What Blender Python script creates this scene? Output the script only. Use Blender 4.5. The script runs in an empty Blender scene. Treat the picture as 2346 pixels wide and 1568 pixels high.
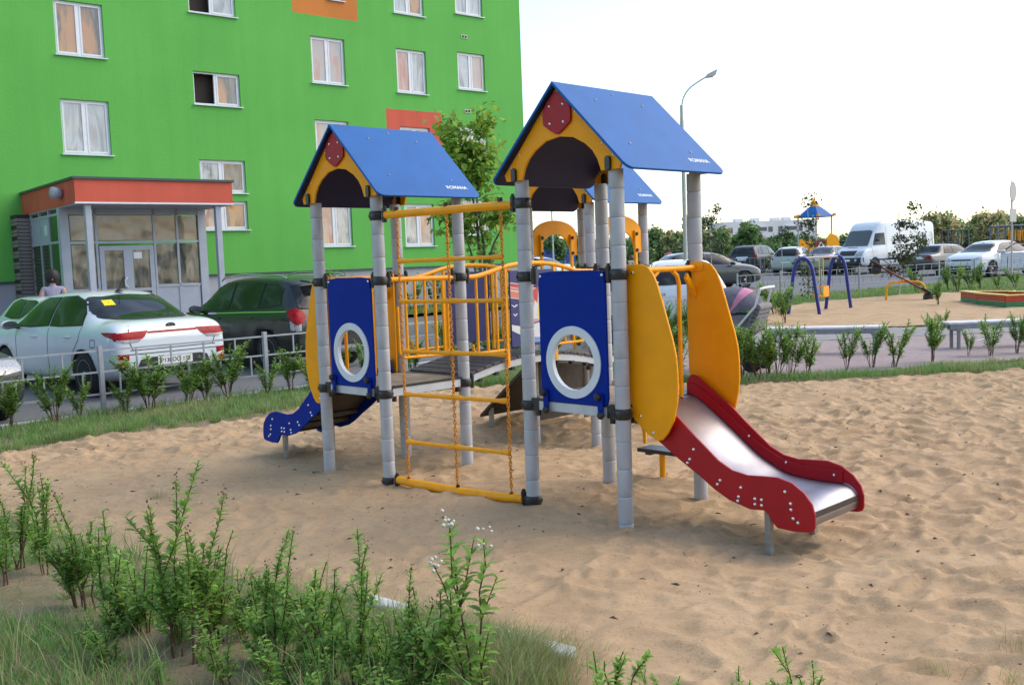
import bpy, bmesh, math, random
import numpy as np
from math import sin, cos, pi, radians, sqrt
from mathutils import Vector, Matrix, Euler
from mathutils.bvhtree import BVHTree
from mathutils.geometry import delaunay_2d_cdt

SC = bpy.context.scene
COL = SC.collection
random.seed(7); np.random.seed(7)

# ------------------------------------------------------------------ camera
PITCH, ROLL, CAMH, FPX = 0.0780, -0.03828, 1.70, 2277.0
_f = Vector((0, cos(PITCH), -sin(PITCH))); _u = Vector((0, sin(PITCH), cos(PITCH))); _x = Vector((1, 0, 0))
CX = _x*cos(ROLL) + _u*sin(ROLL); CU = -_x*sin(ROLL) + _u*cos(ROLL)
cam = bpy.data.cameras.new('camera'); camo = bpy.data.objects.new('camera', cam); COL.objects.link(camo)
Mx = Matrix((CX, CU, -_f)).transposed().to_4x4(); Mx.translation = (0, 0, CAMH)
camo.matrix_world = Mx
cam.sensor_width = 36; cam.lens = 36*FPX/2346; cam.clip_end = 3000; cam.clip_start = .05
SC.camera = camo

# ------------------------------------------------------------------ light
SUN_EL, SUN_AZ = radians(47), radians(78)      # azimuth measured from +Y towards +X
w = bpy.data.worlds.new('World'); SC.world = w; w.use_nodes = True
nt = w.node_tree; bg = nt.nodes['Background']
sky = nt.nodes.new('ShaderNodeTexSky'); sky.sky_type = 'NISHITA'; sky.sun_disc = False
sky.sun_elevation = SUN_EL; sky.sun_rotation = SUN_AZ; sky.air_density = 1.0; sky.dust_density = 1.5; sky.ozone_density = 1.0
nt.links.new(sky.outputs[0], bg.inputs[0]); bg.inputs[1].default_value = 0.15
sl = bpy.data.lights.new('sun', 'SUN'); sl.energy = 0.5; sl.angle = radians(60); sl.color = (1, .86, .70)
so = bpy.data.objects.new('sun', sl); COL.objects.link(so)
sd = Vector((sin(SUN_AZ)*cos(SUN_EL), cos(SUN_AZ)*cos(SUN_EL), sin(SUN_EL)))
so.rotation_euler = sd.to_track_quat('Z', 'Y').to_euler()
SC.view_settings.view_transform = 'Standard'; SC.view_settings.look = 'None'
SC.view_settings.exposure = 1.30; SC.view_settings.gamma = 1.0
SC.view_settings.use_white_balance = True; SC.view_settings.white_balance_temperature = 7000; SC.view_settings.white_balance_tint = 10
SC.render.engine = 'CYCLES'

# ------------------------------------------------------------------ helpers
def terr(y):
    """height of the ground: level round the playground, rising gently behind it"""
    t = 0.0125*max(0.0, y-18)
    return min(t, .75)
def G(u, v, z=0.0, dz=None):
    """ground point seen along a line of sight (2346 px wide picture); dz = height over the terrain"""
    d = _f + CX*((u-1173)/FPX) - CU*((v-784)/FPX)
    if dz is None:
        t = (z-CAMH)/d.z; return Vector((d.x*t, d.y*t, z))
    z = dz
    for _ in range(30):
        t = (z-CAMH)/d.z; z = .5*z+.5*(terr(d.y*t)+dz)
    return Vector((d.x*t, d.y*t, z))
def AT(u, v, Y):
    d = _f + CX*((u-1173)/FPX) - CU*((v-784)/FPX); t = Y/d.y
    return Vector((d.x*t, Y, CAMH+d.z*t))
YAW = -0.79644
E1 = Vector((cos(YAW), sin(YAW), 0)); E2 = Vector((-sin(YAW), cos(YAW), 0))

def tag(o, label=None, cat=None, group=None, kind=None):
    if label: o['label'] = label
    if cat: o['category'] = cat
    if group: o['group'] = group
    if kind: o['kind'] = kind
    return o
def empty(name, loc=(0, 0, 0), rz=0.0, **k):
    o = bpy.data.objects.new(name, None); COL.objects.link(o); o.location = loc; o.rotation_euler = (0, 0, rz)
    o.empty_display_size = .1
    return tag(o, **k)
def link(name, me, parent=None, loc=None, rot=None, scale=None):
    o = bpy.data.objects.new(name, me); COL.objects.link(o); o.parent = parent
    if loc is not None: o.location = loc
    if rot is not None: o.rotation_euler = rot
    if scale is not None: o.scale = scale
    return o
def copy_tree(o, parent=None):
    c = o.copy(); COL.objects.link(c); c.parent = parent
    for ch in list(o.children): copy_tree(ch, c)
    return c

class MB:
    def __init__(s): s.v = []; s.f = []; s.m = []; s.sm = []
    def add(s, vs, fs, mi=0, sm=False):
        b = len(s.v); s.v += [tuple(p) for p in vs]
        for f in fs: s.f.append([b+i for i in f]); s.m.append(mi); s.sm.append(sm)
    def box(s, c, d, R=None, mi=0):
        c = Vector(c); hx, hy, hz = d[0]/2, d[1]/2, d[2]/2
        P = [Vector((x, y, z)) for z in (-hz, hz) for x, y in ((-hx, -hy), (hx, -hy), (hx, hy), (-hx, hy))]
        if R is not None: P = [R @ p for p in P]
        s.add([p+c for p in P], [(3, 2, 1, 0), (4, 5, 6, 7), (0, 1, 5, 4), (1, 2, 6, 5), (2, 3, 7, 6), (3, 0, 4, 7)], mi)
        return s
    def b2(s, a, b, mi=0):
        a = Vector(a); b = Vector(b); return s.box((a+b)/2, [abs(q) for q in (b-a)], None, mi)
    def tube(s, pts, r, n=8, mi=0, cap=True, closed=False):
        pts = [Vector(p) for p in pts]; N = len(pts); rs = r if isinstance(r, (list, tuple)) else [r]*N
        rings = []; prev = None
        for i, p in enumerate(pts):
            if closed: t = pts[(i+1) % N]-pts[i-1]
            else: t = pts[min(i+1, N-1)]-pts[max(i-1, 0)]
            if t.length < 1e-9: t = Vector((0, 0, 1))
            t.normalize()
            if prev is None:
                a = Vector((0, 0, 1)) if abs(t.z) < .9 else Vector((1, 0, 0))
                u = t.cross(a).normalized()
            else:
                u = (prev - t*prev.dot(t)).normalized()
            prev = u; v = t.cross(u)
            rings.append([p+(u*cos(2*pi*k/n)+v*sin(2*pi*k/n))*rs[i] for k in range(n)])
        vs = [q for R in rings for q in R]; fs = []
        M = N if closed else N-1
        for i in range(M):
            j = (i+1) % N
            for k in range(n):
                fs.append((i*n+k, i*n+(k+1) % n, j*n+(k+1) % n, j*n+k))
        s.add(vs, fs, mi, True)
        if cap and not closed:
            s.add(rings[0][::-1], [tuple(range(n))], mi); s.add(rings[-1], [tuple(range(n))], mi)
        return s
    def lathe(s, prof, c=(0, 0, 0), n=16, mi=0, R=None, sm=True):
        c = Vector(c); vs = []
        for (r, z) in prof:
            for k in range(n):
                p = Vector((r*cos(2*pi*k/n), r*sin(2*pi*k/n), z))
                if R is not None: p = R @ p
                vs.append(p+c)
        fs = []
        for i in range(len(prof)-1):
            for k in range(n): fs.append((i*n+k, i*n+(k+1) % n, (i+1)*n+(k+1) % n, (i+1)*n+k))
        s.add(vs, fs, mi, sm)
        s.add(vs[:n][::-1], [tuple(range(n))], mi); s.add(vs[-n:], [tuple(range(n))], mi)
        return s
    def prism(s, poly, o, u, v, t, mi=0):
        """2D outline in frame (o,u,v) extruded by vector t"""
        o, u, v, t = Vector(o), Vector(u), Vector(v), Vector(t)
        A = [o+u*a+v*b for a, b in poly]; n = len(A); B = [p+t for p in A]
        flip = u.cross(v).dot(t) > 0
        f = [tuple(range(n)), tuple(range(2*n-1, n-1, -1))] + [(i, n+i, n+(i+1) % n, (i+1) % n) for i in range(n)]
        if flip: f = [tuple(reversed(q)) for q in f]
        s.add(A+B, f, mi); return s
    def ring(s, outer, inner, o, u, v, t, mi=0):
        """plate with a hole: outer and inner outlines with the same number of points"""
        o, u, v, t = Vector(o), Vector(u), Vector(v), Vector(t); n = len(outer)
        A = [o+u*a+v*b for a, b in outer]; B = [o+u*a+v*b for a, b in inner]
        V = A+B+[p+t for p in A]+[p+t for p in B]; f = []
        for i in range(n):
            j = (i+1) % n
            f += [(i, j, n+j, n+i), (2*n+i, 3*n+i, 3*n+j, 2*n+j), (i, 2*n+i, 2*n+j, j), (n+i, n+j, 3*n+j, 3*n+i)]
        s.add(V, f, mi); return s
    def obj(s, name, mats, parent=None, loc=None, rz=0, bevel=0, seg=2, rot=None, recalc=True):
        me = bpy.data.meshes.new(name)
        me.from_pydata(s.v, [], s.f)
        if not isinstance(mats, (list, tuple)): mats = [mats]
        for m in mats: me.materials.append(m)
        me.polygons.foreach_set('material_index', s.m)
        me.polygons.foreach_set('use_smooth', s.sm)
        if recalc and len(s.f) < 60000:
            bm = bmesh.new(); bm.from_mesh(me); bmesh.ops.recalc_face_normals(bm, faces=bm.faces[:]); bm.to_mesh(me); bm.free()
        me.update()
        o = link(name, me, parent, loc, rot if rot else (0, 0, rz))
        if bevel:
            b = o.modifiers.new('b', 'BEVEL'); b.width = bevel; b.segments = seg; b.limit_method = 'ANGLE'; b.angle_limit = radians(40)
            b.harden_normals = False
        return o

def rrect(x0, y0, x1, y1, r, n=5):
    P = []
    for (cx, cy, a0) in ((x1-r, y1-r, 0), (x0+r, y1-r, 90), (x0+r, y0+r, 180), (x1-r, y0+r, 270)):
        for k in range(n+1):
            a = radians(a0+90*k/n); P.append((cx+r*cos(a), cy+r*sin(a)))
    return P
def catmull(P, k=6, closed=False):
    P = [Vector(p) for p in P]; n = len(P); out = []
    rng = range(n) if closed else range(n-1)
    for i in rng:
        if closed: a, b, c, d = P[i-1], P[i], P[(i+1) % n], P[(i+2) % n]
        else: a, b, c, d = P[max(i-1, 0)], P[i], P[i+1], P[min(i+2, n-1)]
        for j in range(k):
            t = j/k
            out.append(.5*((2*b)+(c-a)*t+(2*a-5*b+4*c-d)*t*t+(3*b-3*c+d-a)*t**3))
    if not closed: out.append(P[-1])
    return out

# ------------------------------------------------------------------ materials
def mat(name, col, rough=.5, metal=0, spec=.5, noise=0, nscale=20, bump=0, bscale=60, coat=0, col2=None, sheen=0, dirt=0, anis=0, streak=0):
    m = mat0(name, col, rough, metal, spec, noise, nscale, bump, bscale, coat, col2, sheen, dirt, anis)
    if streak:
        N = m.node_tree; b = N.nodes['Principled BSDF']; src = b.inputs['Base Color'].links[0].from_socket; tc = N.nodes.new('ShaderNodeTexCoord'); mp = N.nodes.new('ShaderNodeMapping'); mp.inputs['Scale'].default_value = (1.6, 1.6, .10); N.links.new(tc.outputs['Object'], mp.inputs['Vector'])
        t = N.nodes.new('ShaderNodeTexNoise'); t.inputs['Scale'].default_value = 1.6; t.inputs['Detail'].default_value = 8; t.inputs['Roughness'].default_value = .65; N.links.new(mp.outputs[0], t.inputs['Vector'])
        r = N.nodes.new('ShaderNodeMapRange'); r.inputs[1].default_value = .35; r.inputs[2].default_value = .7; r.inputs[3].default_value = 1.04; r.inputs[4].default_value = 1-streak; N.links.new(t.outputs[0], r.inputs[0])
        k = N.nodes.new('ShaderNodeVectorMath'); k.operation = 'SCALE'; N.links.new(src, k.inputs[0]); N.links.new(r.outputs[0], k.inputs['Scale']); N.links.new(k.outputs[0], b.inputs['Base Color'])
    return m
def mat0(name, col, rough=.5, metal=0, spec=.5, noise=0, nscale=20, bump=0, bscale=60, coat=0, col2=None, sheen=0, dirt=0, anis=0):
    m = bpy.data.materials.new(name); m.use_nodes = True; N = m.node_tree; b = N.nodes['Principled BSDF']
    b.inputs['Base Color'].default_value = (*col, 1); b.inputs['Roughness'].default_value = rough
    b.inputs['Metallic'].default_value = metal; b.inputs['Specular IOR Level'].default_value = spec
    b.inputs['Coat Weight'].default_value = coat; b.inputs['Coat Roughness'].default_value = .05
    tc = N.nodes.new('ShaderNodeTexCoord')
    if noise or col2:
        t = N.nodes.new('ShaderNodeTexNoise'); t.inputs['Scale'].default_value = nscale; t.inputs['Detail'].default_value = 6
        N.links.new(tc.outputs['Object'], t.inputs['Vector'])
        r = N.nodes.new('ShaderNodeMix'); r.data_type = 'RGBA'
        c2 = col2 if col2 else tuple(c*(1-noise) for c in col)
        c1 = col if col2 else tuple(min(1, c*(1+noise)) for c in col)
        r.inputs[6].default_value = (*c1, 1); r.inputs[7].default_value = (*c2, 1)
        cr = N.nodes.new('ShaderNodeMapRange'); cr.inputs[1].default_value = .35; cr.inputs[2].default_value = .65
        N.links.new(t.outputs[0], cr.inputs[0]); N.links.new(cr.outputs[0], r.inputs[0])
        out = r.outputs[2]
        if dirt:
            t2 = N.nodes.new('ShaderNodeTexNoise'); t2.inputs['Scale'].default_value = 5; t2.inputs['Detail'].default_value = 9; t2.inputs['Roughness'].default_value = .7
            N.links.new(tc.outputs['Object'], t2.inputs['Vector'])
            c3 = N.nodes.new('ShaderNodeMapRange'); c3.inputs[1].default_value = .52; c3.inputs[2].default_value = .75; c3.inputs[4].default_value = dirt
            N.links.new(t2.outputs[0], c3.inputs[0])
            r2 = N.nodes.new('ShaderNodeMix'); r2.data_type = 'RGBA'; r2.inputs[7].default_value = (.27, .22, .16, 1)
            N.links.new(c3.outputs[0], r2.inputs[0]); N.links.new(out, r2.inputs[6]); out = r2.outputs[2]
        N.links.new(out, b.inputs['Base Color'])
    if bump:
        t = N.nodes.new('ShaderNodeTexNoise'); t.inputs['Scale'].default_value = bscale; t.inputs['Detail'].default_value = 5
        N.links.new(tc.outputs['Object'], t.inputs['Vector'])
        bp = N.nodes.new('ShaderNodeBump'); bp.inputs['Strength'].default_value = bump; bp.inputs['Distance'].default_value = .01
        N.links.new(t.outputs[0], bp.inputs['Height']); N.links.new(bp.outputs[0], b.inputs['Normal'])
    return m
M = {}
M['post'] = mat('grey post cladding', (.40, .42, .44), .46, noise=.09, nscale=7, bump=.08, bscale=90, dirt=.22)
M['core'] = mat('post core', (.10, .10, .10), .7)
M['clamp'] = mat('black plastic', (.018, .018, .020), .38, noise=.3, nscale=30)
M['steelgrey'] = mat('clamp grey', (.28, .28, .29), .45, metal=.3)
M['orange'] = mat('orange panel', (.88, .345, .002), .48, spec=.25, noise=.05, nscale=6, bump=.12, bscale=260, dirt=.04)
M['otube'] = mat('orange tube', (.88, .36, .004), .36, spec=.35, noise=.06, nscale=14, dirt=.06)
M['blue'] = mat('blue panel', (.0005, .024, .25), .5, spec=.08, noise=.05, nscale=6, bump=.12, bscale=260)
M['roof'] = mat('blue roof panel', (.0005, .105, .34), .50, spec=.22, noise=.06, nscale=4, bump=.10, bscale=200)
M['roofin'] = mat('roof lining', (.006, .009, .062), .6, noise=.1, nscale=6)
M['red'] = mat('red panel', (.36, .006, .012), .45, spec=.3, noise=.06, nscale=6, bump=.12, bscale=260, dirt=.03)
M['white'] = mat('white plastic', (.62, .68, .72), .4, noise=.04, nscale=8, dirt=.1)
M['fascia'] = mat('grey fascia', (.48, .52, .55), .45, noise=.07, nscale=8, dirt=.3)
M['steel'] = mat('stainless steel', (.36, .35, .38), .40, metal=1, noise=.05, nscale=12, bump=.03, bscale=120, dirt=.25)
M['bolt'] = mat('bolt', (.75, .74, .72), .2, metal=1)
M['brown'] = mat('brown plywood', (.045, .030, .022), .6, noise=.25, nscale=14)
M['deckp'] = mat('deck plank', (.060, .055, .055), .6, noise=.3, nscale=18, bump=.4, bscale=180)
M['deckw'] = mat('deck board', (.30, .235, .165), .7, noise=.25, nscale=10, bump=.3, bscale=120, dirt=.4)
M['navy'] = mat('navy panel', (.022, .026, .15), .42, noise=.06, nscale=6)
M['galv'] = mat('galvanised steel', (.26, .25, .23), .55, metal=.3, noise=.15, nscale=25, dirt=.3)
def glass(name, col, ior=1.9, rough=.03, wob=.0, metal=0):
    m = mat(name, col, rough, metal=metal, spec=.5); b = m.node_tree.nodes['Principled BSDF']; b.inputs['IOR'].default_value = ior
    if wob:
        N = m.node_tree; tc = N.nodes.new('ShaderNodeTexCoord'); t = N.nodes.new('ShaderNodeTexNoise'); t.inputs['Scale'].default_value = 1.6; t.inputs['Detail'].default_value = 1
        bp = N.nodes.new('ShaderNodeBump'); bp.inputs['Strength'].default_value = wob; bp.inputs['Distance'].default_value = .05
        N.links.new(tc.outputs['Object'], t.inputs['Vector']); N.links.new(t.outputs[0], bp.inputs['Height']); N.links.new(bp.outputs[0], b.inputs['Normal'])
    return m

# ------------------------------------------------------------------ numpy noise
def vnoise(x, y, seed=0):
    xi = np.floor(x).astype(np.int64); yi = np.floor(y).astype(np.int64); fx = x-xi; fy = y-yi
    fx = fx*fx*(3-2*fx); fy = fy*fy*(3-2*fy)
    def h(a, b):
        n = (a*374761393+b*668265263+seed*1442695041) & 0x7fffffff
        n = ((n ^ (n >> 13))*1274126177) & 0x7fffffff
        return ((n ^ (n >> 16)) & 0xffff)/65535.0
    return (h(xi, yi)*(1-fx)+h(xi+1, yi)*fx)*(1-fy)+(h(xi, yi+1)*(1-fx)+h(xi+1, yi+1)*fx)*fy
def fbm(x, y, o=4, seed=0):
    s = 0; a = .5; t = 0
    for k in range(o): s = s+a*vnoise(x*2**k, y*2**k, seed+k); t += a; a *= .5
    return s/t
def worley(x, y, seed=0):
    xi = np.floor(x).astype(np.int64); yi = np.floor(y).astype(np.int64); best = np.full(x.shape, 9.0); sec = best.copy()
    def h(a, b, s):
        n = (a*374761393+b*668265263+(seed+s)*1442695041) & 0x7fffffff
        n = ((n ^ (n >> 13))*1274126177) & 0x7fffffff
        return ((n ^ (n >> 16)) & 0xffff)/65535.0
    for dx in (-1, 0, 1):
        for dy in (-1, 0, 1):
            a = xi+dx; b = yi+dy
            d = (a+h(a, b, 1)-x)**2+(b+h(a, b, 2)-y)**2
            sec = np.minimum(sec, np.maximum(best, d)); best = np.minimum(best, d)
    return np.sqrt(best), np.sqrt(sec)

def inpoly(x, y, P):
    ins = np.zeros(np.shape(x), bool); n = len(P)
    for i in range(n):
        x0, y0 = P[i]; x1, y1 = P[(i+1) % n]
        if y0 == y1: continue
        c = ((y0 > y) != (y1 > y)) & (x < (x1-x0)*(y-y0)/(y1-y0)+x0); ins ^= c
    return ins
def npmesh(name, V, F, mats, parent=None, smooth=False, mi=None, kind=None):
    me = bpy.data.meshes.new(name); V = np.asarray(V, np.float32); F = np.asarray(F, np.int32)
    me.vertices.add(len(V)); me.vertices.foreach_set('co', V.ravel())
    k = F.shape[1]; me.loops.add(F.size); me.loops.foreach_set('vertex_index', F.ravel())
    me.polygons.add(len(F)); me.polygons.foreach_set('loop_start', np.arange(0, F.size, k, dtype=np.int32))
    if not isinstance(mats, (list, tuple)): mats = [mats]
    for m in mats: me.materials.append(m)
    if mi is not None: me.polygons.foreach_set('material_index', np.asarray(mi, np.int32))
    me.polygons.foreach_set('use_smooth', np.full(len(F), smooth))
    me.update(calc_edges=True)
    o = link(name, me, parent)
    if kind: o['kind'] = kind
    return o

# ------------------------------------------------------------------ ground
def GP(L, dz=0.0): return [tuple(G(u, v, dz=dz)[:2]) for u, v in L]
SAND = GP([(-420, 1085), (-200, 1062), (0, 1035), (150, 1008), (300, 988), (450, 970), (600, 950), (700, 932), (850, 908), (1000, 893), (1090, 884), (1250, 874), (1500, 874), (1690, 876),
           (1850, 870), (2000, 862), (2346, 845), (2800, 830), (3300, 900), (3400, 1500), (2900, 1900), (1310, 1900), (1250, 1640), (1235, 1570), (1262, 1500), (1180, 1466), (1050, 1432), (885, 1378), (700, 1345),
           (540, 1312), (400, 1288), (200, 1232), (0, 1165), (-400, 1110)])
K0 = G(0, 951); FEN0 = G(239, 949)
fline = [FEN0 - E2*8.2*1.0, FEN0, FEN0 + E2*9.4]
fline = [Vector((p.x, p.y, 0)) for p in fline]
fR = [G(u, v, dz=0) for u, v in ((1690, 686), (1830, 675), (1969, 664), (2239, 641))]; fR.append(fR[3]+(fR[3]-fR[2])*1.6)
fline += [Vector((p.x, p.y, 0)) for p in fR]+[Vector((60, 62, 0))]
LAWNSIDE = [(fline[0].x-30, fline[0].y-30)] + [(p.x, p.y) for p in fline] + [(80, 30), (80, -20), (-40, -20)]
SAND2 = GP([(1700, 735), (1745, 718), (1800, 702), (1900, 690), (2000, 681), (2130, 672), (2300, 668), (2600, 664), (2900, 700), (2700, 742), (2346, 742), (2100, 748), (1900, 752), (1740, 756)])
PAVE = GP([(1480, 866), (1700, 866), (1850, 860), (2000, 851), (2346, 824), (2800, 800), (2800, 752), (2346, 760), (2100, 770), (1950, 778), (1800, 782), (1620, 792), (1440, 812)])
PATH = GP([(1440, 812), (1620, 792), (1800, 782), (1950, 778), (2100, 770), (2346, 760), (2800, 752), (2800, 728), (2346, 744), (2100, 750), (1900, 754), (1740, 758), (1560, 772), (1440, 790)])

def edge_dist(x, y, P):
    d = np.full(np.shape(x), 1e9)
    n = len(P)
    for i in range(n):
        ax, ay = P[i]; bx, by = P[(i+1) % n]; vx, vy = bx-ax, by-ay; L = vx*vx+vy*vy+1e-12
        t = np.clip(((x-ax)*vx+(y-ay)*vy)/L, 0, 1)
        d = np.minimum(d, np.hypot(x-ax-t*vx, y-ay-t*vy))
    return d
def nterr(y): return np.minimum(.0125*np.maximum(0, y-18), .75)

DIPS = [((1120, 972), .10, .55), ((1210, 975), .10, .7), ((1300, 990), .07, .8), ((1360, 1000), .05, .6), ((1750, 1250), .015, .45), ((1437, 1200), .02, .3), ((1925, 1225), .03, .35), ((655, 1058), .03, .4), ((1800, 1230), .03, .5)]
def sandh(x, y):
    wx = x+.22*(fbm(x*2.1, y*2.1, 3, 11)-.5)*2; wy = y+.22*(fbm(x*2.1, y*2.1, 3, 17)-.5)*2
    a, b = worley(wx*2.9, wy*4.4, 3); a2, b2 = worley(wx*5.8+7, wy*8.2, 8); a3, b3 = worley(wx*9+3, wy*12, 21)
    amp = .50+.50*np.clip((x-.2)/2.2, 0, 1); amp = np.where(y > 9.3, np.maximum(amp, .95), amp); amp = amp*(.35+1.05*fbm(x*1.1, y*1.1, 3, 5))
    h = .022*(np.minimum(a, .75)**2/.56-.4)+.034*(np.minimum(a2, .8)**2/.56-.4)+.022*(np.minimum(a3, .8)**2-.3)
    h = amp*h*1.35 + .05*(fbm(x*.8, y*.8, 3, 31)-.5)+.012*(fbm(x*6, y*6, 3, 41)-.5)+.004*(fbm(x*28, y*28, 2, 51)-.5)
    for (px, dep, rad) in DIPS:
        g = G(*px); h = h - dep*np.exp(-((x-g.x)**2+(y-g.y)**2)/(rad*rad))
    return h

def sheet(name, x0, x1, y0, y1, c, keep, height, mat_, smooth=True, kind='structure'):
    nx = int((x1-x0)/c)+1; ny = int((y1-y0)/c)+1
    X, Y = np.meshgrid(x0+np.arange(nx)*c, y0+np.arange(ny)*c)
    cx = X[:-1, :-1]+c/2; cy = Y[:-1, :-1]+c/2
    k = keep(cx, cy); idx = np.arange(nx*ny).reshape(ny, nx)
    F = np.stack([idx[:-1, :-1], idx[:-1, 1:], idx[1:, 1:], idx[1:, :-1]], -1)[k]
    used = np.unique(F); mp = np.full(nx*ny, -1); mp[used] = np.arange(len(used)); F = mp[F]
    xs = X.ravel()[used]; ys = Y.ravel()[used]
    V = np.stack([xs, ys, height(xs, ys)], -1)
    return npmesh(name, V, F, mat_, smooth=smooth, kind=kind)

def ground_mat(name, c1, c2, c3, s1=3, s2=40, rough=.9, bump=.4, bs=80, spots=None):
    m = bpy.data.materials.new(name); m.use_nodes = True; N = m.node_tree; b = N.nodes['Principled BSDF']; b.inputs['Roughness'].default_value = rough
    b.inputs['Specular IOR Level'].default_value = .25
    g = N.nodes.new('ShaderNodeNewGeometry')
    def nz(s, d=5, r=.6):
        t = N.nodes.new('ShaderNodeTexNoise'); t.inputs['Scale'].default_value = s; t.inputs['Detail'].default_value = d; t.inputs['Roughness'].default_value = r
        N.links.new(g.outputs['Position'], t.inputs['Vector']); return t.outputs[0]
    def mr(x, a, b_, c=0, d=1):
        r = N.nodes.new('ShaderNodeMapRange'); r.inputs[1].default_value = a; r.inputs[2].default_value = b_; r.inputs[3].default_value = c; r.inputs[4].default_value = d; N.links.new(x, r.inputs[0]); return r.outputs[0]
    def mx(f, a, b_):
        r = N.nodes.new('ShaderNodeMix'); r.data_type = 'RGBA'; N.links.new(f, r.inputs[0])
        for k, q in ((6, a), (7, b_)):
            if isinstance(q, tuple): r.inputs[k].default_value = (*q, 1)
            else: N.links.new(q, r.inputs[k])
        return r.outputs[2]
    o = mx(mr(nz(s1), .35, .65), c1, c2); o = mx(mr(nz(s2, 8, .75), .5, .72), o, c3)
    if spots: o = mx(mr(nz(spots[0], 3), spots[1], spots[1]+.03), o, spots[2])
    N.links.new(o, b.inputs['Base Color'])
    bp = N.nodes.new('ShaderNodeBump'); bp.inputs['Strength'].default_value = bump; bp.inputs['Distance'].default_value = .01
    N.links.new(nz(bs, 8, .7), bp.inputs['Height']); N.links.new(bp.outputs[0], b.inputs['Normal'])
    return m
M['sand'] = ground_mat('sand', (.52, .365, .214), (.445, .305, .174), (.34, .226, .130), 1.6, 34, .95, .8, 110, (46, .70, (.13, .085, .055)))
M['soil'] = ground_mat('soil and thatch', (.17, .16, .075), (.27, .21, .14), (.10, .095, .055), 2.6, 30, .95, .9, 50)
M['asphalt'] = ground_mat('asphalt', (.165, .17, .175), (.135, .14, .145), (.11, .11, .112), .6, 90, .85, .4, 200)
M['path'] = ground_mat('concrete path', (.30, .29, .28), (.26, .25, .235), (.2, .19, .175), 2, 60, .85, .3, 150)
M['kerb'] = mat('concrete kerb', (.52, .54, .54), .8, noise=.12, nscale=8, bump=.3, bscale=60, dirt=.35)
# pink block paving
m = ground_mat('pink paving', (.44, .355, .335), (.38, .305, .29), (.29, .23, .21), 1.5, 50, .85, .3, 150)
N = m.node_tree; b = N.nodes['Principled BSDF']; g = N.nodes.new('ShaderNodeNewGeometry')
br = N.nodes.new('ShaderNodeTexBrick'); br.inputs['Scale'].default_value = 5; br.inputs['Mortar Size'].default_value = .02; br.inputs['Color1'].default_value = (1, 1, 1, 1); br.inputs['Color2'].default_value = (.82, .82, .84, 1); br.inputs['Mortar'].default_value = (.45, .42, .4, 1)
N.links.new(g.outputs['Position'], br.inputs['Vector'])
src = b.inputs['Base Color'].links[0].from_socket; mu = N.nodes.new('ShaderNodeMix'); mu.data_type = 'RGBA'; mu.blend_type = 'MULTIPLY'; mu.inputs[0].default_value = 1
N.links.new(src, mu.inputs[6]); N.links.new(br.outputs[0], mu.inputs[7]); N.links.new(mu.outputs[2], b.inputs['Base Color'])
M['pave'] = m

def sand_keep(x, y): return (inpoly(x, y, SAND) | (edge_dist(x, y, SAND) < .10)) & (np.abs(x) < .60*y+1.6)
def sand_height(x, y):
    d = edge_dist(x, y, SAND); ins = inpoly(x, y, SAND); s = np.where(ins, d, -d)+.12*(fbm(x*3, y*3, 3, 61)-.5)
    return sandh(x, y)-.06+.06*np.clip(s/.30+.3, -.5, 1)
sheet('sand', -10.5, 9.5, 2.9, 15.0, .0205, sand_keep, sand_height, M['sand'])
NOB = [PAVE, PATH, SAND2]
def lawn_keep(x, y):
    return (~inpoly(x, y, SAND) | (edge_dist(x, y, SAND) < .13)) & inpoly(x, y, LAWNSIDE)
def lawn_h(x, y):
    d = edge_dist(x, y, SAND); ins = inpoly(x, y, SAND); flat = inpoly(x, y, PAVE) | inpoly(x, y, PATH) | inpoly(x, y, SAND2) | (y > 24)
    n = .07*(fbm(x*.9, y*.9, 3, 71)-.5)+.03*(fbm(x*5, y*5, 3, 73)-.5)
    mound = np.where(y < 7.5, .06, 0)
    h = np.where(flat, 0, n+mound*np.clip(d/.8, 0, 1))
    return nterr(y)+h+np.where(ins, -.06, 0)-.012
sheet('lawn', -14, 16, 1.2, 24, .085, lawn_keep, lawn_h, M['soil'])
def lawn2_keep(x, y): return inpoly(x, y, LAWNSIDE)
sheet('lawn', -4, 70, 24, 66, 1.0, lawn2_keep, lambda x, y: nterr(y)-.012, M['soil'])
sheet('lawn', 16, 60, 4, 24, 1.0, lawn2_keep, lambda x, y: nterr(y)-.012, M['soil'])
def flatsheet(name, poly, dz, m, c=.25):
    xs = [p[0] for p in poly]; ys = [p[1] for p in poly]
    return sheet(name, min(xs), max(xs), min(ys), max(ys), c, lambda x, y: inpoly(x, y, poly), lambda x, y: nterr(y)+dz, m)
flatsheet('paving', PAVE, .006, M['pave'], .06)
flatsheet('path', PATH, .012, M['path'], .06)
sheet('sand', min(p[0] for p in SAND2), max(p[0] for p in SAND2), min(p[1] for p in SAND2), max(p[1] for p in SAND2), .07,
      lambda x, y: inpoly(x, y, SAND2), lambda x, y: nterr(y)+.03+.045*(np.minimum(worley(x*2, y*2.4, 5)[0], .75)**2-.3)+.02*(fbm(x*5, y*5, 3, 3)-.5), M['sand'])
# asphalt beyond the fence and the far ground
sheet('road', -70, 90, 2, 120, 1.0, lambda x, y: ~inpoly(x, y, LAWNSIDE) | (edge_dist(x, y, LAWNSIDE) < 1.2) & (y > 8), lambda x, y: nterr(y)-.115, M['asphalt'])
mb = MB(); mb.add([(-1500, 119, .62), (1500, 119, .62), (1500, 2500, .62), (-1500, 2500, .62)], [(0, 1, 2, 3)])
mb.add([(-1500, -900, -.6), (1500, -900, -.6), (1500, 121, -.45), (-1500, 121, -.45)], [(0, 1, 2, 3)])
o = mb.obj('ground', M['soil']); o['kind'] = 'structure'
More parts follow.
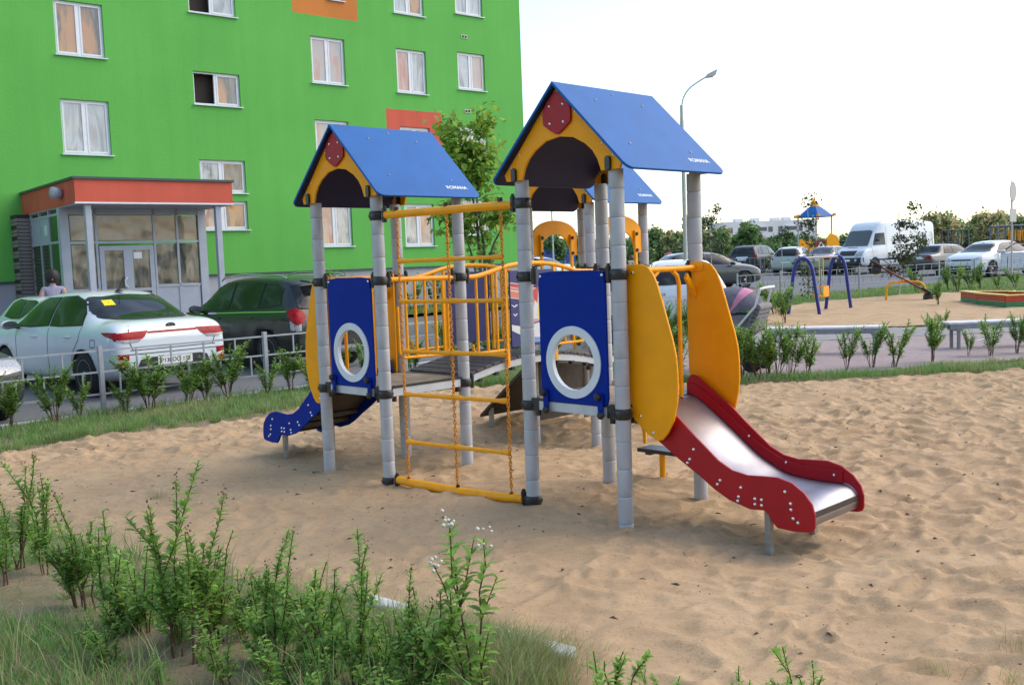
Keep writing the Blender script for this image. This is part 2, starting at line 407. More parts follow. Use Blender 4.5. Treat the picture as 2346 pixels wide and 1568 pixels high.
# kerb stones along the fence
root = empty('kerb', (0, 0, 0), kind='structure')
kp = []
kms = MB().box((.49, 0, 0), (.98, .14, .30)).obj('kerb_stone', M['kerb'], bevel=.012).data
bpy.data.objects.remove(bpy.data.objects['kerb_stone'])
nk = 0
off = Vector((-E2.y, E2.x, 0))*.12
for a, b_ in zip(fline[:3], fline[1:4]):
    L = (b_-a).length; d = (b_-a)/L; side = Vector((-d.y, d.x, 0))*.16
    for k in range(int(L/1.0)):
        p = a+d*k*1.0+side
        o = link('kerb_stone', kms, root, (p.x, p.y, terr(p.y)-.135), (0, 0, math.atan2(d.y, d.x))); nk += 1
        q = o.modifiers.new('b', 'BEVEL'); q.width = .012; q.segments = 2
# half buried edging slabs at the near corner of the sand
for (u, v, l, lab) in ((893, 1384, .34, 'pale concrete edging slab showing through sand behind the middle shrubs'), (1205, 1466, .5, 'pale concrete edging slab showing in the sand right of the tall flowering shrub')):
    p = G(u, v)
    o = MB().box((0, 0, 0), (l, .10, .12)).obj('edging_slab', M['kerb'], loc=(p.x, p.y, -.048), rz=YAW+.12, bevel=.015)
    tag(o, lab, 'kerb slab')
# painted lines on the parking lot behind
mb = MB()
for (u0, v0, u1, v1) in ((925, 744, 1060, 733), (925, 772, 1100, 757), (925, 836, 1180, 800), (940, 868, 1040, 845), (1720, 634, 1800, 632), (1950, 640, 2300, 632), (1060, 770, 1480, 720)):
    a = G(u0, v0, dz=-.111); b_ = G(u1, v1, dz=-.111); d = (b_-a).normalized(); s = Vector((-d.y, d.x, 0))*.06
    mb.add([a-s, b_-s, b_+s, a+s], [(0, 1, 2, 3)])
M['line'] = mat('road paint', (.62, .62, .60), .7, noise=.2, nscale=6)
o = mb.obj('road_marking', M['line'], recalc=False); o['kind'] = 'structure'

# ------------------------------------------------------------------ play structure
S = .84
PS = empty('play_structure', G(1226.5, 1152)*0 + Vector((.110, 6.950, 0)), YAW,
           label='climbing frame with three blue roofed towers, red and blue slides, chain net and arched bridge', cat='play structure')
TW = {1: Vector((0, 0, 0)), 2: Vector((-2.272, -.181, 0)), 3: Vector((-2.364, 2.457, 0))}
blk = MB().lathe([(.0455, 0), (.0487, .004), (.0495, .010), (.0495, .169), (.0487, .175), (.0455, .179)], n=20).obj('cladding_block', M['post']).data
blk2 = MB().lathe([(.0455, 0), (.0487, .004), (.0495, .010), (.0490, .118), (.0475, .124)], n=20).obj('cladding_block', M['post']).data
core = MB().lathe([(.0440, -.35), (.0440, 2.262)], n=12).obj('post', M['core']).data
clampm = MB()
clampm.lathe([(.048, -.036), (.056, -.032), (.060, -.018), (.060, .018), (.056, .032), (.048, .036)], n=20)
for k in range(4):
    a = pi/4+k*pi/2; clampm.lathe([(.012, 0), (.014, .004), (.009, .007), (.007, .003)], c=(.058*cos(a), .058*sin(a), 0), n=8, R=Vector((cos(a), sin(a), 0)).to_track_quat('Z', 'Y').to_matrix())
clamp = clampm.obj('clamp', M['clamp']).data
for o in list(COL.objects):
    if o.name.startswith(('cladding_block', 'post', 'clamp')) and o.parent is None and o.type == 'MESH': bpy.data.objects.remove(o)
def arm_mesh():
    m_ = MB(); m_.tube([(.05, 0, 0), (.10, 0, 0)], .014, 8, 1)
    m_.tube([(.085, 0, -.055), (.085, 0, .055)], .021, 10, 0); m_.box((.068, 0, 0), (.03, .022, .05), None, 1); m_.tube([(.085, 0, .05), (.085, 0, .072)], .013, 8, 0)
    o = m_.obj('clamp_arm', [M['clamp'], M['steelgrey']]); me = o.data; bpy.data.objects.remove(o); return me
armm = arm_mesh()
posts = {}
def post(t, x, y):
    p = TW[t]+Vector((x, y, 0)); po = link('post', core, PS, p); posts[(t, round(x, 2), round(y, 2))] = po
    z = 2.278; k = 0
    link('cladding_block', blk2, po, (0, 0, z-.125)); z -= .127
    while z > -.2:
        o = link('cladding_block', blk, po, (0, 0, z-.178), (0, 0, k*1.3)); z -= .1795; k += 1
    return po
for t in (1, 2, 3):
    for x in (0, S):
        for y in (0, S):
            po = post(t, x, y)
            for z in (1.613, .715): link('clamp', clamp, po, (0, 0, z), (0, 0, .3))
def arm(t, x, y, z, ang): link('clamp_arm', armm, posts[(t, round(x, 2), round(y, 2))], (0, 0, z), (0, 0, ang))
for t in (1, 2): arm(t, 0, 0, 1.613, 0); arm(t, S, 0, 1.613, pi); arm(t, 0, 0, .70, 0); arm(t, S, 0, .70, pi)
for t in (1, 2, 3): arm(t, S, 0, 1.613, pi/2); arm(t, S, S, 1.613, -pi/2); arm(t, S, S, .70, -pi/2); arm(t, 0, S, 1.613, -pi/2); arm(t, 0, 0, 1.613, pi/2); arm(t, S, 0, .70, pi/2)
arm(2, S, S, 1.613, pi/2); arm(2, 0, S, 1.613, pi/2); arm(2, S, S, .715, pi/2); arm(3, S, 0, 1.613, -pi/2); arm(3, 0, 0, 1.613, -pi/2); arm(3, S, 0, .70, -pi/2)
link('clamp', clamp, posts[(1, 0, 0)], (0, 0, 2.12)); link('clamp', clamp, posts[(2, round(S, 2), 0)], (0, 0, 2.12)); link('clamp', clamp, posts[(1, 0, 0)], (0, 0, .03)); link('clamp', clamp, posts[(2, round(S, 2), 0)], (0, 0, .015))
NA = math.atan2(.181, 1.432)
arm(1, 0, 0, 2.12, pi+NA); arm(2, S, 0, 2.12, NA); arm(1, 0, 0, .03, pi+NA); arm(2, S, 0, .015, NA)

Xv, Yv, Zv = Vector((1, 0, 0)), Vector((0, 1, 0)), Vector((0, 0, 1))
def dome(mb_, p, n, r=.011, mi=0):
    mb_.lathe([(r, 0), (r*.9, r*.35), (r*.55, r*.62), (r*.1, r*.7)], c=p, n=8, mi=mi, R=Vector(n).to_track_quat('Z', 'Y').to_matrix())
gab = [(.0, 2.845-2.845), ]
def gable_outline():
    r = [(.012, 2.842), (.10, 2.765), (.30, 2.545), (.45, 2.392), (.505, 2.335), (.522, 2.318), (.505, 2.272), (.352, 2.272), (.325, 2.345), (.285, 2.405), (.225, 2.455), (.125, 2.507), (.0, 2.525)]
    P = [(.42+a, z) for a, z in r]+[(.42-a, z) for a, z in r[-2::-1]]
    return P
hexa = catmull([Vector((.42+a, z, 0)) for a, z in ((0, 2.812), (.05, 2.785), (.105, 2.728), (.122, 2.69), (.122, 2.62), (.105, 2.598), (.02, 2.545), (-.02, 2.545), (-.105, 2.598), (-.122, 2.62), (-.122, 2.69), (-.105, 2.728), (-.05, 2.785))], 3, True)
hexa = [(p.x, p.y) for p in hexa]
def text_mesh(s, size, name='lettering', mt=None, extrude=.0008, bold=0.0, shear=0.0):
    c = bpy.data.curves.new(name, 'FONT'); c.body = s; c.size = size; c.extrude = extrude; c.offset = bold; c.shear = shear; c.align_x = 'CENTER'; c.align_y = 'CENTER'
    o = bpy.data.objects.new(name, c); COL.objects.link(o); bpy.context.view_layer.update()
    me = bpy.data.meshes.new_from_object(o); bpy.data.objects.remove(o)
    me.materials.clear(); me.materials.append(mt); return me
for t in (1, 2, 3):
    T = TW[t]
    sl_ = Vector((.615, 0, -.61)); ln = sl_.length; su = sl_/ln
    for sg in (1, -1):
        u = Vector((su.x*sg, 0, su.z)); nrm = Vector((.61*sg, 0, .615)).normalized()
        o_ = Vector((.42, -.118, 2.878))
        poly = rrect(0, 0, ln, 1.068, .06, 6)
        # keep the ridge corners square
        poly = [(a, b) for a, b in poly if a > .07] ; poly = [(0.0, 1.068), (0.0, 0.0)]+[q for q in poly if q[1] < .5][::1]+[q for q in poly if q[1] >= .5]
        poly = sorted(poly, key=lambda q: math.atan2(q[1]-.534, q[0]-.43))
        m_ = MB().prism([(a, b) for a, b in poly], o_, u, Yv, -nrm*.018)
        r = m_.obj('roof_panel', M['roof'], PS, T, bevel=.004)
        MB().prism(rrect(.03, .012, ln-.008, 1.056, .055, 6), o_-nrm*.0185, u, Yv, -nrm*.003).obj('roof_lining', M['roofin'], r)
        bm_ = MB()
        for (a, b) in ((.16, .30), (.16, .80), (.62, .24), (.66, .86), (.07, .55)): dome(bm_, o_+u*a+Yv*b, nrm, .010)
        bm_.obj('bolts', M['steelgrey'], r)
        if sg == 1:
            me = text_mesh('ROMANA', .052, mt=M['white'], bold=.0012)
            l_ = link('lettering', me, r); R3 = Matrix((Yv, -u, nrm)).transposed().to_4x4(); R3.translation = o_+u*(ln-.115)+Yv*.865+nrm*.001; l_.matrix_local = R3
    for (y, nm) in ((-.065, 1), (.89, 0)):
        g_ = MB().prism(gable_outline(), (0, y, 0), Xv, Zv, (0, .018, 0)).obj('gable_panel', M['orange'], PS, T, bevel=.003)
        bm_ = MB()
        for sx in (-1, 1):
            for (a, z) in ((.455, 2.36), (.37, 2.44), (.15, 2.665)): dome(bm_, (.42+sx*a, y, z), (0, -1, 0), .009)
        bm_.obj('bolts', M['bolt'], g_)
        for sx in (-1, 1):
            MB().prism(rrect(-.021, -.01, .021, .085, .02), (.42+sx*.42, y-.022, 2.272), Xv, Zv, (0, .022, 0)).obj('post_cap_bracket', M['clamp'], PS, T, bevel=.004)
        if nm:
            h_ = MB().prism(hexa, (0, y-.018, 0), Xv, Zv, (0, .018, 0)).obj('plaque', M['red'], PS, T, bevel=.003)
            bm_ = MB()
            for (a, z) in ((-.06, 2.725), (.06, 2.725), (-.06, 2.612), (.06, 2.612)): dome(bm_, (.42+a, y-.018, z), (0, -1, 0), .011)
            bm_.obj('bolts', M['bolt'], h_)
    # platform
    for k in range(7): MB().b2((.03+k*.112, .03, .742), (.03+k*.112+.108, .81, .766)).obj('deck_board', M['deckw'], PS, T, bevel=.003)
    for (a, b) in (((.06, -.022, .688), (.78, .0, .752)), ((.06, .84, .688), (.78, .862, .752)), ((-.022, .06, .688), (0, .78, .752)), ((.84, .06, .688), (.862, .78, .752))):
        MB().b2(a, b).obj('fascia_board', M['fascia'], PS, T, bevel=.002)
    for a, b in (((.04, -.026, .753), (.80, .03, .768)), ((.04, .81, .753), (.80, .866, .768)), ((-.026, .04, .7535), (.03, .80, .7685)), ((.81, .04, .7535), (.866, .80, .7685))): MB().b2(a, b).obj('deck_edging', M['clamp'], PS, T)
    for cx_ in (.08, .76):
        for yy in (-.012, .852): MB().b2((cx_-.03, yy-.016, .68), (cx_+.03, yy+.016, .752)).obj('corner_bracket', M['clamp'], PS, T)

def circ(c, r, n=48, ph=0): return [(c[0]+r*cos(2*pi*k/n+ph), c[1]+r*sin(2*pi*k/n+ph)) for k in range(n)]
def raybox(c, x0, z0, x1, z1, n=48):
    P = []
    for k in range(n):
        a = 2*pi*k/n; dx, dz = cos(a), sin(a)
        t = min(((x1-c[0])/dx if dx > 1e-9 else 1e9), ((x0-c[0])/dx if dx < -1e-9 else 1e9), ((z1-c[1])/dz if dz > 1e-9 else 1e9), ((z0-c[1])/dz if dz < -1e-9 else 1e9))
        P.append((c[0]+dx*t, c[1]+dz*t))
    for cxn, czn in ((x0, z0), (x0, z1), (x1, z0), (x1, z1)):      # snap nearest to corners
        i = min(range(n), key=lambda q: (P[q][0]-cxn)**2+(P[q][1]-czn)**2); sx = 1 if cxn == x1 else -1; sz = 1 if czn == z1 else -1
        P[i] = (cxn-sx*.012, czn-sz*.012)
    return P
for t in (1, 2):
    T = TW[t]; c = (.452, 1.035)
    p = MB().ring(raybox(c, .15, .757, .745, 1.645), circ(c, .200), (0, -.030, 0), Xv, Zv, (0, .018, 0)).obj('porthole_panel', M['blue'], PS, T, bevel=.0025)
    r = MB().ring(circ(c, .243, 64), circ(c, .186, 64), (0, -.0385, 0), Xv, Zv, (0, .034, 0)).obj('porthole_ring', M['white'], p, bevel=.002)
    bm_ = MB(); dome(bm_, (.172, -.030, 1.612), (0, -1, 0), .012); dome(bm_, (.722, -.030, 1.612), (0, -1, 0), .012); bm_.obj('bolts', M['bolt'], p)
    for x in (.20, .69):
        k_ = MB().prism(rrect(x-.022, .675, x+.022, .845, .02), (0, -.0505, 0), Xv, Zv, (0, .012, 0)).obj('bracket', M['blue'], p, bevel=.002)
        for z in (.82, .70): MB().lathe([(.024, 0), (.027, .006), (.024, .02), (.012, .028)], c=(x-.012*(1 if z > .8 else -1), -.051, z), n=14, R=Matrix.Rotation(pi/2, 3, 'X')).obj('knob', M['clamp'], p)

# slides
plank = [(.835, .80), (.838, .845), (.850, .880), (.880, .900), (.920, .893), (1.056, .797), (1.2, .695), (1.30, .607), (1.40, .527), (1.48, .463), (1.575, .416), (1.68, .399), (1.79, .407), (1.88, .411), (1.975, .390), (2.05, .342),
         (2.098, .285), (2.116, .225), (2.116, .155), (2.105, .128), (2.08, .118), (1.976, .108), (1.875, .112), (1.84, .145), (1.818, .180), (1.79, .203), (1.695, .195), (1.548, .232), (1.447, .282), (1.334, .355), (1.185, .44), (1.044, .53), (.92, .625), (.85, .70)]
bed = [(.835, .765), (.90, .752), (1.0, .695), (1.2, .55), (1.38, .412), (1.50, .345), (1.60, .303), (1.72, .285), (1.87, .280), (1.97, .281), (2.03, .268), (2.07, .235), (2.085, .19), (2.080, .145)]
bed = [(p.x, p.y) for p in catmull([Vector((a, b, 0)) for a, b in bed], 5)]
wing = [(.815, 1.655), (.83, 1.672), (.96, 1.672), (1.015, 1.655), (1.055, 1.61), (1.085, 1.55), (1.122, 1.44), (1.155, 1.33), (1.195, 1.2), (1.218, 1.10), (1.227, 1.0), (1.227, .88), (1.217, .80), (1.19, .69), (1.14, .602), (1.10, .560), (1.055, .55), (.98, .590), (.885, .665), (.835, .72), (.825, .80), (.82, .95)]
boltsN = [(1.30, .515), (1.27, .45), (1.252, .425), (1.49, .345), (1.470, .318), (1.635, .32), (1.618, .262), (1.612, .235), (1.73, .265), (1.775, .265), (1.73, .232), (1.775, .232), (1.93, .335), (1.965, .27), (1.967, .235), (1.98, .185), (2.01, .165)]
def slide(t, sg, colm):
    T = TW[t]; fx = (lambda a: a) if sg > 0 else (lambda a: S-a)
    root = empty('slide'); root.parent = PS; root.location = T
    for y, ny in ((.115, -1), (.707, 1)):
        pl = MB().prism([(fx(a), b) for a, b in plank], (0, y, 0), Xv, Zv, (0, .018, 0)).obj('side_panel', colm, root, bevel=.005, seg=2)
        bm_ = MB(); yy = y if ny < 0 else y+.018
        for (a, b) in boltsN: dome(bm_, (fx(a), yy, b), (0, ny, 0), .0115)
        bm_.obj('bolts', M['bolt'], pl)
        iy = y+.018 if ny < 0 else y-.012
        tb = [(a, b+.005) for a, b in bed if .84 <= a <= 1.99 and not (a > 1.9 and b < .27)]
        lip = [(fx(a), b) for a, b in tb]+[(fx(a-.0), b+.078) for a, b in reversed(tb)]
        lp = MB().prism(lip, (0, iy, 0), Xv, Zv, (0, .012, 0)).obj('rail_trim', colm, pl, bevel=.003)
        bm_ = MB(); iyy = iy+.012 if ny < 0 else iy
        for (a, b) in ((1.33, .515), (1.60, .37), (1.93, .33)): dome(bm_, (fx(a), iyy, b), (0, -ny, 0), .010)
        bm_.obj('bolts', M['bolt'], lp)
    # steel bed
    V = []; F = []; n = len(bed)
    for k, (a, b) in enumerate(bed):
        for y in (.133, .145, .695, .707): V.append((fx(a), y, b+(.010 if y in (.133, .707) else 0)))
    for k in range(n-1):
        for j in range(3): F.append((k*4+j, k*4+j+1, k*4+4+j+1, k*4+4+j))
    m_ = MB(); m_.add(V, F, 0, True)
    V2 = []
    for k, (a, b) in enumerate(bed):
        p_, q_ = bed[max(k-1, 0)], bed[min(k+1, n-1)]; tx, tz = q_[0]-p_[0], q_[1]-p_[1]; L_ = math.hypot(tx, tz); ox, oz = tz/L_*.008, -tx/L_*.008
        for y in (.133, .145, .695, .707): V2.append((fx(a+ox), y, b+oz+(.010 if y in (.133, .707) else 0)))
    m_.add(V2[:0], []); m_.add(V2, [tuple(reversed(f)) for f in F], 1, True)
    m_.obj('slide_bed', [M['steel'], M['brown']], root, recalc=False)
    for k in range(6, n-8, 7): MB().box((fx(bed[k][0]), .42, bed[k][1]-.03), (.03, .56, .035)).obj('cross_rib', M['brown'], root)
    for y in (.16, .68):
        MB().b2((min(fx(1.775), fx(1.815)), y-.02, -.25), (max(fx(1.775), fx(1.815)), y+.02, .27)).obj('leg', M['galv'], root, bevel=.003)
    for y in (.066, .757):
        wg = MB().prism([(fx(a), b) for a, b in wing], (0, y, 0), Xv, Zv, (0, .018, 0)).obj('wing_panel', M['orange'], root, bevel=.005)
        bm_ = MB()
        for (a, b) in ((.90, 1.62), (.93, .70), (1.03, .60)): dome(bm_, (fx(a), y, b), (0, -1, 0), .011); dome(bm_, (fx(a), y+.018, b), (0, 1, 0), .011)
        bm_.obj('bolts', M['bolt'], wg)
    xb = fx(.89)
    b_ = MB(); b_.tube([(xb, .08, 1.632), (xb, .76, 1.632)], .020, 10)
    for y in (.27, .57):
        b_.tube([(xb, y-.07*(1 if y > .4 else -1), 1.615), (xb, y-.02*(1 if y > .4 else -1), 1.585), (xb, y, 1.53), (xb, y, .76)], .015, 8)
    b_.obj('entry_bar', M['otube'], root)
    MB().prism([(.16, 1.60), (.155, 1.56), (.085, 1.44), (.085, 1.50)], (xb-.01, 0, 0), Yv, Zv, (.02, 0, 0)).obj('gusset', M['otube'], root, bevel=.002)
    MB().prism([(.66, 1.60), (.755, 1.49), (.755, 1.42), (.64, 1.56)], (xb-.01, 0, 0), Yv, Zv, (.02, 0, 0)).obj('gusset', M['otube'], root, bevel=.002)
    MB().prism(rrect(fx(.90)-.06, 1.605, fx(.90)+.06, 1.665, .015), (0, .745, 0), Xv, Zv, (0, .012, 0)).obj('bar_bracket', M['otube'], root, bevel=.002)
    return root
slide(1, 1, M['red']); slide(2, -1, M['blue'])

# chain net between tower 2 (post B) and tower 1 (post A)
P0 = TW[2]+Vector((S, 0, 0)); DN = (TW[1]-P0).normalized(); LN = (TW[1]-P0).length
net = empty('chain_net'); net.parent = PS; net.location = P0; net.rotation_euler = (0, 0, math.atan2(DN.y, DN.x))
MB().tube([(.10, 0, 2.122), (LN-.09, 0, 2.118)], .030, 14).obj('top_bar', M['otube'], net)
MB().tube([(.10, 0, .035), (.3, 0, .022), (.7, 0, .012), (1.1, 0, .016), (LN-.09, 0, .030)], [.031, .034, .034, .033, .031], 14).obj('bottom_bar', M['otube'], net)
M['chain'] = mat('coated chain', (.72, .27, .01), .45, noise=.2, nscale=60, dirt=.6)
def chain(x, x2, z0, z1):
    m_ = MB(); L = z1-z0; n = int(L/.0265)
    for k in range(n):
        z = z0+(k+.5)*L/n; xx = x2+(x-x2)*(z-z0)/L; a = k*pi/2+.4*math.sin(k*.3)+.8
        u = Vector((cos(a), sin(a), 0)); pts = []
        for j in range(8):
            t = 2*pi*j/8; pts.append(Vector((xx, 0, z))+u*(.0105*cos(t))+Vector((0, 0, .0205*sin(t))))
        m_.tube(pts, .0042, 5, closed=True)
    return m_.obj('chain', M['chain'], net)
for x, x2 in ((.216, .216), (.731, .727), (1.245, 1.247)): chain(x, x2, .045, 2.095)
for z in (1.76, 1.45, 1.062, .727, .352):
    for a, b in ((.216, .730), (.730, 1.246)):
        r = MB().tube([(a, 0, z), (a+.012, 0, z), (a+.055, 0, z-.001), (a+.085, 0, z-.002), (b-.085, 0, z-.002), (b-.055, 0, z-.001), (b-.012, 0, z), (b, 0, z)], [.016, .021, .020, .0155, .0155, .020, .021, .016], 10).obj('rung', M['otube'], net)
for x in (.216, .731, 1.245): MB().tube([(x, 0, 2.14), (x, 0, 2.175)], .020, 10).obj('chain_bolt', M['clamp'], net)
for x in (.216, .731, 1.245): MB().tube([(x, 0, .045), (x, 0, .062)], .014, 10).obj('chain_bolt', M['clamp'], net)

# rail panel on tower 2, right hand side
rp = empty('railing'); rp.parent = PS; rp.location = TW[2]+Vector((S, 0, 0))
MB().tube([(0, .10, 1.618), (0, .75, 1.612)], .0215, 12).obj('hand_rail', M['otube'], rp)
MB().tube([(0, .16, 1.40), (0, .16, 1.03), (0, .20, .985), (0, .64, .975), (0, .69, 1.02), (0, .69, 1.40)], .012, 8).obj('bottom_rail', M['otube'], rp)
for y in (.245, .342, .447, .556, .640): MB().tube([(0, y, 1.605), (0, y, .98)], .0125, 8).obj('baluster', M['otube'], rp)

# arched bridge from tower 2 to tower 3
BR = empty('arched_bridge'); BR.parent = PS; BR.location = TW[2]
ya, yb = .90, 2.62
def arch(y):
    t = (y-ya)/(yb-ya); return .755+.112*4*t*(1-t)-.005
for x in (.035, .785):
    m_ = MB(); n = 24; ys = [ya+(yb-ya)*k/n for k in range(n+1)]
    poly = [(y, arch(y)) for y in ys]+[(y, arch(y)-.060) for y in reversed(ys)]
    m_.prism(poly, (x, 0, 0), Yv, Zv, (.03, 0, 0)); m_.obj('stringer', M['fascia'], BR)
npl = 17; pm = MB().box((0, 0, 0), (.80, (yb-ya)/npl-.008, .026)); po_ = pm.obj('plank', M['deckp'], bevel=.003); pmesh = po_.data; bpy.data.objects.remove(po_)
for k in range(npl):
    y = ya+(yb-ya)*(k+.5)/npl; s_ = .112*4*(1-2*(y-ya)/(yb-ya))/(yb-ya)
    o = link('plank', pmesh, BR, (.425, y, arch(y)+.014), (math.atan(s_), 0, 0)); q = o.modifiers.new('b', 'BEVEL'); q.width = .003
for k in range(8):
    y = ya+.15+k*.2
    for x in (.80, .05): MB().box((x, y, arch(y)-.074), (.05, .035, .03)).obj('stringer_bolt', M['clamp'], BR)
def bridge_rail(x, sgn):
    r = empty('bridge_railing'); r.parent = PS; r.location = TW[2]+Vector((x, 0, 0))
    pts = [(0, .93, 1.610), (0, 1.0, 1.609), (0, 1.09, 1.622), (0, 1.23, 1.652), (0, 1.375, 1.685), (0, 1.55, 1.705), (0, 1.70, 1.708), (0, 1.88, 1.703), (0, 2.05, 1.682), (0, 2.20, 1.650), (0, 2.32, 1.620), (0, 2.56, 1.61)]
    MB().tube(catmull(pts, 4), .0215, 12).obj('hand_rail', M['otube'], r)
    def hz(y):
        for a, b in zip(pts, pts[1:]):
            if a[1] <= y <= b[1]: return a[2]+(b[2]-a[2])*(y-a[1])/(b[1]-a[1])
        return 1.61
    for y in (1.02, 1.137, 1.254, 2.13, 2.25, 2.36): MB().tube([(0, y, hz(y)-.005), (0, y, .955)], .0125, 8).obj('baluster', M['otube'], r)
    for y in (1.375, 2.0): MB().b2((-.012, y-.016, .80), (.012, y+.016, hz(y)-.01)).obj('stanchion', M['otube'], r, bevel=.003)
    for a, b in ((.96, 1.375), (2.0, 2.42)):
        e0 = [(0, a, 1.03), (0, a, .985), (0, a+.04, .948)] if a < 1 else [(0, a, .948)]
        e1_ = [(0, b-.04, .948), (0, b, .985), (0, b, 1.10)] if b > 2 else [(0, b, .948)]
        MB().tube(e0+e1_, .0125, 8).obj('bottom_rail', M['otube'], r)
    xo = .012 if sgn > 0 else -.028
    pn = MB().prism(rrect(1.402, .965, 1.975, 1.648, .02), (xo, 0, 0), Yv, Zv, (.016, 0, 0)).obj('picture_panel', M['navy'], r, bevel=.002)
    return r, pn, xo
_, pn, xo = bridge_rail(S, 1)
bridge_rail(0, -1)
# ship picture: flat print in thin layers on the panel
W_ = mat('print white', (.62, .64, .68), .45); Rp = mat('print red', (.50, .06, .06), .45); Sp = mat('print salmon', (.62, .20, .12), .45); Yp = mat('print yellow', (.70, .62, .07), .45); Lb = mat('print light blue', (.16, .30, .62), .45)
def pr_(poly, m_, k, nm='print'):
    MB().prism(poly, (xo+.0162+k*.0006, 0, 0), Yv, Zv, (.0006, 0, 0)).obj(nm, m_, pn)
def arcband(z0, z1, y0, y1, h, n=14):
    lo = [(y0+(y1-y0)*k/n, z0+h*sin(pi*.5*k/n)) for k in range(n+1)]; hi = [(y0+(y1-y0)*k/n, z1+h*sin(pi*.5*k/n)) for k in range(n+1)]
    return lo+hi[::-1]
pr_(arcband(1.405, 1.545, 1.404, 1.70, -.03), W_, 0); pr_(arcband(1.505, 1.538, 1.406, 1.70, -.03), Rp, 1); pr_(arcband(1.478, 1.499, 1.406, 1.70, -.03), Sp, 1); pr_(arcband(1.412, 1.468, 1.406, 1.70, -.03), Sp, 1)
pr_(circ((1.70, 1.33), .155, 36), W_, 2); pr_(circ((1.70, 1.33), .148, 36), Sp, 3)
pr_([(1.78, 1.50), (1.80, 1.50), (1.80, 1.12), (1.78, 1.12)], W_, 4)
pr_([(1.775, 1.50), (1.765, 1.20), (1.66, 1.20), (1.70, 1.35)], W_, 4); pr_([(1.805, 1.56), (1.97, 1.22), (1.805, 1.20)], Yp, 4); pr_([(1.77, 1.44), (1.762, 1.21), (1.73, 1.21)], Yp, 5); pr_([(1.66, 1.44), (1.76, 1.50), (1.74, 1.34)], Rp, 5)
pr_([(1.404, 1.168), (1.50, 1.150), (1.60, 1.148), (1.80, 1.175), (1.97, 1.225), (1.97, 1.05), (1.80, 1.03), (1.62, 1.04), (1.50, 1.075), (1.404, 1.115)], W_, 4)
pr_([(1.50, 1.07), (1.62, 1.035), (1.80, 1.025), (1.97, 1.045), (1.97, .99), (1.60, .99)], Lb, 3)
for (y, z, s_) in ((1.45, 1.335, .045), (1.455, 1.255, .032)):
    pr_([(y-s_, z+.012), (y-s_*.3, z+.004), (y, z-.006), (y+s_*.3, z+.010), (y+s_, z+.008), (y+s_*.35, z-.008), (y, z-.016), (y-s_*.35, z-.010)], W_, 1)

# tower 3: arches, ramp, back panel; tower 1: step ladder at the back
def arch_panel(x):
    r = empty('arch_gate'); r.parent = PS; r.location = TW[3]+Vector((x, 0, 0))
    out = [(.075, 1.775), (.075, 2.0)]+[(.42-.345*cos(pi*k/16), 1.985+.165*sin(pi*k/16)) for k in range(1, 16)]+[(.765, 2.0), (.765, 1.775)]
    inn = [(.655, 1.775)]+[(.42+.235*cos(pi*k/16), 1.80+.205*sin(pi*k/16)) for k in range(17)]+[(.185, 1.775)]
    MB().prism(out+inn, (-.009, 0, 0), Yv, Zv, (.018, 0, 0)).obj('arch_panel', M['orange'], r, bevel=.003)
    for y in (.185, .655):
        t_ = MB().b2((.010, y-.017, .75), (.034, y+.017, 2.0)).obj('stanchion', M['otube'], r, bevel=.003)
        for z in (1.965, 1.80): MB().lathe([(.018, 0), (.019, .01), (.012, .018)], c=(.034, y+.006, z), n=10, R=Matrix.Rotation(pi/2, 3, 'Y')).obj('knob', M['clamp'], r)
arch_panel(-.02); arch_panel(.86)
rm = MB().prism([(-.03, .735), (-.90, .045), (-.90, .015), (-.03, .69)], (0, .04, 0), Xv, Zv, (0, .78, 0))
rmo = rm.obj('climbing_ramp', M['brown'], PS, TW[3])
for y in (.10, .74):
    MB().b2((-.80, y-.02, -.35), (-.76, y+.02, .13)).obj('leg', M['galv'], rmo)
MB().b2((-.012, .06, .05), (.006, .78, .70)).obj('kick_board', M['brown'], PS, TW[3]+Vector((0, .0, 0)))
bp_ = MB().prism(rrect(.13, .80, .74, 1.645, .02), (0, S+.02, 0), Xv, Zv, (0, .016, 0)).obj('picture_panel', M['navy'], PS, TW[3], bevel=.002)
MB().prism([(.30, 1.36), (.74, 1.42), (.738, 1.20), (.30, 1.10)], (0, S+.0194, 0), Xv, Zv, (0, .0004, 0)).obj('print', W_, bp_)
st = empty('step_ladder'); st.parent = PS; st.location = TW[1]
for x in (.06, .50):
    MB().tube(catmull([(x, .87, .80), (x, .92, .70), (x, 1.10, .50), (x, 1.20, .38), (x, 1.21, .26)], 4), .016, 8).obj('side_rail', M['otube'], st)
MB().b2((.05, 1.12, .205), (.52, 1.30, .235)).obj('step', M['clamp'], st, bevel=.005)
MB().b2((.10, 1.16, .18), (.15, 1.22, .205)).obj('step_bracket', M['clamp'], st)
MB().tube([(.235, 1.20, .205), (.235, 1.20, -.2)], .024, 10).obj('leg', M['otube'], st)
MB().b2((.05, .98, .455), (.52, 1.12, .480)).obj('step', M['clamp'], st, bevel=.005)

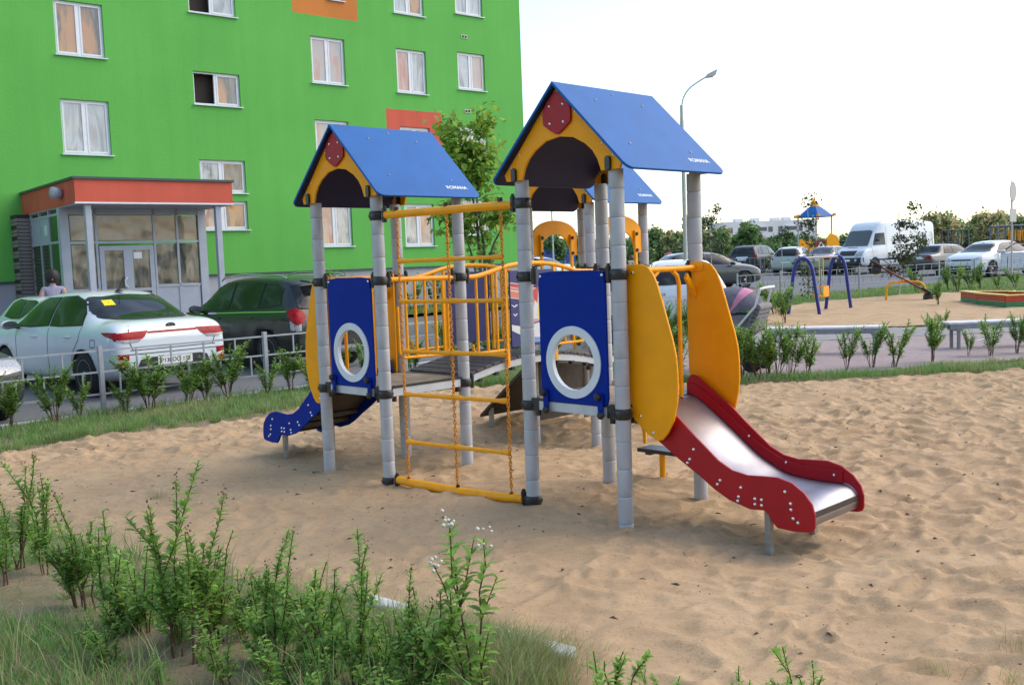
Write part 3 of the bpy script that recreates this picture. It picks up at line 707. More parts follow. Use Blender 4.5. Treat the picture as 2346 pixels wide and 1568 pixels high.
# ------------------------------------------------------------------ green apartment building
PHI = radians(39.5)
def stucco(name, col):
    return mat(name, col, .85, noise=.10, nscale=.5, bump=.5, bscale=18)
M['green'] = mat('green stucco', (.100, .415, .070), .85, noise=.05, nscale=.35, bump=.7, bscale=26, streak=.035)
M['redst'] = mat('red stucco', (.58, .105, .062), .85, noise=.06, nscale=.8, bump=.6, bscale=26, streak=.08)
M['orst'] = mat('orange stucco', (.56, .19, .035), .85, noise=.06, nscale=.8, bump=.6, bscale=26)
M['plinth'] = mat('grey plinth', (.36, .37, .41), .75, noise=.07, nscale=1, bump=.2, bscale=20, dirt=.2)
M['pvc'] = mat('white window frame', (.72, .74, .77), .35, noise=.03, nscale=5)
M['sill'] = mat('metal sill', (.60, .66, .72), .4, noise=.05, nscale=4)
M['flash'] = mat('dark green flashing', (.035, .075, .075), .5)
def mottled_glass(name, c1, c2, c3, s=2.2, ior=1.75, stretch=(1, 1, .25)):  # colour noise stands in for curtains, interiors and mirrored buildings
    m = glass(name, c1, ior, .04, wob=.5); N = m.node_tree; b = N.nodes['Principled BSDF']
    tc = N.nodes.new('ShaderNodeTexCoord'); mp = N.nodes.new('ShaderNodeMapping'); mp.inputs['Scale'].default_value = stretch; N.links.new(tc.outputs['Object'], mp.inputs['Vector'])
    t = N.nodes.new('ShaderNodeTexNoise'); t.inputs['Scale'].default_value = s; t.inputs['Detail'].default_value = 6; t.inputs['Distortion'].default_value = 1.2; N.links.new(mp.outputs[0], t.inputs['Vector'])
    r = N.nodes.new('ShaderNodeValToRGB'); e = r.color_ramp.elements; e[0].position = .36; e[0].color = (*c1, 1); e[1].position = .62; e[1].color = (*c3, 1); k = r.color_ramp.elements.new(.5); k.color = (*c2, 1)
    N.links.new(t.outputs[0], r.inputs[0]); N.links.new(r.outputs[0], b.inputs['Base Color']); return m
M['g_lace'] = mottled_glass('window glass with lace', (.24, .25, .25), (.46, .48, .48), (.30, .28, .26))
M['g_reflect'] = mottled_glass('window glass painted reflection', (.48, .20, .12), (.46, .36, .31), (.36, .35, .34), 1.9)  # peach tones paint the orange block's reflection into the pane colour
M['g_dark'] = mottled_glass('window glass dark', (.05, .035, .025), (.10, .07, .05), (.16, .13, .10), 1.4)
M['g_mix'] = mottled_glass('window glass mixed', (.30, .26, .20), (.13, .11, .09), (.46, .24, .10), 1.5)
M['dark'] = mat('dark interior', (.035, .024, .018), .8)
GB = empty('green_building', (-1.5, 38.5, 0), PHI, label='bright green apartment block with white windows and red and orange accent panels', cat='building')
FZ = .1
# s0,s1,z0(sill),z1(head), glass left, glass right
WINS = [(-14.62, -13.25, 8.24, 9.79, 'g_mix', 'g_mix'), (-14.62, -13.25, 5.40, 6.98, 'g_lace', 'g_lace'),
        (-10.60, -9.05, 9.95, 10.98, None, 'g_lace'), (-10.60, -9.05, 7.11, 8.14, None, 'g_mix'), (-10.57, -9.03, 4.35, 5.39, 'g_lace', 'g_mix'), (-10.57, -9.03, 3.17, 4.09, 'g_reflect', 'g_mix'),
        (-5.66, -5.05, 11.0, 12.3, 'g_lace', 'g_lace'), (-6.41, -5.09, 8.13, 9.70, 'g_reflect', 'g_reflect'), (-6.41, -5.09, 5.32, 6.89, 'g_reflect', 'g_lace'), (-6.45, -5.13, 2.57, 4.03, 'g_reflect', 'g_lace'),
        (-2.97, -1.66, 10.90, 12.4, 'g_lace', 'g_mix'), (-2.97, -1.66, 8.08, 9.65, 'g_reflect', 'g_lace'), (-2.95, -1.63, 5.28, 6.86, 'g_lace', 'g_lace'), (-2.92, -1.60, 2.52, 4.06, 'g_lace', 'g_reflect'),
        (-.20, 1.10, 11.23, 12.5, 'g_lace', 'g_lace'), (-.20, 1.10, 8.42, 9.81, 'g_lace', 'g_reflect'), (-.20, 1.10, 5.65, 7.03, 'g_reflect', 'g_lace'), (-.22, 1.08, 2.90, 4.24, 'g_lace', 'g_lace')]
VENTS = [(.02, .30, 10.33, 10.46), (.03, .32, 7.54, 7.67)]
ACC = [(-7.02, -4.5, 10.39, 13.2, 2), (-3.51, -1.06, 5.0, 7.46, 1)]
def facade():
    ss = sorted({-34.0, 2.98, *[w[0] for w in WINS], *[w[1] for w in WINS], *[v[0] for v in VENTS], *[v[1] for v in VENTS], *[a[0] for a in ACC], *[a[1] for a in ACC]})
    zs = sorted({1.76, 15.0, *[w[2] for w in WINS], *[w[3] for w in WINS], *[v[2] for v in VENTS], *[v[3] for v in VENTS], *[a[2] for a in ACC], *[a[3] for a in ACC]})
    m_ = MB()
    for s0, s1 in zip(ss, ss[1:]):
        for z0, z1 in zip(zs, zs[1:]):
            cs, cz = (s0+s1)/2, (z0+z1)/2
            if any(w[0] < cs < w[1] and w[2] < cz < w[3] for w in WINS): continue
            mi = 0
            for a in ACC:
                if a[0] < cs < a[1] and a[2] < cz < a[3]: mi = a[4]
            m_.add([(s0, 0, z0), (s1, 0, z0), (s1, 0, z1), (s0, 0, z1)], [(0, 1, 2, 3)], mi)
    for w_ in WINS:
        mi = 0
        for a in ACC:
            if a[0] < (w_[0]+w_[1])/2 < a[1] and a[2] < (w_[2]+w_[3])/2 < a[3]: mi = a[4]
        s0, s1, z0, z1 = w_[:4]; d = .14
        m_.add([(s0, 0, z0), (s0, d, z0), (s0, d, z1), (s0, 0, z1)], [(0, 1, 2, 3)], mi); m_.add([(s1, 0, z0), (s1, 0, z1), (s1, d, z1), (s1, d, z0)], [(0, 1, 2, 3)], mi)
        m_.add([(s0, 0, z1), (s0, d, z1), (s1, d, z1), (s1, 0, z1)], [(0, 1, 2, 3)], mi); m_.add([(s0, 0, z0), (s1, 0, z0), (s1, d, z0), (s0, d, z0)], [(0, 1, 2, 3)], mi)
    m_.add([(2.98, 0, 1.76), (2.98, 14, 1.76), (2.98, 14, 15), (2.98, 0, 15)], [(0, 1, 2, 3)], 0)
    m_.add([(-34, 0, 15), (2.98, 0, 15), (2.98, 14, 15), (-34, 14, 15)], [(0, 1, 2, 3)], 0)
    m_.add([(-34, 14, 0), (-34, 14, 15), (2.98, 14, 15), (2.98, 14, 0)], [(0, 1, 2, 3)], 0)
    m_.add([(-34, 0, 0), (-34, 0, 15), (-34, 14, 15), (-34, 14, 0)], [(0, 1, 2, 3)], 0)
    m_.obj('wall', [M['green'], M['redst'], M['orst']], GB, recalc=False)
    MB().b2((-34, .04, -1), (2.95, 13.9, 1.72)).obj('plinth', M['plinth'], GB)
    MB().b2((-34, -.035, 1.715), (3.015, .04, 1.765)).obj('plinth_flashing', M['flash'], GB)
    MB().b2((-34, .35, 1.9), (2.6, 13, 14.9)).obj('interior', M['dark'], GB)
facade()
for (s0, s1, z0, z1, gl, gr) in WINS:
    small = (s1-s0) < .9; y0, y1 = .085, .15; f = .055; sm = (s0+s1)/2 if not (z1-z0 < 1.1) else s0+(s1-s0)*.48
    if small: sm = s1+9
    fr = MB(); fr.b2((s0, y0, z0), (s0+f, y1, z1)); fr.b2((s1-f, y0, z0), (s1, y1, z1)); fr.b2((s0+f, y0, z0), (s1-f, y1, z0+f)); fr.b2((s0+f, y0, z1-f), (s1-f, y1, z1))
    if not small: fr.b2((sm-.04, y0, z0+f), (sm+.04, y1, z1-f))
    halves = ((s0+f, sm-.04, gl), (sm+.04, s1-f, gr)) if not small else ((s0+f, s1-f, gl),)
    wo = fr.obj('window', M['pvc'], GB)
    for a, b, g_ in halves:
        if g_ is None: continue
        q = MB(); e = .045
        q.b2((a, y0-.012, z0+f), (a+e, y1-.02, z1-f)); q.b2((b-e, y0-.012, z0+f), (b, y1-.02, z1-f)); q.b2((a+e, y0-.012, z0+f), (b-e, y1-.02, z0+f+e)); q.b2((a+e, y0-.012, z1-f-e), (b-e, y1-.02, z1-f))
        q.obj('sash', M['pvc'], wo)
        MB().b2((a+e, y0+.012, z0+f+e), (b-e, y0+.03, z1-f-e)).obj('pane', M[g_], wo)
    MB().b2((s0-.05, -.07, z0-.035), (s1+.06, .084, z0-.003)).obj('sill', M['sill'], wo)
for v in VENTS:
    q = MB(); s0, s1, z0, z1 = v
    q.b2((s0, -.02, z0), (s1, -.004, z1)); vo = q.obj('vent', mat('vent frame', (.55, .55, .45), .5), GB)
    q = MB(); m2 = (s0+s1)/2
    q.b2((s0+.03, -.024, z0+.025), (m2-.015, -.019, z1-.025)); q.b2((m2+.015, -.024, z0+.025), (s1-.03, -.019, z1-.025)); q.obj('grille', M['dark'], vo)

# entrance porch: local frame of the facade, y negative towards the street
PO = empty('entrance_porch', (-1.5, 38.5, 0), PHI, label='glazed entrance porch with red flat roof band in front of the green block', cat='porch')
R0, R1, RD = -15.85, -11.78, -5.0
MB().b2((R0, RD, 3.62), (R1, -.02, 4.20)).obj('roof', M['redst'], PO)
MB().b2((R0-.05, RD-.05, 4.20), (R1+.05, -.01, 4.26)).obj('roof_flashing', M['flash'], PO)
MB().b2((R0+.02, RD+.02, 3.585), (R1-.02, -.02, 3.62)).obj('soffit', M['plinth'], PO)
MB().b2((R0-.015, RD-.015, 3.60), (R1+.015, RD+.03, 3.64)).obj('trim', M['pvc'], PO)
M['alu'] = mat('grey aluminium', (.36, .40, .46), .4, noise=.05, nscale=4)
for s_ in (R0+.32, R1-.38): MB().b2((s_-.075, RD+.10, -.3), (s_+.075, RD+.25, 3.585)).obj('column', M['alu'], PO, bevel=.01)
WY = -3.5
WL, WR = -15.62, -12.18
M['pane'] = mottled_glass('porch glass', (.05, .06, .05), (.13, .13, .11), (.24, .21, .17), 3.2, 1.55, (1.2, 1, .35))
M['pane_reflect'] = mottled_glass('porch glass painted reflection', (.34, .27, .20), (.30, .25, .20), (.20, .18, .15), 2.0, 1.55, (1, 1, .7))  # cream and peach reflection painted into the upper panes
M['pane2'] = glass('porch side glass', (.03, .06, .025), 1.6, .05)
def glazed(n0, axis):
    pass
wf = MB(); ST = .07
def fb(a, b): wf.b2(a, b)
DL, DR = -14.95, -13.42
xs = [WL, DL, DR, (DR+WR)/2+.02, WR]
wf.b2((WL-.22, WY-.02, -.3), (WL, WY+.2, 3.585)); wf.b2((WR, WY-.02, -.3), (WR+.22, WY+.2, 3.585))
for x in xs[1:-1]: wf.b2((x-.03, WY, -.3), (x+.03, WY+.08, 3.585))
wf.b2((WL, WY, 3.42), (WR, WY+.08, 3.585)); wf.b2((WL, WY+.005, 2.66), (WR, WY+.075, 2.73))
wf.b2((WL, WY, 1.42), (DL-.03, WY+.08, 1.48)); wf.b2((DR+.03, WY, 1.46), (WR, WY+.08, 1.52))
frm = wf.obj('glazing_frame', M['alu'], PO)
def pane(x0, x1, z0, z1, m_='pane'): MB().b2((x0+.035, WY+.03, z0+.02), (x1-.035, WY+.045, z1-.02)).obj('pane', M[m_], frm)
for x0, x1 in zip(xs, xs[1:]):
    pane(x0, x1, 2.73, 3.42, 'pane_reflect')
    if x0 != DL: pane(x0, x1, 1.52, 2.66); MB().b2((x0+.03, WY+.02, -.3), (x1-.03, WY+.06, 1.46)).obj('infill_panel', M['alu'], frm)
for a, b in ((DL+.05, (DL+DR)/2+.02), ((DL+DR)/2+.02, DR-.05)):
    q = MB(); q.b2((a, WY-.02, .5), (a+.12, WY+.05, 2.60)); q.b2((b-.12, WY-.02, .5), (b, WY+.05, 2.60)); q.b2((a+.12, WY-.02, 2.48), (b-.12, WY+.05, 2.60)); q.b2((a+.12, WY-.02, 1.38), (b-.12, WY+.05, 1.46)); q.b2((a+.12, WY-.02, .5), (b-.12, WY+.05, .7))
    do = q.obj('door', M['alu'], PO)
    MB().b2((a+.12, WY+.01, 1.46), (b-.12, WY+.025, 2.48)).obj('pane', M['pane'], do)
    MB().b2((a+.12, WY+.01, .7), (b-.12, WY+.025, 1.38)).obj('pane', M['pane'], do)
    if a > -14.5: MB().b2((a+.15, WY-.0, 2.25), (a+.37, WY+.008, 2.42)).obj('notice', M['pvc'], do)
xh = (DL+DR)/2-.06
MB().tube([(xh, WY-.02, 1.75), (xh-.0, WY-.09, 1.75), (xh-.06, WY-.09, 1.70), (xh-.06, WY-.09, 1.56), (xh, WY-.09, 1.48), (xh, WY-.02, 1.48)], .018, 8).obj('handle', M['pvc'], PO)
MB().b2((WL-.2, WY+.2, .3), (WR+.2, -.05, .4)).obj('floor', M['path'], PO)
# side glazing (left), brick pier and lamp on the roof band
sg_ = MB(); xsd = WL-.20
for y in (WY+.25, WY+1.1, WY+2.0, WY+2.9): sg_.b2((xsd, y-.03, -.3), (xsd+.07, y+.03, 3.585))
for z in (3.42, 2.70, 1.0): sg_.b2((xsd+.01, WY+.2, z), (xsd+.06, WY+2.9, z+.06))
sgo = sg_.obj('side_frame', M['alu'], PO)
for k, (y0, y1) in enumerate(((WY+.28, WY+1.07), (WY+1.13, WY+1.97), (WY+2.03, WY+2.87))):
    MB().b2((xsd+.03, y0, 2.76), (xsd+.045, y1, 3.42)).obj('pane', M['pane2'] if k < 1 else M['alu'], sgo)
    MB().b2((xsd+.03, y0, 1.06), (xsd+.045, y1, 2.70)).obj('pane', M['pane2'], sgo)
MB().b2((xsd+.02, WY+1.35, 2.95), (xsd+.029, WY+1.62, 3.22)).obj('notice', M['white'], sgo)
M['brick'] = mat('grey brick', (.20, .185, .165), .85, noise=.2, nscale=9, bump=.5, bscale=40)
br_ = MB()
bm0 = MB().box((0, 0, 0), (.39, .62, .086)); t0 = bm0.obj('brick', M['brick'], bevel=.008); bmesh_ = t0.data; bpy.data.objects.remove(t0)
pier = MB().b2((xsd-.36, -.62, -.3), (xsd+.02, -.03, 3.60)).obj('brick_pier', M['dark'], PO)
for k in range(38):
    o = link('brick', bmesh_, pier, (xsd-.17+.008*((k*7) % 3-1), -.325, -.25+k*.1), (0, 0, 0)); q = o.modifiers.new('b', 'BEVEL'); q.width = .008
# wedge lamp on the side of the roof band
lm = MB(); lm.lathe([(.03, 0), (.10, .02), (.14, .10), (.15, .26), (.02, .28)], c=(R0-.01, RD+1.05, 3.93), n=14, R=Matrix.Rotation(-pi/2, 3, 'Y') @ Matrix.Rotation(.25, 3, 'X'))
lmo = lm.obj('wall_lamp', M['alu'], PO)
MB().box((R0-.05, RD+1.25, 3.93), (.08, .35, .22), Matrix.Rotation(.3, 3, 'X')).obj('lamp_box', M['alu'], PO, bevel=.03)

# ------------------------------------------------------------------ cars
def paint(name, col, rough=.18, coat=1.0, metal=0):
    m = mat(name, col, rough+.2, metal=metal, coat=coat, noise=.04, nscale=2); return m
M['pwhite'] = paint('white paint', (.60, .66, .70)); M['pblack'] = paint('dark green black paint', (.006, .010, .009), coat=.5); M['pgrey'] = paint('grey green paint', (.035, .045, .042), rough=.3, coat=0)
M['psilver'] = paint('silver paint', (.42, .44, .46), metal=.4); M['pbeige'] = paint('beige silver paint', (.36, .34, .30), metal=.4); M['pdark'] = paint('charcoal paint', (.010, .012, .018), coat=.3); M['pdgrey'] = paint('dark grey paint', (.05, .058, .065), metal=.2)
M['carglass'] = mottled_glass('car glass', (.006, .008, .008), (.016, .018, .018), (.05, .055, .055), 1.1, 1.40, (1, 1, 1.4))
for l_ in list(M['carglass'].node_tree.nodes['Principled BSDF'].inputs['Normal'].links): M['carglass'].node_tree.links.remove(l_)
M['carglass2'] = glass('car glass clear', (.05, .065, .06), 1.9, .02)
M['rubber'] = mat('tyre rubber', (.018, .018, .018), .8, noise=.2, nscale=30)
M['plast'] = mat('black car plastic', (.020, .020, .022), .55)
M['rim'] = mat('alloy rim', (.45, .46, .48), .3, metal=.8)
M['chrome'] = mat('chrome', (.7, .7, .7), .12, metal=1)
M['lampred'] = mat('red lamp', (.30, .002, .003), .3, spec=.25, noise=.4, nscale=30)
M['lampclr'] = mat('clear lamp', (.36, .37, .38), .15, coat=.5, noise=.25, nscale=50)
M['lampor'] = mat('orange lamp', (.7, .16, .02), .15, coat=1)
M['plate'] = mat('number plate', (.72, .72, .70), .5)
M['ink'] = mat('black print', (.015, .015, .015), .5)
M['yellow'] = mat('yellow sticker', (.80, .62, .01), .5)
def loftcar(spec, m_paint, wheels, r):
    """body from stations (x, ztop, zbelt, halfw, roofhalf, zbot) -> subdivided mesh with wheel arches cut"""
    rings = []
    for (x, zt, zb, w_, rw, z0) in spec:
        hb = zt-zb
        if hb > .14:
            half = [(0, z0), (w_*.86, z0), (w_*.975, z0+.10), (w_, z0+(zb-z0)*.45), (w_*.995, zb-.10), (w_*.965, zb), ((w_*.955+rw)/2*1.012, zb+hb*.5), (rw, zt-.075), (rw-.07, zt-.022), (rw*.5, zt-.002), (0, zt)]
        else:
            half = [(0, z0), (w_*.86, z0), (w_*.975, z0+.10), (w_, z0+(zb-z0)*.45), (w_*.995, zb-.10), (w_*.965, zb-.02), (w_*.93, zb+hb*.35), (w_*.84, zt-.03), (w_*.70, zt-.012), (w_*.4, zt-.002), (0, zt)]
        ring = [(x, y, z) for y, z in half]+[(x, -y, z) for y, z in half[-2:0:-1]]
        rings.append(ring)
    n = len(rings[0]); V = [p for R_ in rings for p in R_]; F = []
    for i in range(len(rings)-1):
        for k in range(n): F.append((i*n+k, (i+1)*n+k, (i+1)*n+(k+1) % n, i*n+(k+1) % n))
    # end caps as strips left-right
    for base, rev in ((0, False), ((len(rings)-1)*n, True)):
        for k in range(n//2):
            a, b = base+k, base+k+1; c, d = base+(n-k-1) % n, base+(n-k) % n
            q = [a, b, c, d]
            q = list(dict.fromkeys(q))
            if len(q) >= 3: F.append(tuple(q if not rev else q[::-1]))
    m_ = MB(); m_.add(V, F, 0, True); o = m_.obj('body', [m_paint, M['plast']])
    s_ = o.modifiers.new('s', 'SUBSURF'); s_.levels = 2; s_.render_levels = 2
    cut = MB()
    for (wx, wz, wr) in wheels:
        for sy in (-1, 1): cut.tube([(wx, sy*.60, wz), (wx, sy*1.3, wz)], wr, 32, 1)
    co = cut.obj('cut', [m_paint, M['plast']]); bo = o.modifiers.new('c', 'BOOLEAN'); bo.operation = 'DIFFERENCE'; bo.object = co; bo.solver = 'EXACT'
    dg = bpy.context.evaluated_depsgraph_get(); me = bpy.data.meshes.new_from_object(o.evaluated_get(dg))
    bpy.data.objects.remove(o); bpy.data.objects.remove(co)
    return me
def bvh_of(me): return BVHTree.FromPolygons([v.co for v in me.vertices], [tuple(p.vertices) for p in me.polygons])
PROJ = {'L': lambda a, b: (Vector((a, 3, b)), Vector((0, -1, 0))), 'R': lambda a, b: (Vector((a, -3, b)), Vector((0, 1, 0))),
        'B': lambda a, b: (Vector((-3, a, b)), Vector((1, 0, 0))), 'F': lambda a, b: (Vector((9, a, b)), Vector((-1, 0, 0))), 'T': lambda a, b: (Vector((a, b, 5)), Vector((0, 0, -1)))}
def conform(bv, poly, proj, off, step=.05, rnd=0):
    if rnd: poly = [(p.x, p.y) for p in catmull([Vector((a, b, 0)) for a, b in poly], rnd, True)]
    B = []
    for i, (a, b) in enumerate(poly):
        c, d = poly[(i+1) % len(poly)]; L = math.hypot(c-a, d-b); k = max(1, int(L/step))
        for j in range(k): B.append((a+(c-a)*j/k, b+(d-b)*j/k))
    xs = [p[0] for p in B]; ys = [p[1] for p in B]; I = []
    gx = np.arange(min(xs)+step/2, max(xs), step); gy = np.arange(min(ys)+step/2, max(ys), step)
    if len(gx) and len(gy):
        X, Y = np.meshgrid(gx, gy); k = inpoly(X, Y, B) & (edge_dist(X, Y, B) > step*.4); I = list(zip(X[k], Y[k]))
    vs, es, fs, *_ = delaunay_2d_cdt([Vector(p) for p in B+I], [], [list(range(len(B)))], 1, 1e-5)
    V = []
    f0, dr = PROJ[proj](0, 0)
    for v in vs:
        o_, d_ = PROJ[proj](v.x, v.y); h = bv.ray_cast(o_, d_)
        if h[0] is None: V.append(None)
        else:
            V.append(h[0]-d_*off if abs(h[1].dot(d_)) < .2 else h[0]+h[1]*(off if h[1].dot(d_) < 0 else -off))
    F = [f for f in fs if all(V[i] is not None for i in f)]
    V = [v if v is not None else Vector((0, 0, 0)) for v in V]
    return V, [tuple(f) for f in F]
def patch(bv, polys, m_, parent, name, off=.004, step=.05, rnd=0, sm=True):
    for proj, poly in polys:
        mb_ = MB(); V, F = conform(bv, poly, proj, off, step, rnd); mb_.add(V, F, 0, sm); o = mb_.obj(name, m_, parent)
    return o
def inset(poly, d):
    cx_ = sum(p[0] for p in poly)/len(poly); cy_ = sum(p[1] for p in poly)/len(poly)
    out = []
    for a, b in poly:
        L = math.hypot(a-cx_, b-cy_); out.append((cx_+(a-cx_)*(1-d/L), cy_+(b-cy_)*(1-d/L)))
    return out
def seam(bv, pts, proj, wd=.006, off=.0025):
    mb_ = MB()
    pts2 = []
    for a, b in zip(pts, pts[1:]):
        k = max(1, int(math.hypot(b[0]-a[0], b[1]-a[1])/.06)); pts2 += [(a[0]+(b[0]-a[0])*j/k, a[1]+(b[1]-a[1])*j/k) for j in range(k)]
    pts2.append(pts[-1]); V = []
    for i, p in enumerate(pts2):
        q0 = pts2[max(i-1, 0)]; q1 = pts2[min(i+1, len(pts2)-1)]; dx, dy = q1[0]-q0[0], q1[1]-q0[1]; L = math.hypot(dx, dy) or 1
        for s_ in (-1, 1):
            o_, d_ = PROJ[proj](p[0]-dy/L*wd*s_, p[1]+dx/L*wd*s_); h = bv.ray_cast(o_, d_)
            V.append((h[0]-d_*off) if h[0] is not None else None)
    F = [(2*i, 2*i+1, 2*i+3, 2*i+2) for i in range(len(pts2)-1) if all(V[j] is not None for j in (2*i, 2*i+1, 2*i+2, 2*i+3))]
    return [v if v is not None else Vector((0, 0, 0)) for v in V], F
def wheel_mesh(r, w_=.2, spokes=5):
    t = MB(); t.lathe([(r*.66, -w_/2), (r*.93, -w_/2), (r, -w_*.36), (r, w_*.36), (r*.93, w_/2), (r*.66, w_/2)], n=32, R=Matrix.Rotation(pi/2, 3, 'X'))
    rm_ = MB(); rm_.lathe([(r*.67, -w_*.3), (r*.67, w_*.46), (r*.62, w_*.46), (r*.60, w_*.20), (r*.2, w_*.18)], n=32, R=Matrix.Rotation(-pi/2, 3, 'X'), mi=0)
    return t, rm_
WH = {}
def wheel(parent, x, y, r, side, spokes=5):
    key = (r, spokes)
    if key not in WH:
        t, _ = wheel_mesh(r); to = t.obj('tyre', M['rubber'])
        q = MB(); q.lathe([(r*.68, .0), (r*.68, .085), (r*.63, .09), (r*.60, .04), (r*.05, .04)], n=32, mi=1)
        for k in range(spokes):
            a = 2*pi*k/spokes
            for da in (-.13, .13):
                R_ = Matrix.Rotation(a+da, 3, 'Z'); q.box(R_ @ Vector((r*.36, 0, .075)), (r*.60, r*.10, .02), R_, 0)
        q.lathe([(r*.16, .06), (r*.16, .09), (r*.05, .095)], n=16, mi=0); q.lathe([(r*.69, .03), (r*.69, .088), (r*.64, .092), (r*.64, .03)], n=32, mi=0)
        ro = q.obj('rim', [M['rim'], M['plast']]); WH[key] = (to.data, ro.data); bpy.data.objects.remove(to); bpy.data.objects.remove(ro)
    we = link('wheel', WH[key][0], parent, (x, y, r)); link('rim', WH[key][1], we, (0, side*.01, 0), (-pi/2*side, 0, 0))
def car(pos, heading, spec, paintm, wx, wr, kind, label, group=None, cat='car', lod=0, **K):
    """pos = ground point under the middle of the REAR end; heading = direction of travel (world angle)"""
    me = loftcar(spec, paintm, [(wx[0], wr, wr*1.13), (wx[1], wr, wr*1.13)], wr)
    root = empty('parked_car' if cat != 'van' else 'parked_van', pos, heading, label=label, cat=cat, group=group)
    body = link('body', me, root); body.data.materials[0] = paintm
    bv = bvh_of(me)
    W_2 = max(s_[3] for s_ in spec)
    for x in wx:
        for sy in (-1, 1): wheel(root, x, sy*(W_2-.115), wr, sy, K.get('spokes', 5))
    for nm, polys, mm, off, rnd in K.get('patches', []):
        patch(bv, polys, mm, root, nm, off, .04 if not lod else .07, rnd)
    for pr_j, pts in K.get('seams', []):
        pass
    for pr_j, pts in K.get('seams', []):
        V, F = seam(bv, pts, pr_j); MB_ = MB(); MB_.add(V, F); MB_.obj('panel_gap', M['plast'], root)
    return root, bv
def both(poly): return [('L', poly), ('R', poly)]
def mirror(poly): return [(-a, b) for a, b in poly][::-1]
def sidewins(wins, trim=.022, glassm='carglass'):
    out = []
    for wp in wins:
        wp = [(a, b+.03) if b < wp[0][1]+.06 else (a, b) for a, b in wp]; out.append(('window_trim', both(inset(wp, -trim)), M['plast'], .006, 0)); out.append(('window', both(wp), M[glassm], .011, 0))
    return out
SEDAN = [(.0, .80, .78, .70, .5, .42), (.03, .90, .84, .80, .5, .34), (.10, 1.00, .90, .845, .5, .28), (.22, 1.045, .92, .862, .5, .25), (.50, 1.06, .935, .868, .55, .20), (.68, 1.10, .94, .870, .60, .18), (.95, 1.24, .94, .871, .60, .17), (1.25, 1.375, .935, .872, .585, .17), (1.55, 1.445, .93, .873, .58, .17), (1.95, 1.468, .925, .874, .585, .17), (2.4, 1.455, .915, .874, .59, .17), (2.8, 1.40, .905, .872, .60, .17), (3.15, 1.21, .90, .870, .62, .17), (3.42, 1.03, .895, .868, .6, .17), (3.75, .975, .87, .862, .5, .18), (4.05, .90, .82, .845, .5, .19), (4.26, .80, .74, .80, .5, .22), (4.36, .68, .64, .72, .4, .27), (4.40, .58, .56, .62, .4, .33)]
kw1 = [(1.00, .965), (1.62, .955), (1.95, .95), (1.96, 1.375), (1.60, 1.378), (1.32, 1.31), (1.10, 1.15)]
kw2 = [(2.02, .95), (2.6, .94), (3.17, .935), (3.0, 1.06), (2.72, 1.26), (2.45, 1.355), (2.02, 1.375)]
rearwinK = [(-.62, 1.09), (0, 1.075), (.62, 1.09), (.52, 1.345), (.3, 1.365), (0, 1.37), (-.3, 1.365), (-.52, 1.345)]
wsK = [(-.66, 1.02), (0, 1.01), (.66, 1.02), (.55, 1.36), (0, 1.39), (-.55, 1.36)]
lampL = [(.855, .885), (.60, .900), (.36, .905), (.42, .83), (.52, .765), (.70, .755), (.855, .80)]
def kia_patches(M_lamp='lampred'):
    P = [('rear_window_trim', [('B', inset(rearwinK, -.025))], M['plast'], .003, 4), ('rear_window', [('B', rearwinK)], M['carglass'], .006, 4), ('windshield', [('F', wsK)], M['carglass'], .005, 4)]
    P += sidewins([kw1, kw2])
    return P
def textpatch(root, s, size, loc, rotm, m_, name='lettering'):
    me = text_mesh(s, size, mt=m_); o = link(name, me, root); R_ = rotm.to_4x4(); R_.translation = loc; o.matrix_local = R_; return o
RB = Matrix(((0, 0, -1), (-1, 0, 0), (0, 1, 0)))     # text on the rear face: x-> -y, y-> z, normal -x
HEADL = math.atan2(-E1.y, -E1.x)                      # nose away from the camera towards the building
rear_mid = Vector((-5.28, 15.51, -.115)); HEADK = radians(138.6); KS = 1.13; FK = Vector((cos(HEADK), sin(HEADK), 0)); SK_ = Vector((sin(HEADK), -cos(HEADK), 0))
P = kia_patches()
P += [('tail_lamp', [('B', lampL), ('B', mirror(lampL)), ('L', [(.02, .80), (.30, .86), (.40, .90), (.22, .905), (.02, .895)]), ('R', [(.02, .80), (.30, .86), (.40, .90), (.22, .905), (.02, .895)])], M['lampred'], .006, 0),
      ('light_strip', [('B', [(-.37, .895), (.37, .895), (.37, .868), (-.37, .868)])], M['lampred'], .005, 0),
      ('reversing_lamp', [('B', [(.80, .80), (.47, .80), (.53, .768), (.70, .758), (.80, .782)]), ('B', mirror([(.80, .80), (.47, .80), (.53, .768), (.70, .758), (.80, .782)]))], M['lampclr'], .009, 0),
      ('lower_grille', [('B', [(-.60, .30), (.60, .30), (.50, .52), (.40, .545), (-.40, .545), (-.50, .52)])], M['plast'], .006, 0),
      ('reflector', [('B', [(.66, .52), (.80, .55), (.80, .61), (.66, .60)]), ('B', mirror([(.66, .52), (.80, .55), (.80, .61), (.66, .60)]))], M['lampred'], .008, 0),
      ('fog_lamp', [('B', [(.68, .42), (.80, .42), (.80, .51), (.68, .49)]), ('B', mirror([(.68, .42), (.80, .42), (.80, .51), (.68, .49)]))], M['lampor'], .008, 0),
      ('number_plate', [('B', [(-.26, .43), (.26, .43), (.26, .54), (-.26, .54)])], M['plate'], .016, 0),
      ('sticker', [('B', [(.46, 1.24), (.30, 1.245), (.28, 1.32), (.43, 1.315)])], M['yellow'], .010, 0)]
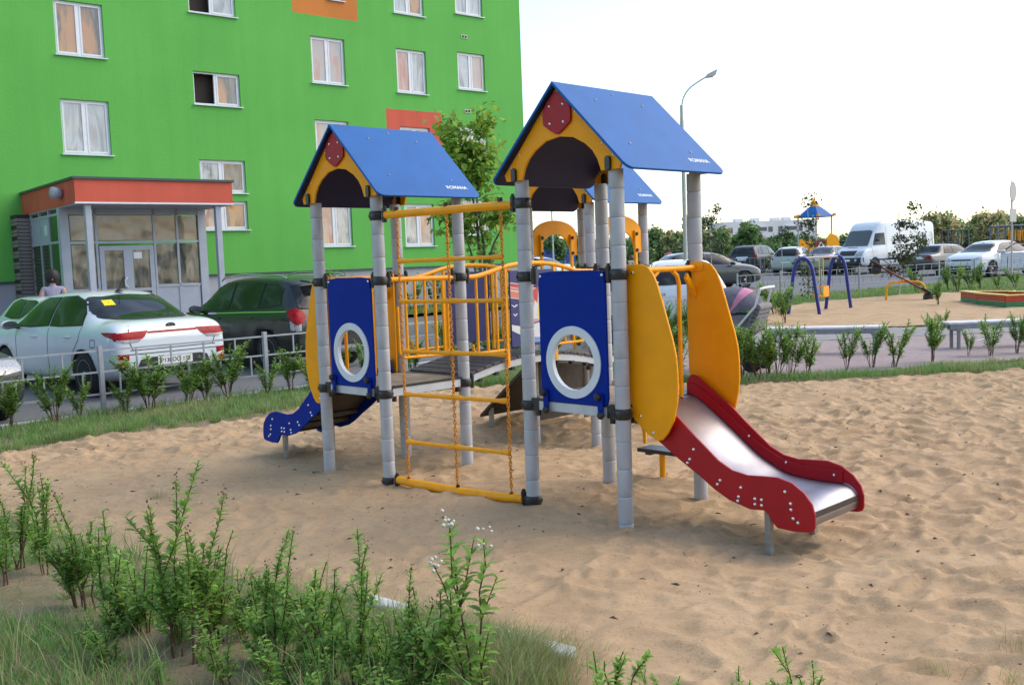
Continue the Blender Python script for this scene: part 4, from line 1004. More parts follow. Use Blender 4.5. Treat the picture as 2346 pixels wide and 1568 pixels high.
kia, kbv = car(rear_mid, HEADK, SEDAN, M['pwhite'], (.92, 3.52), .315, 'sedan', 'white sedan parked tail towards the fence, yellow sticker in its rear window', group='cars parked by the green block', spokes=5,
          patches=P, seams=[('B', [(-.56, 1.035), (-.62, .93), (-.66, .80), (-.60, .66)]), ('B', [(.56, 1.035), (.62, .93), (.66, .80), (.60, .66)]), ('B', [(-.64, .655), (.64, .655)]), ('B', [(-.80, .60), (.80, .60)]), ('L', [(1.98, .95), (1.98, .36)]), ('R', [(1.98, .95), (1.98, .36)]), ('L', [(.98, .98), (1.02, .80), (1.22, .60), (1.28, .36)]), ('L', [(3.08, .93), (3.06, .36)]), ('R', [(3.08, .93), (3.06, .36)]), ('L', [(.55, .80), (.68, .80), (.68, .70), (.55, .70), (.55, .80)])])
def onb(bv, proj, a, b, off):
    o_, d_ = PROJ[proj](a, b); h = bv.ray_cast(o_, d_); return h[0]-d_*off
kia.scale = (KS,)*3
p = onb(kbv, 'B', 0, .955, .004); bd = MB().prism(catmull([Vector((.075*cos(t), .038*sin(t), 0)) for t in np.linspace(0, 2*pi, 12, endpoint=False)], 2, True) and [(.075*cos(t), .038*sin(t)) for t in np.linspace(0, 2*pi, 24, endpoint=False)], p, (0, -1, 0), (0, 0, 1), (-.008, 0, 0)).obj('badge', M['ink'], kia)
textpatch(kia, 'KIA', .05, p-Vector((.011, 0, 0)), RB, M['chrome'])
textpatch(kia, 'Р138ОО 152', .085, onb(kbv, 'B', 0, .485, .021), RB, M['ink'])
textpatch(kia, '!', .055, onb(kbv, 'B', .37, 1.28, .016), RB, M['ink'])
def handle(root, bv, x, z, m_, side='L'):
    p_ = onb(bv, side, x, z, .012); MB().box(p_, (.20, .03, .028)).obj('door_handle', m_, root, bevel=.012)
def mirror_(root, x, z, y, m_, lens='carglass2'):
    for sy in (1, -1):
        mo = MB().lathe([(.03, -.09), (.075, -.07), (.085, 0), (.07, .05), (.02, .075)], c=(0, 0, 0), n=12).obj('side_mirror', m_, root, (x, sy*(y+.12), z), rot=(0, pi/2, 0)); mo.scale = (.85, 1.35, .9)
        MB().tube([(x, sy*(y-.04), z-.05), (x, sy*(y+.1), z-.03)], .022, 6).obj('mirror_arm', M['plast'], root)
        MB().prism([(.11*cos(a), .06*sin(a)) for a in np.linspace(0, 2*pi, 14, endpoint=False)], (x-.088, sy*(y+.12), z), (0, 1, 0), (0, 0, 1), (.008, 0, 0)).obj('mirror_glass', M[lens], mo.parent)
for x, z in ((1.35, .83), (2.42, .82)): handle(kia, kbv, x, z, M['pwhite']); handle(kia, kbv, x, z, M['pwhite'], 'R')
mirror_(kia, 3.02, .99, .86, M['pwhite'])
an = MB().lathe([(.06, 0), (.05, .02), (.02, .045)], c=(1.45, 0, 1.43), n=12); an.tube([(1.45, 0, 1.47), (1.30, 0, 1.66)], .006, 6); an.obj('antenna', M['plast'], kia)

# dark crossover
SUV = [(.0, .78, .76, .74, .5, .42), (.03, .92, .86, .83, .5, .34), (.08, 1.05, .98, .865, .5, .30), (.14, 1.20, 1.0, .875, .56, .26), (.30, 1.44, 1.02, .885, .57, .24), (.48, 1.56, 1.03, .89, .60, .24), (.75, 1.605, 1.03, .892, .62, .22), (1.3, 1.64, 1.02, .895, .63, .22), (1.9, 1.645, 1.0, .895, .635, .22), (2.4, 1.61, .99, .893, .635, .22), (2.75, 1.52, .985, .89, .63, .22), (3.1, 1.28, .98, .888, .63, .22), (3.35, 1.10, .97, .885, .6, .22), (3.75, 1.04, .95, .88, .5, .23), (4.0, .97, .90, .865, .5, .24), (4.18, .85, .80, .82, .5, .27), (4.27, .70, .68, .72, .4, .32), (4.3, .6, .58, .62, .4, .38)]
sw0 = [(.52, 1.13), (.80, 1.08), (1.05, 1.07), (1.06, 1.50), (.80, 1.50), (.60, 1.42)]
sw1 = [(1.12, 1.06), (1.5, 1.05), (1.98, 1.04), (1.98, 1.53), (1.5, 1.54), (1.12, 1.51)]
sw2 = [(2.06, 1.04), (2.6, 1.02), (3.08, 1.01), (2.85, 1.25), (2.62, 1.44), (2.4, 1.51), (2.06, 1.53)]
rearwS = [(-.70, 1.08), (0, 1.06), (.70, 1.08), (.60, 1.46), (0, 1.49), (-.60, 1.46)]
lampS = [(.87, 1.08), (.66, 1.05), (.62, .95), (.70, .84), (.87, .80)]
P = [('rear_window', [('B', rearwS)], M['carglass'], .02, 0), ('windshield', [('F', [(-.68, 1.10), (0, 1.08), (.68, 1.10), (.56, 1.50), (0, 1.54), (-.56, 1.50)])], M['carglass'], .005, 4)] + sidewins([sw0, sw1, sw2]) + [
     ('tail_lamp', [('B', lampS), ('B', mirror(lampS)), ('L', [(.03, .80), (.16, .90), (.30, 1.06), (.12, 1.09), (.03, 1.08)]), ('R', [(.03, .80), (.16, .90), (.30, 1.06), (.12, 1.09), (.03, 1.08)])], M['lampred'], .008, 0),
     ('reversing_lamp', [('B', [(.87, .80), (.74, .83), (.74, .72), (.87, .70)]), ('B', mirror([(.87, .80), (.74, .83), (.74, .72), (.87, .70)])), ('L', [(.03, .70), (.14, .74), (.16, .90), (.03, .80)])], M['lampclr'], .007, 0),
     ('bumper_panel', [('B', [(-.80, .32), (.80, .32), (.80, .58), (-.80, .58)])], M['plast'], .008, 0), ('skid_plate', [('B', [(-.45, .30), (.45, .30), (.40, .42), (-.40, .42)])], M['psilver'], .014, 0),
     ('number_plate', [('B', [(-.26, .70), (.26, .70), (.26, .81), (-.26, .81)])], M['plate'], .012, 0),
     ('chrome_strip', both([(.30, 1.045), (1.5, 1.03), (3.05, .995), (3.05, .978), (1.5, 1.01), (.30, 1.025)]), M['chrome'], .008, 0), ('sill_trim', both([(1.25, .30), (3.0, .30), (3.0, .45), (1.25, .45)]), M['plast'], .008, 0)]
sv = rear_mid + SK_*3.5 + FK*.30; sv.z = terr(sv.y)-.115
suv, sbv = car(sv, HEADK-.03, SUV, M['pblack'], (.85, 3.45), .345, 'suv', 'dark green black crossover with roof rails parked between the white sedan and the first tower', group='cars parked by the green block',
          patches=P, seams=[('L', [(2.02, 1.0), (2.02, .36)]), ('R', [(2.02, 1.0), (2.02, .36)]), ('L', [(.98, 1.05), (1.05, .85), (1.25, .60)]), ('L', [(3.02, .95), (3.02, .36)]), ('B', [(-.70, 1.05), (-.62, .62), (.62, .62), (.70, 1.05)])])
for x, z in ((1.35, .93), (2.42, .92)): handle(suv, sbv, x, z, M['pblack'])
suv.scale = (1.08,)*3
mirror_(suv, 2.98, 1.08, .88, M['pblack'], 'chrome')
for sy in (-1, 1): MB().tube([(.55, sy*.60, 1.585), (.7, sy*.61, 1.64), (1.9, sy*.62, 1.69), (2.5, sy*.62, 1.63), (2.6, sy*.62, 1.58)], .016, 6).obj('roof_rail', M['chrome'], suv)
sp_ = MB().box((.20, 0, 1.53), (.26, 1.02, .035), Matrix.Rotation(-.1, 3, 'Y')).obj('spoiler', M['pblack'], suv, bevel=.012)

# white hatchback behind on the left and grey car at the left edge
HATCH = [(.0, .75, .73, .72, .5, .40), (.03, .90, .85, .80, .5, .32), (.08, 1.02, .93, .835, .5, .27), (.18, 1.15, .95, .85, .54, .22), (.40, 1.36, .96, .858, .55, .20), (.62, 1.44, .96, .86, .58, .19), (1.0, 1.475, .95, .862, .59, .18), (1.6, 1.485, .94, .863, .6, .18), (2.1, 1.46, .93, .862, .6, .18), (2.5, 1.37, .92, .86, .6, .18), (2.9, 1.14, .91, .858, .6, .18), (3.15, 1.0, .90, .855, .6, .18), (3.55, .95, .87, .85, .5, .19), (3.85, .86, .81, .83, .5, .2), (4.02, .74, .70, .76, .5, .25), (4.08, .6, .58, .65, .4, .32)]
hw1 = [(.72, 1.02), (1.2, .985), (1.68, .975), (1.68, 1.38), (1.2, 1.39), (.90, 1.33)]
hw2 = [(1.75, .975), (2.3, .96), (2.85, .945), (2.65, 1.13), (2.4, 1.29), (2.15, 1.36), (1.75, 1.38)]
rearwH = [(-.64, 1.0), (0, .985), (.64, 1.0), (.54, 1.32), (0, 1.36), (-.54, 1.32)]
lampH = [(.84, .98), (.68, .98), (.66, .78), (.84, .76)]
def hatchP(extra=()):
    return [('rear_window', [('B', rearwH)], M['carglass'], .006, 4), ('windshield', [('F', [(-.66, 1.0), (0, .99), (.66, 1.0), (.56, 1.36), (0, 1.39), (-.56, 1.36)])], M['carglass'], .005, 4)] + sidewins([hw1, hw2]) + [
     ('tail_lamp', [('B', lampH), ('B', mirror(lampH)), ('L', [(.02, .76), (.16, .78), (.24, .97), (.02, .99)]), ('R', [(.02, .76), (.16, .78), (.24, .97), (.02, .99)])], M['lampred'], .006, 0),
     ('headlamp', [('F', [(.80, .70), (.50, .66), (.46, .76), (.78, .83)]), ('F', mirror([(.80, .70), (.50, .66), (.46, .76), (.78, .83)]))], M['lampclr'], .006, 0),
     ('grille', [('F', [(-.38, .62), (.38, .62), (.42, .70), (-.42, .70)]), ('F', [(-.5, .32), (.5, .32), (.42, .48), (-.42, .48)])], M['plast'], .006, 0),
     ('number_plate', [('B', [(-.26, .60), (.26, .60), (.26, .71), (-.26, .71)])], M['plate'], .010, 0)]+list(extra)
wb = G(60, 760, dz=-.1); wb = Vector((-11.1, 23.0, terr(23)-.115))
car(wb, HEADL+pi+.0, HATCH, M['pwhite'], (.78, 3.28), .30, 'hatch', 'white hatchback mostly hidden behind the white sedan, left of the entrance', group='cars parked by the green block', lod=1, patches=hatchP())
gc = AT(24, 850, 12.75)
nose = Vector((gc.x, gc.y, terr(gc.y)-.115)); hd = math.atan2(E1.y, E1.x)+.15
bk = nose - Vector((cos(hd), sin(hd), 0))*3.95 - Vector((-sin(hd), cos(hd), 0))*.62
P = hatchP(); P = [q for q in P if q[0] not in ('headlamp', 'grille')]
P += [('headlamp', [('F', [(.82, .72), (.42, .66), (.40, .80), (.62, .84), (.82, .86)]), ('L', [(3.70, .72), (3.98, .68), (3.98, .80), (3.72, .84)]), ('F', mirror([(.82, .72), (.42, .66), (.40, .80), (.62, .84), (.82, .86)]))], M['lampclr'], .008, 3),
      ('bumper', [('F', [(-.80, .30), (.80, .30), (.80, .64), (-.80, .64)]), ('L', [(3.62, .30), (4.05, .30), (4.05, .64), (3.70, .62)])], M['plast'], .007, 0), ('fog_lamp', [('F', [(.60+.05*cos(a), .50+.05*sin(a)) for a in np.linspace(0, 2*pi, 10, endpoint=False)])], M['lampclr'], .014, 0)]
car(bk, hd, HATCH, M['pgrey'], (.78, 3.28), .31, 'hatch', 'grey green car at the left edge, only its headlamp corner in view', group='cars parked by the green block', patches=P)

# ------------------------------------------------------------------ cars on the far side
def farcar(u, v, hd_deg, spec, pm, wx, wr, kind, label, patches, dz=-.11, cat='car', grp='cars parked along the far road', front=False, **K):
    """(u,v) = ground point under the middle of the end that faces the camera"""
    p = G(u, v, dz=dz); hd = radians(hd_deg); L = spec[-1][0]
    if front: p = p - Vector((cos(hd), sin(hd), 0))*L
    p.z = terr(p.y)+dz
    k_ = 1.16; p = G(u, v, dz=dz)
    if front: p = p - Vector((cos(hd), sin(hd), 0))*L*k_
    p.z = terr(p.y)+dz
    r_ = car(p, hd, spec, pm, wx, wr, kind, label, group=grp, cat=cat, lod=1, patches=patches, **K); r_[0].scale = (k_,)*3; return r_
DUS = [(.0, .80, .78, .74, .5, .46), (.03, .96, .9, .84, .5, .38), (.07, 1.12, 1.0, .88, .58, .32), (.14, 1.36, 1.02, .90, .62, .28), (.28, 1.54, 1.03, .905, .66, .26), (.6, 1.62, 1.03, .91, .68, .25), (1.3, 1.64, 1.02, .91, .68, .25), (2.1, 1.62, 1.01, .91, .68, .25), (2.5, 1.55, 1.0, .91, .67, .25), (2.85, 1.32, 1.0, .905, .66, .25), (3.1, 1.14, .99, .90, .6, .25), (3.6, 1.09, .97, .89, .5, .26), (3.95, 1.02, .93, .87, .5, .28), (4.15, .88, .84, .82, .5, .32), (4.25, .72, .7, .72, .4, .38)]
def suvP(lampcol='lampred'):
    return [('rear_window', [('B', [(-.66, 1.10), (.66, 1.10), (.58, 1.46), (-.58, 1.46)])], M['carglass'], .008, 0)] + sidewins([[(.45, 1.10), (.95, 1.08), (.95, 1.50), (.55, 1.48)], [(1.02, 1.08), (1.85, 1.07), (1.85, 1.51), (1.02, 1.52)], [(1.93, 1.07), (2.9, 1.05), (2.45, 1.46), (1.93, 1.51)]]) + [
     ('tail_lamp', [('B', [(.86, 1.10), (.68, 1.08), (.70, .86), (.86, .82)]), ('B', mirror([(.86, 1.10), (.68, 1.08), (.70, .86), (.86, .82)])), ('R', [(.03, .84), (.18, .86), (.20, 1.08), (.05, 1.10)])], M[lampcol], .008, 0),
     ('number_plate', [('B', [(-.27, .76), (.27, .76), (.27, .88), (-.27, .88)])], M['plate'], .012, 0), ('garnish', [('B', [(-.36, .91), (.36, .91), (.36, .96), (-.36, .96)])], M['chrome'], .010, 0), ('bumper', [('B', [(-.84, .36), (.84, .36), (.84, .64), (-.84, .64)])], M['plast'], .008, 0)]
farcar(1700, 627, 52, DUS, M['pdark'], (.8, 3.4), .35, 'suv', 'black crossover seen from behind, first in the far row on the left', suvP())
farcar(1800, 629, 58, HATCH, M['psilver'], (.78, 3.28), .33, 'hatch', 'silver tall hatchback with red lamps, right of the black crossover', hatchP())
farcar(1866, 630, 52, SEDAN, M['pbeige'], (.92, 3.45), .31, 'sedan', 'beige silver older sedan between silver hatchback and white van', kia_patches()+[('tail_lamp', [('B', [(.80, .86), (.5, .86), (.5, .76), (.80, .76)]), ('B', mirror([(.80, .86), (.5, .86), (.5, .76), (.80, .76)]))], M['lampred'], .006, 0), ('number_plate', [('B', [(-.26, .72), (.26, .72), (.26, .84), (-.26, .84)])], M['plate'], .01, 0)])
LADA = [(.0, .86, .82, .74, .5, .34), (.03, .93, .86, .80, .5, .30), (.08, .97, .88, .81, .5, .27), (.5, .985, .885, .815, .5, .25), (.66, 1.02, .89, .818, .60, .24), (.86, 1.26, .89, .82, .62, .24), (1.05, 1.36, .89, .82, .62, .24), (1.5, 1.39, .885, .82, .62, .24), (2.0, 1.385, .88, .82, .62, .24), (2.35, 1.34, .88, .82, .62, .24), (2.75, 1.06, .87, .818, .62, .24), (2.95, .93, .86, .815, .6, .24), (3.5, .88, .83, .81, .5, .25), (3.95, .82, .78, .79, .5, .27), (4.05, .7, .66, .74, .5, .3)]
farcar(2098, 632, 30, LADA, M['pdgrey'], (.75, 3.2), .29, 'sedan', 'dark boxy old sedan seen from behind, right of the white van',
       [('rear_window', [('B', [(-.58, 1.02), (.58, 1.02), (.52, 1.30), (-.52, 1.30)])], M['carglass'], .008, 0)] + sidewins([[(.95, .95), (1.5, .94), (1.5, 1.30), (1.10, 1.30)], [(1.57, .94), (2.6, .93), (2.3, 1.27), (1.57, 1.30)]]) +
       [('tail_lamp', [('B', [(.77, .86), (.50, .86), (.50, .72), (.77, .72)]), ('B', mirror([(.77, .86), (.50, .86), (.50, .72), (.77, .72)]))], M['lampred'], .008, 0), ('number_plate', [('B', [(-.40, .74), (.12, .74), (.12, .86), (-.40, .86)])], M['plate'], .01, 0), ('bumper', [('B', [(-.78, .40), (.78, .40), (.78, .58), (-.78, .58)])], M['plast'], .02, 0)])
VAN = [(.0, 2.30, 1.3, .90, .82, .36), (.04, 2.48, 1.3, .95, .86, .32), (.2, 2.56, 1.3, .965, .88, .30), (2, 2.60, 1.3, .97, .88, .30), (3.9, 2.60, 1.3, .97, .88, .30), (4.25, 2.55, 1.3, .97, .86, .30), (4.55, 2.36, 1.28, .968, .80, .30), (4.8, 2.05, 1.26, .965, .76, .30), (5.1, 1.62, 1.2, .96, .74, .30), (5.3, 1.33, 1.16, .955, .7, .30), (5.55, 1.20, 1.08, .94, .6, .32), (5.8, 1.05, .96, .90, .5, .34), (5.92, .80, .76, .84, .5, .38), (5.96, .62, .6, .74, .4, .42)]
vp = [('windshield', [('F', [(-.74, 1.34), (.74, 1.34), (.70, 2.05), (.55, 2.12), (-.55, 2.12), (-.70, 2.05)])], M['carglass2'], .008, 0),
      ('window', both([(4.1, 1.38), (5.0, 1.36), (4.72, 1.95), (4.15, 1.98)]), M['carglass'], .008, 0),
      ('grille', [('F', [(-.44, .88), (.44, .88), (.50, 1.12), (-.50, 1.12)])], M['plast'], .012, 0), ('headlamp', [('F', [(.86, .86), (.52, .82), (.50, .94), (.60, 1.06), (.84, 1.12)]), ('F', mirror([(.86, .86), (.52, .82), (.50, .94), (.60, 1.06), (.84, 1.12)]))], M['lampclr'], .012, 0),
      ('bumper', [('F', [(-.9, .40), (.9, .40), (.9, .78), (-.9, .78)]), ('R', [(5.4, .40), (6, .40), (6, .78), (5.4, .74)])], M['plast'], .012, 0), ('number_plate', [('F', [(-.26, .60), (.26, .60), (.26, .70), (-.26, .70)])], M['plate'], .03, 0),
      ('fog_lamp', [('F', [(sx*.58+.07*cos(a), .66+.07*sin(a)) for a in np.linspace(0, 2*pi, 10, endpoint=False)]) for sx in (-1, 1)], M['lampclr'], .03, 0), ('bonnet_vent', [('F', [(-.3, 1.26), (.3, 1.26), (.3, 1.28), (-.3, 1.28)])], M['plast'], .008, 0), ('side_trim', both([(.2, .62), (5.2, .62), (5.2, .70), (.2, .70)]), M['plast'], .01, 0)]
v_, _b = farcar(1938, 629, 213, VAN, M['pwhite'], (1.2, 4.95), .36, 'van', 'white high roof van facing the camera in the far row', vp, cat='van', front=True, seams=[('L', [(4.02, 2.3), (4.02, .5)]), ('L', [(5.12, 1.3), (5.05, .5)])])
mirror_(v_, 4.95, 1.62, .97, M['plast'])
w1, bw = farcar(2200, 637, 212, SEDAN, M['pwhite'], (.92, 3.52), .315, 'sedan', 'white sedan with its front door open, facing the camera at the right', kia_patches()+[
    ('headlamp', [('F', [(.84, .66), (.48, .62), (.46, .70), (.66, .80), (.84, .84)]), ('F', mirror([(.84, .66), (.48, .62), (.46, .70), (.66, .80), (.84, .84)])), ('R', [(4.0, .72), (4.3, .66), (4.3, .76), (4.05, .84)])], M['lampclr'], .01, 0),
    ('grille', [('F', [(-.42, .66), (.42, .66), (.46, .72), (-.46, .72)]), ('F', [(-.5, .30), (.5, .30), (.44, .46), (-.44, .46)])], M['plast'], .008, 0), ('number_plate', [('F', [(-.26, .50), (.26, .50), (.26, .60), (-.26, .60)])], M['plate'], .02, 0)], front=True, seams=[('L', [(2.0, .95), (2.0, .3)])])
mirror_(w1, 3.02, 1.0, .86, M['pwhite'])
dr = MB().prism([(0, .30), (1.02, .32), (1.02, .94), (.0, .94)], (0, -.02, 0), Xv*-1, Zv, (0, .05, 0)).obj('door', M['pwhite'], w1, (3.06, .90, 0), rot=(0, 0, radians(-38)), bevel=.02)
MB().tube([(-.02, 0, .94), (-.55, 0, 1.30), (-1.0, 0, 1.33), (-1.0, 0, .94)], .025, 6).obj('window_frame', M['plast'], dr)
# grey hatchback with roof bars, and white hatchback nearer the fence
gh, gb = farcar(1508, 668, 14, HATCH, M['pdgrey'], (.78, 3.28), .33, 'hatch', 'dark grey hatchback with black roof bars behind the second tower', hatchP([('window', [('B', [(-.62, 1.0), (.62, 1.0), (.54, 1.34), (-.54, 1.34)])], M['carglass2'], .009, 0)]), grp='cars parked behind the towers')
rb = MB()
for x in (1.0, 1.75): rb.tube([(x, -.62, 1.50), (x, -.60, 1.56), (x, .60, 1.56), (x, .62, 1.50)], .018, 6)
rb.obj('roof_bar', M['plast'], gh); mirror_(gh, 2.75, 1.0, .86, M['pdgrey'])
fw, fb_ = farcar(1572, 764, 84, HATCH, M['pwhite'], (.78, 3.28), .31, 'hatch', 'white hatchback seen from behind between the orange slide wings', hatchP(), grp='cars parked behind the towers')
textpatch(fw, 'focus', .11, onb(fb_, 'B', .50, .80, .006), RB, M['ink']); textpatch(fw, '6 152', .10, onb(fb_, 'B', 0, .655, .016), RB, M['ink'])
farcar(1300, 652, 140, SEDAN, M['pwhite'], (.92, 3.52), .315, 'sedan', 'white sedan whose roof shows between the posts of the rear tower', kia_patches(), grp='cars parked behind the towers')

# ------------------------------------------------------------------ fences
M['fence'] = mat('grey fence paint', (.30, .33, .37), .5, noise=.12, nscale=10, dirt=.35)
ubar = MB().b2((-.0095, -.0095, 0), (.0095, .0095, 1)).obj('bar', M['fence']); ubm = ubar.data; bpy.data.objects.remove(ubar)
upost = MB().b2((-.027, -.027, 0), (.027, .027, 1)).obj('post', M['fence']); upm = upost.data; bpy.data.objects.remove(upost)
def fence(A, B, sp, label, zoff=0, ncell=5, H_=.88, group='low metal fences'):
    L = (B-A).length; d = (B-A).normalized(); n = max(1, round(L/sp)); sp = L/n
    root = empty('metal_fence', A, 0, label=label, cat='fence', group=group)
    P_ = [A+d*sp*k for k in range(n+1)]
    for p_ in P_: p_.z = terr(p_.y)+zoff
    for p_ in P_: link('post', upm, root, p_-A-Vector((0, 0, .1)), (0, 0, math.atan2(d.y, d.x)), (1, 1, H_+.1))
    for a, b in zip(P_, P_[1:]):
        for z in (.815, .545, .265):
            v = b-a; o = link('rail', ubm, root, a-A+Vector((0, 0, z)), v.to_track_quat('Z', 'Y').to_euler(), (1.15, 1.15, v.length))
        for k in range(1, ncell): link('upright', ubm, root, a+(b-a)*k/ncell-A+Vector((0, 0, .556)), (0, 0, math.atan2(d.y, d.x)), (1, 1, .25))
        for k in range(ncell): link('upright', ubm, root, a+(b-a)*(k+.5)/ncell-A+Vector((0, 0, .276)), (0, 0, math.atan2(d.y, d.x)), (1, 1, .26))
F0 = Vector((FEN0.x, FEN0.y, 0))
def T3(p): return Vector((p.x, p.y, terr(p.y)))
fence(T3(F0-E2*4.7), T3(F0+E2*14.1), 2.35, 'low grey fence along the near kerb in front of the white sedan')
fence(fR[0], fR[2], 2.5, 'low grey fence along the road behind the swing', H_=.9)
fence(fR[2], fR[4], 2.5, 'low grey fence along the road behind the seesaw, before the van and sedans', H_=.9)
fa = MB()
def farfence(A, B, h=1.0, sp=2.4):
    L = (B-A).length; d = (B-A).normalized(); n = int(L/sp)
    r_ = empty('metal_fence', A, 0, label='distant pale grid fence along the far side of the parking lot', cat='fence')
    for k in range(n+1): link('post', upm, r_, d*sp*k, (0, 0, 0), (1, 1, h))
    for z in (.15, .5, .95): link('rail', ubm, r_, (0, 0, z), (B-A).to_track_quat('Z', 'Y').to_euler(), (1.3, 1.3, L))
    for k in range(int(L/.35)): link('upright', ubm, r_, d*.35*k+Vector((0, 0, .15)), (0, 0, 0), (1, 1, .8))
farfence(Vector((2.5, 62, terr(62))), Vector((19, 66, terr(66))), 1.0)
a_ = Vector((-1.5, 38.5, 0)); dS = Vector((cos(PHI), sin(PHI), 0)); dN = Vector((sin(PHI), -cos(PHI), 0))
q0 = a_+dS*-8.5+dN*2.5; q1 = a_+dS*3.2+dN*2.5; q0.z = terr(q0.y); q1.z = terr(q1.y)
fence(q0, q1, 2.4, 'low grey fence in front of the green building wall')
# lawn in front of the green building
LB = [tuple((a_+dS*s_+dN*o_)[:2]) for s_, o_ in ((-8.8, 0), (-8.8, 3.0), (4.5, 3.0), (9, 8), (14, 0), (3, -1))]
flatsheet('lawn', LB, .0, M['soil'], .4)

# ------------------------------------------------------------------ playground furniture on the right
M['sblue'] = mat('blue swing tube', (.010, .022, .22), .35, noise=.08, nscale=10)
sc = G(1870, 716, dz=.02); Ys = sc.y
def gp(u, v, dz=.0): return G(u, v, dz=dz)
# swing
A1, A2 = gp(1803, 722), gp(1881, 722); B1, B2_ = gp(1889, 706), gp(1954, 711)
ctr = (A1+B2_)/2; SW = empty('baby_swing', (ctr.x, ctr.y, terr(ctr.y)), 0, label='small baby swing with blue arched tube frame and orange seat', cat='swing')
def loc_(p_): return p_-SW.location
hsw = 1.50
dl = Vector((1.02, -.30, 0)).normalized()
for c_, m__ in (((A1+A2)/2, 'l'), ((B1+B2_)/2, 'r')):
    c_ = Vector((c_.x, c_.y, terr(c_.y)-.05)); w_ = .40 if m__ == 'l' else .34
    pts = [c_-dl*w_, c_-dl*w_*.72+Vector((0, 0, .8)), c_-dl*w_*.58+Vector((0, 0, 1.2)), c_-dl*w_*.34+Vector((0, 0, hsw-.05)), c_+Vector((0, 0, hsw+.02)), c_+dl*w_*.34+Vector((0, 0, hsw-.05)), c_+dl*w_*.58+Vector((0, 0, 1.2)), c_+dl*w_*.72+Vector((0, 0, .8)), c_+dl*w_]
    MB().tube([loc_(q) for q in catmull(pts, 5)], .046, 10).obj('frame_arch', M['sblue'], SW)
ca = Vector(((A1+A2).x/2, (A1+A2).y/2, terr(Ys)-.05+hsw+.03)); cb = Vector(((B1+B2_).x/2, (B1+B2_).y/2, terr(Ys)-.05+hsw+.03))
MB().tube([loc_(ca), loc_(cb)], .03, 10).obj('crossbar', M['steelgrey'], SW)
mid = (ca+cb)/2; dv = (cb-ca).normalized(); dw = Vector((-dv.y, dv.x, 0))
for s_ in (-.12, .14):
    MB().tube([loc_(mid+dv*s_), loc_(mid+dv*s_-Vector((0, 0, .62)))], .010, 6).obj('hanger', M['yellow'], SW)
    MB().tube([loc_(mid+dv*s_-Vector((0, 0, .62))), loc_(mid+dv*s_+dw*.12-Vector((0, 0, .78)))], .008, 6).obj('hanger', M['steelgrey'], SW)
    MB().tube([loc_(mid+dv*s_-Vector((0, 0, .62))), loc_(mid+dv*s_-dw*.12-Vector((0, 0, .78)))], .008, 6).obj('hanger', M['steelgrey'], SW)
sz = mid-Vector((0, 0, 1.05)); 
def swb(c_, d_): return MB().box(loc_(c_), d_, Matrix.Rotation(math.atan2(dv.y, dv.x), 3, 'Z'))
swb(sz, (.36, .26, .03)).obj('seat', M['orange'], SW, bevel=.008); swb(sz+dw*-.13+Vector((0, 0, .14)), (.32, .02, .26)).obj('backrest', M['orange'], SW, bevel=.006)
fr_ = MB()
for sx in (-.18, .18):
    fr_.tube([loc_(sz+dv*sx-dw*.13), loc_(sz+dv*sx-dw*.12+Vector((0, 0, .27))), loc_(sz+dv*sx+dw*.12+Vector((0, 0, .27))), loc_(sz+dv*sx+dw*.13)], .014, 6)
fr_.obj('seat_guard', M['otube'], SW)
# seesaw
s1, s2 = gp(2031, 689), gp(2119, 687); cs = (s1+s2)/2
SS = empty('seesaw', (cs.x, cs.y, terr(cs.y)), 0, label='red and black seesaw on a yellow hoop in the far sand', cat='seesaw')
ls = lambda p_: p_-SS.location
wd = (s2-s1).length/2; d_ = (s2-s1).normalized(); H2 = .56
MB().tube([ls(q) for q in catmull([s1-Vector((0, 0, .1)), s1+Vector((0, 0, H2*.62)), s1+d_*wd*.12+Vector((0, 0, H2*.86)), s1+d_*wd*.4+Vector((0, 0, H2)), s2-d_*wd*.4+Vector((0, 0, H2)), s2-d_*wd*.12+Vector((0, 0, H2*.86)), s2+Vector((0, 0, H2*.62)), s2-Vector((0, 0, .1))], 5)], .035, 10).obj('hoop', M['otube'], SS)
hi = AT(1999, 601, cs.y+.35); lo = AT(2135, 674, cs.y-.25); bdv = (lo-hi).normalized(); sdv = Vector((0, 0, 1)).cross(bdv).normalized()
M['maroon'] = mat('maroon tube', (.12, .012, .016), .4)
for s_ in (-.08, .08): MB().tube([ls(hi+sdv*s_), ls(lo+sdv*s_)], .030, 8).obj('beam', M['maroon'], SS)
for p_, nm in ((hi+bdv*.12, 0), (lo-bdv*.12, 1)):
    rt = bdv.to_track_quat('X', 'Z').to_matrix()
    MB().box(ls(p_+Vector((0, 0, .04))), (.42, .30, .045), rt).obj('seat', M['plast'], SS, bevel=.01)
    MB().lathe([(.05, -.13), (.13, -.11), (.15, 0), (.13, .11), (.05, .13)], c=ls(p_-Vector((0, 0, .16))), n=12, R=Matrix.Rotation(pi/2, 3, 'Y')).obj('bumper', M['plast'], SS)
for k in (.36, .62):
    q = hi+(lo-hi)*k
    MB().tube([ls(q+sdv*.0), ls(q+Vector((0, 0, .22))-bdv*.05*(1 if k < .5 else -1)), ls(q+Vector((0, 0, .25))-bdv*.4*(1 if k < .5 else -1)+Vector((0, 0, 0)))], .014, 6).obj('grab_handle', M['maroon'], SS)
MB().box(ls(cs+Vector((0, 0, H2+.05))), (.24, .14, .06)).obj('pivot', M['otube'], SS, bevel=.01)
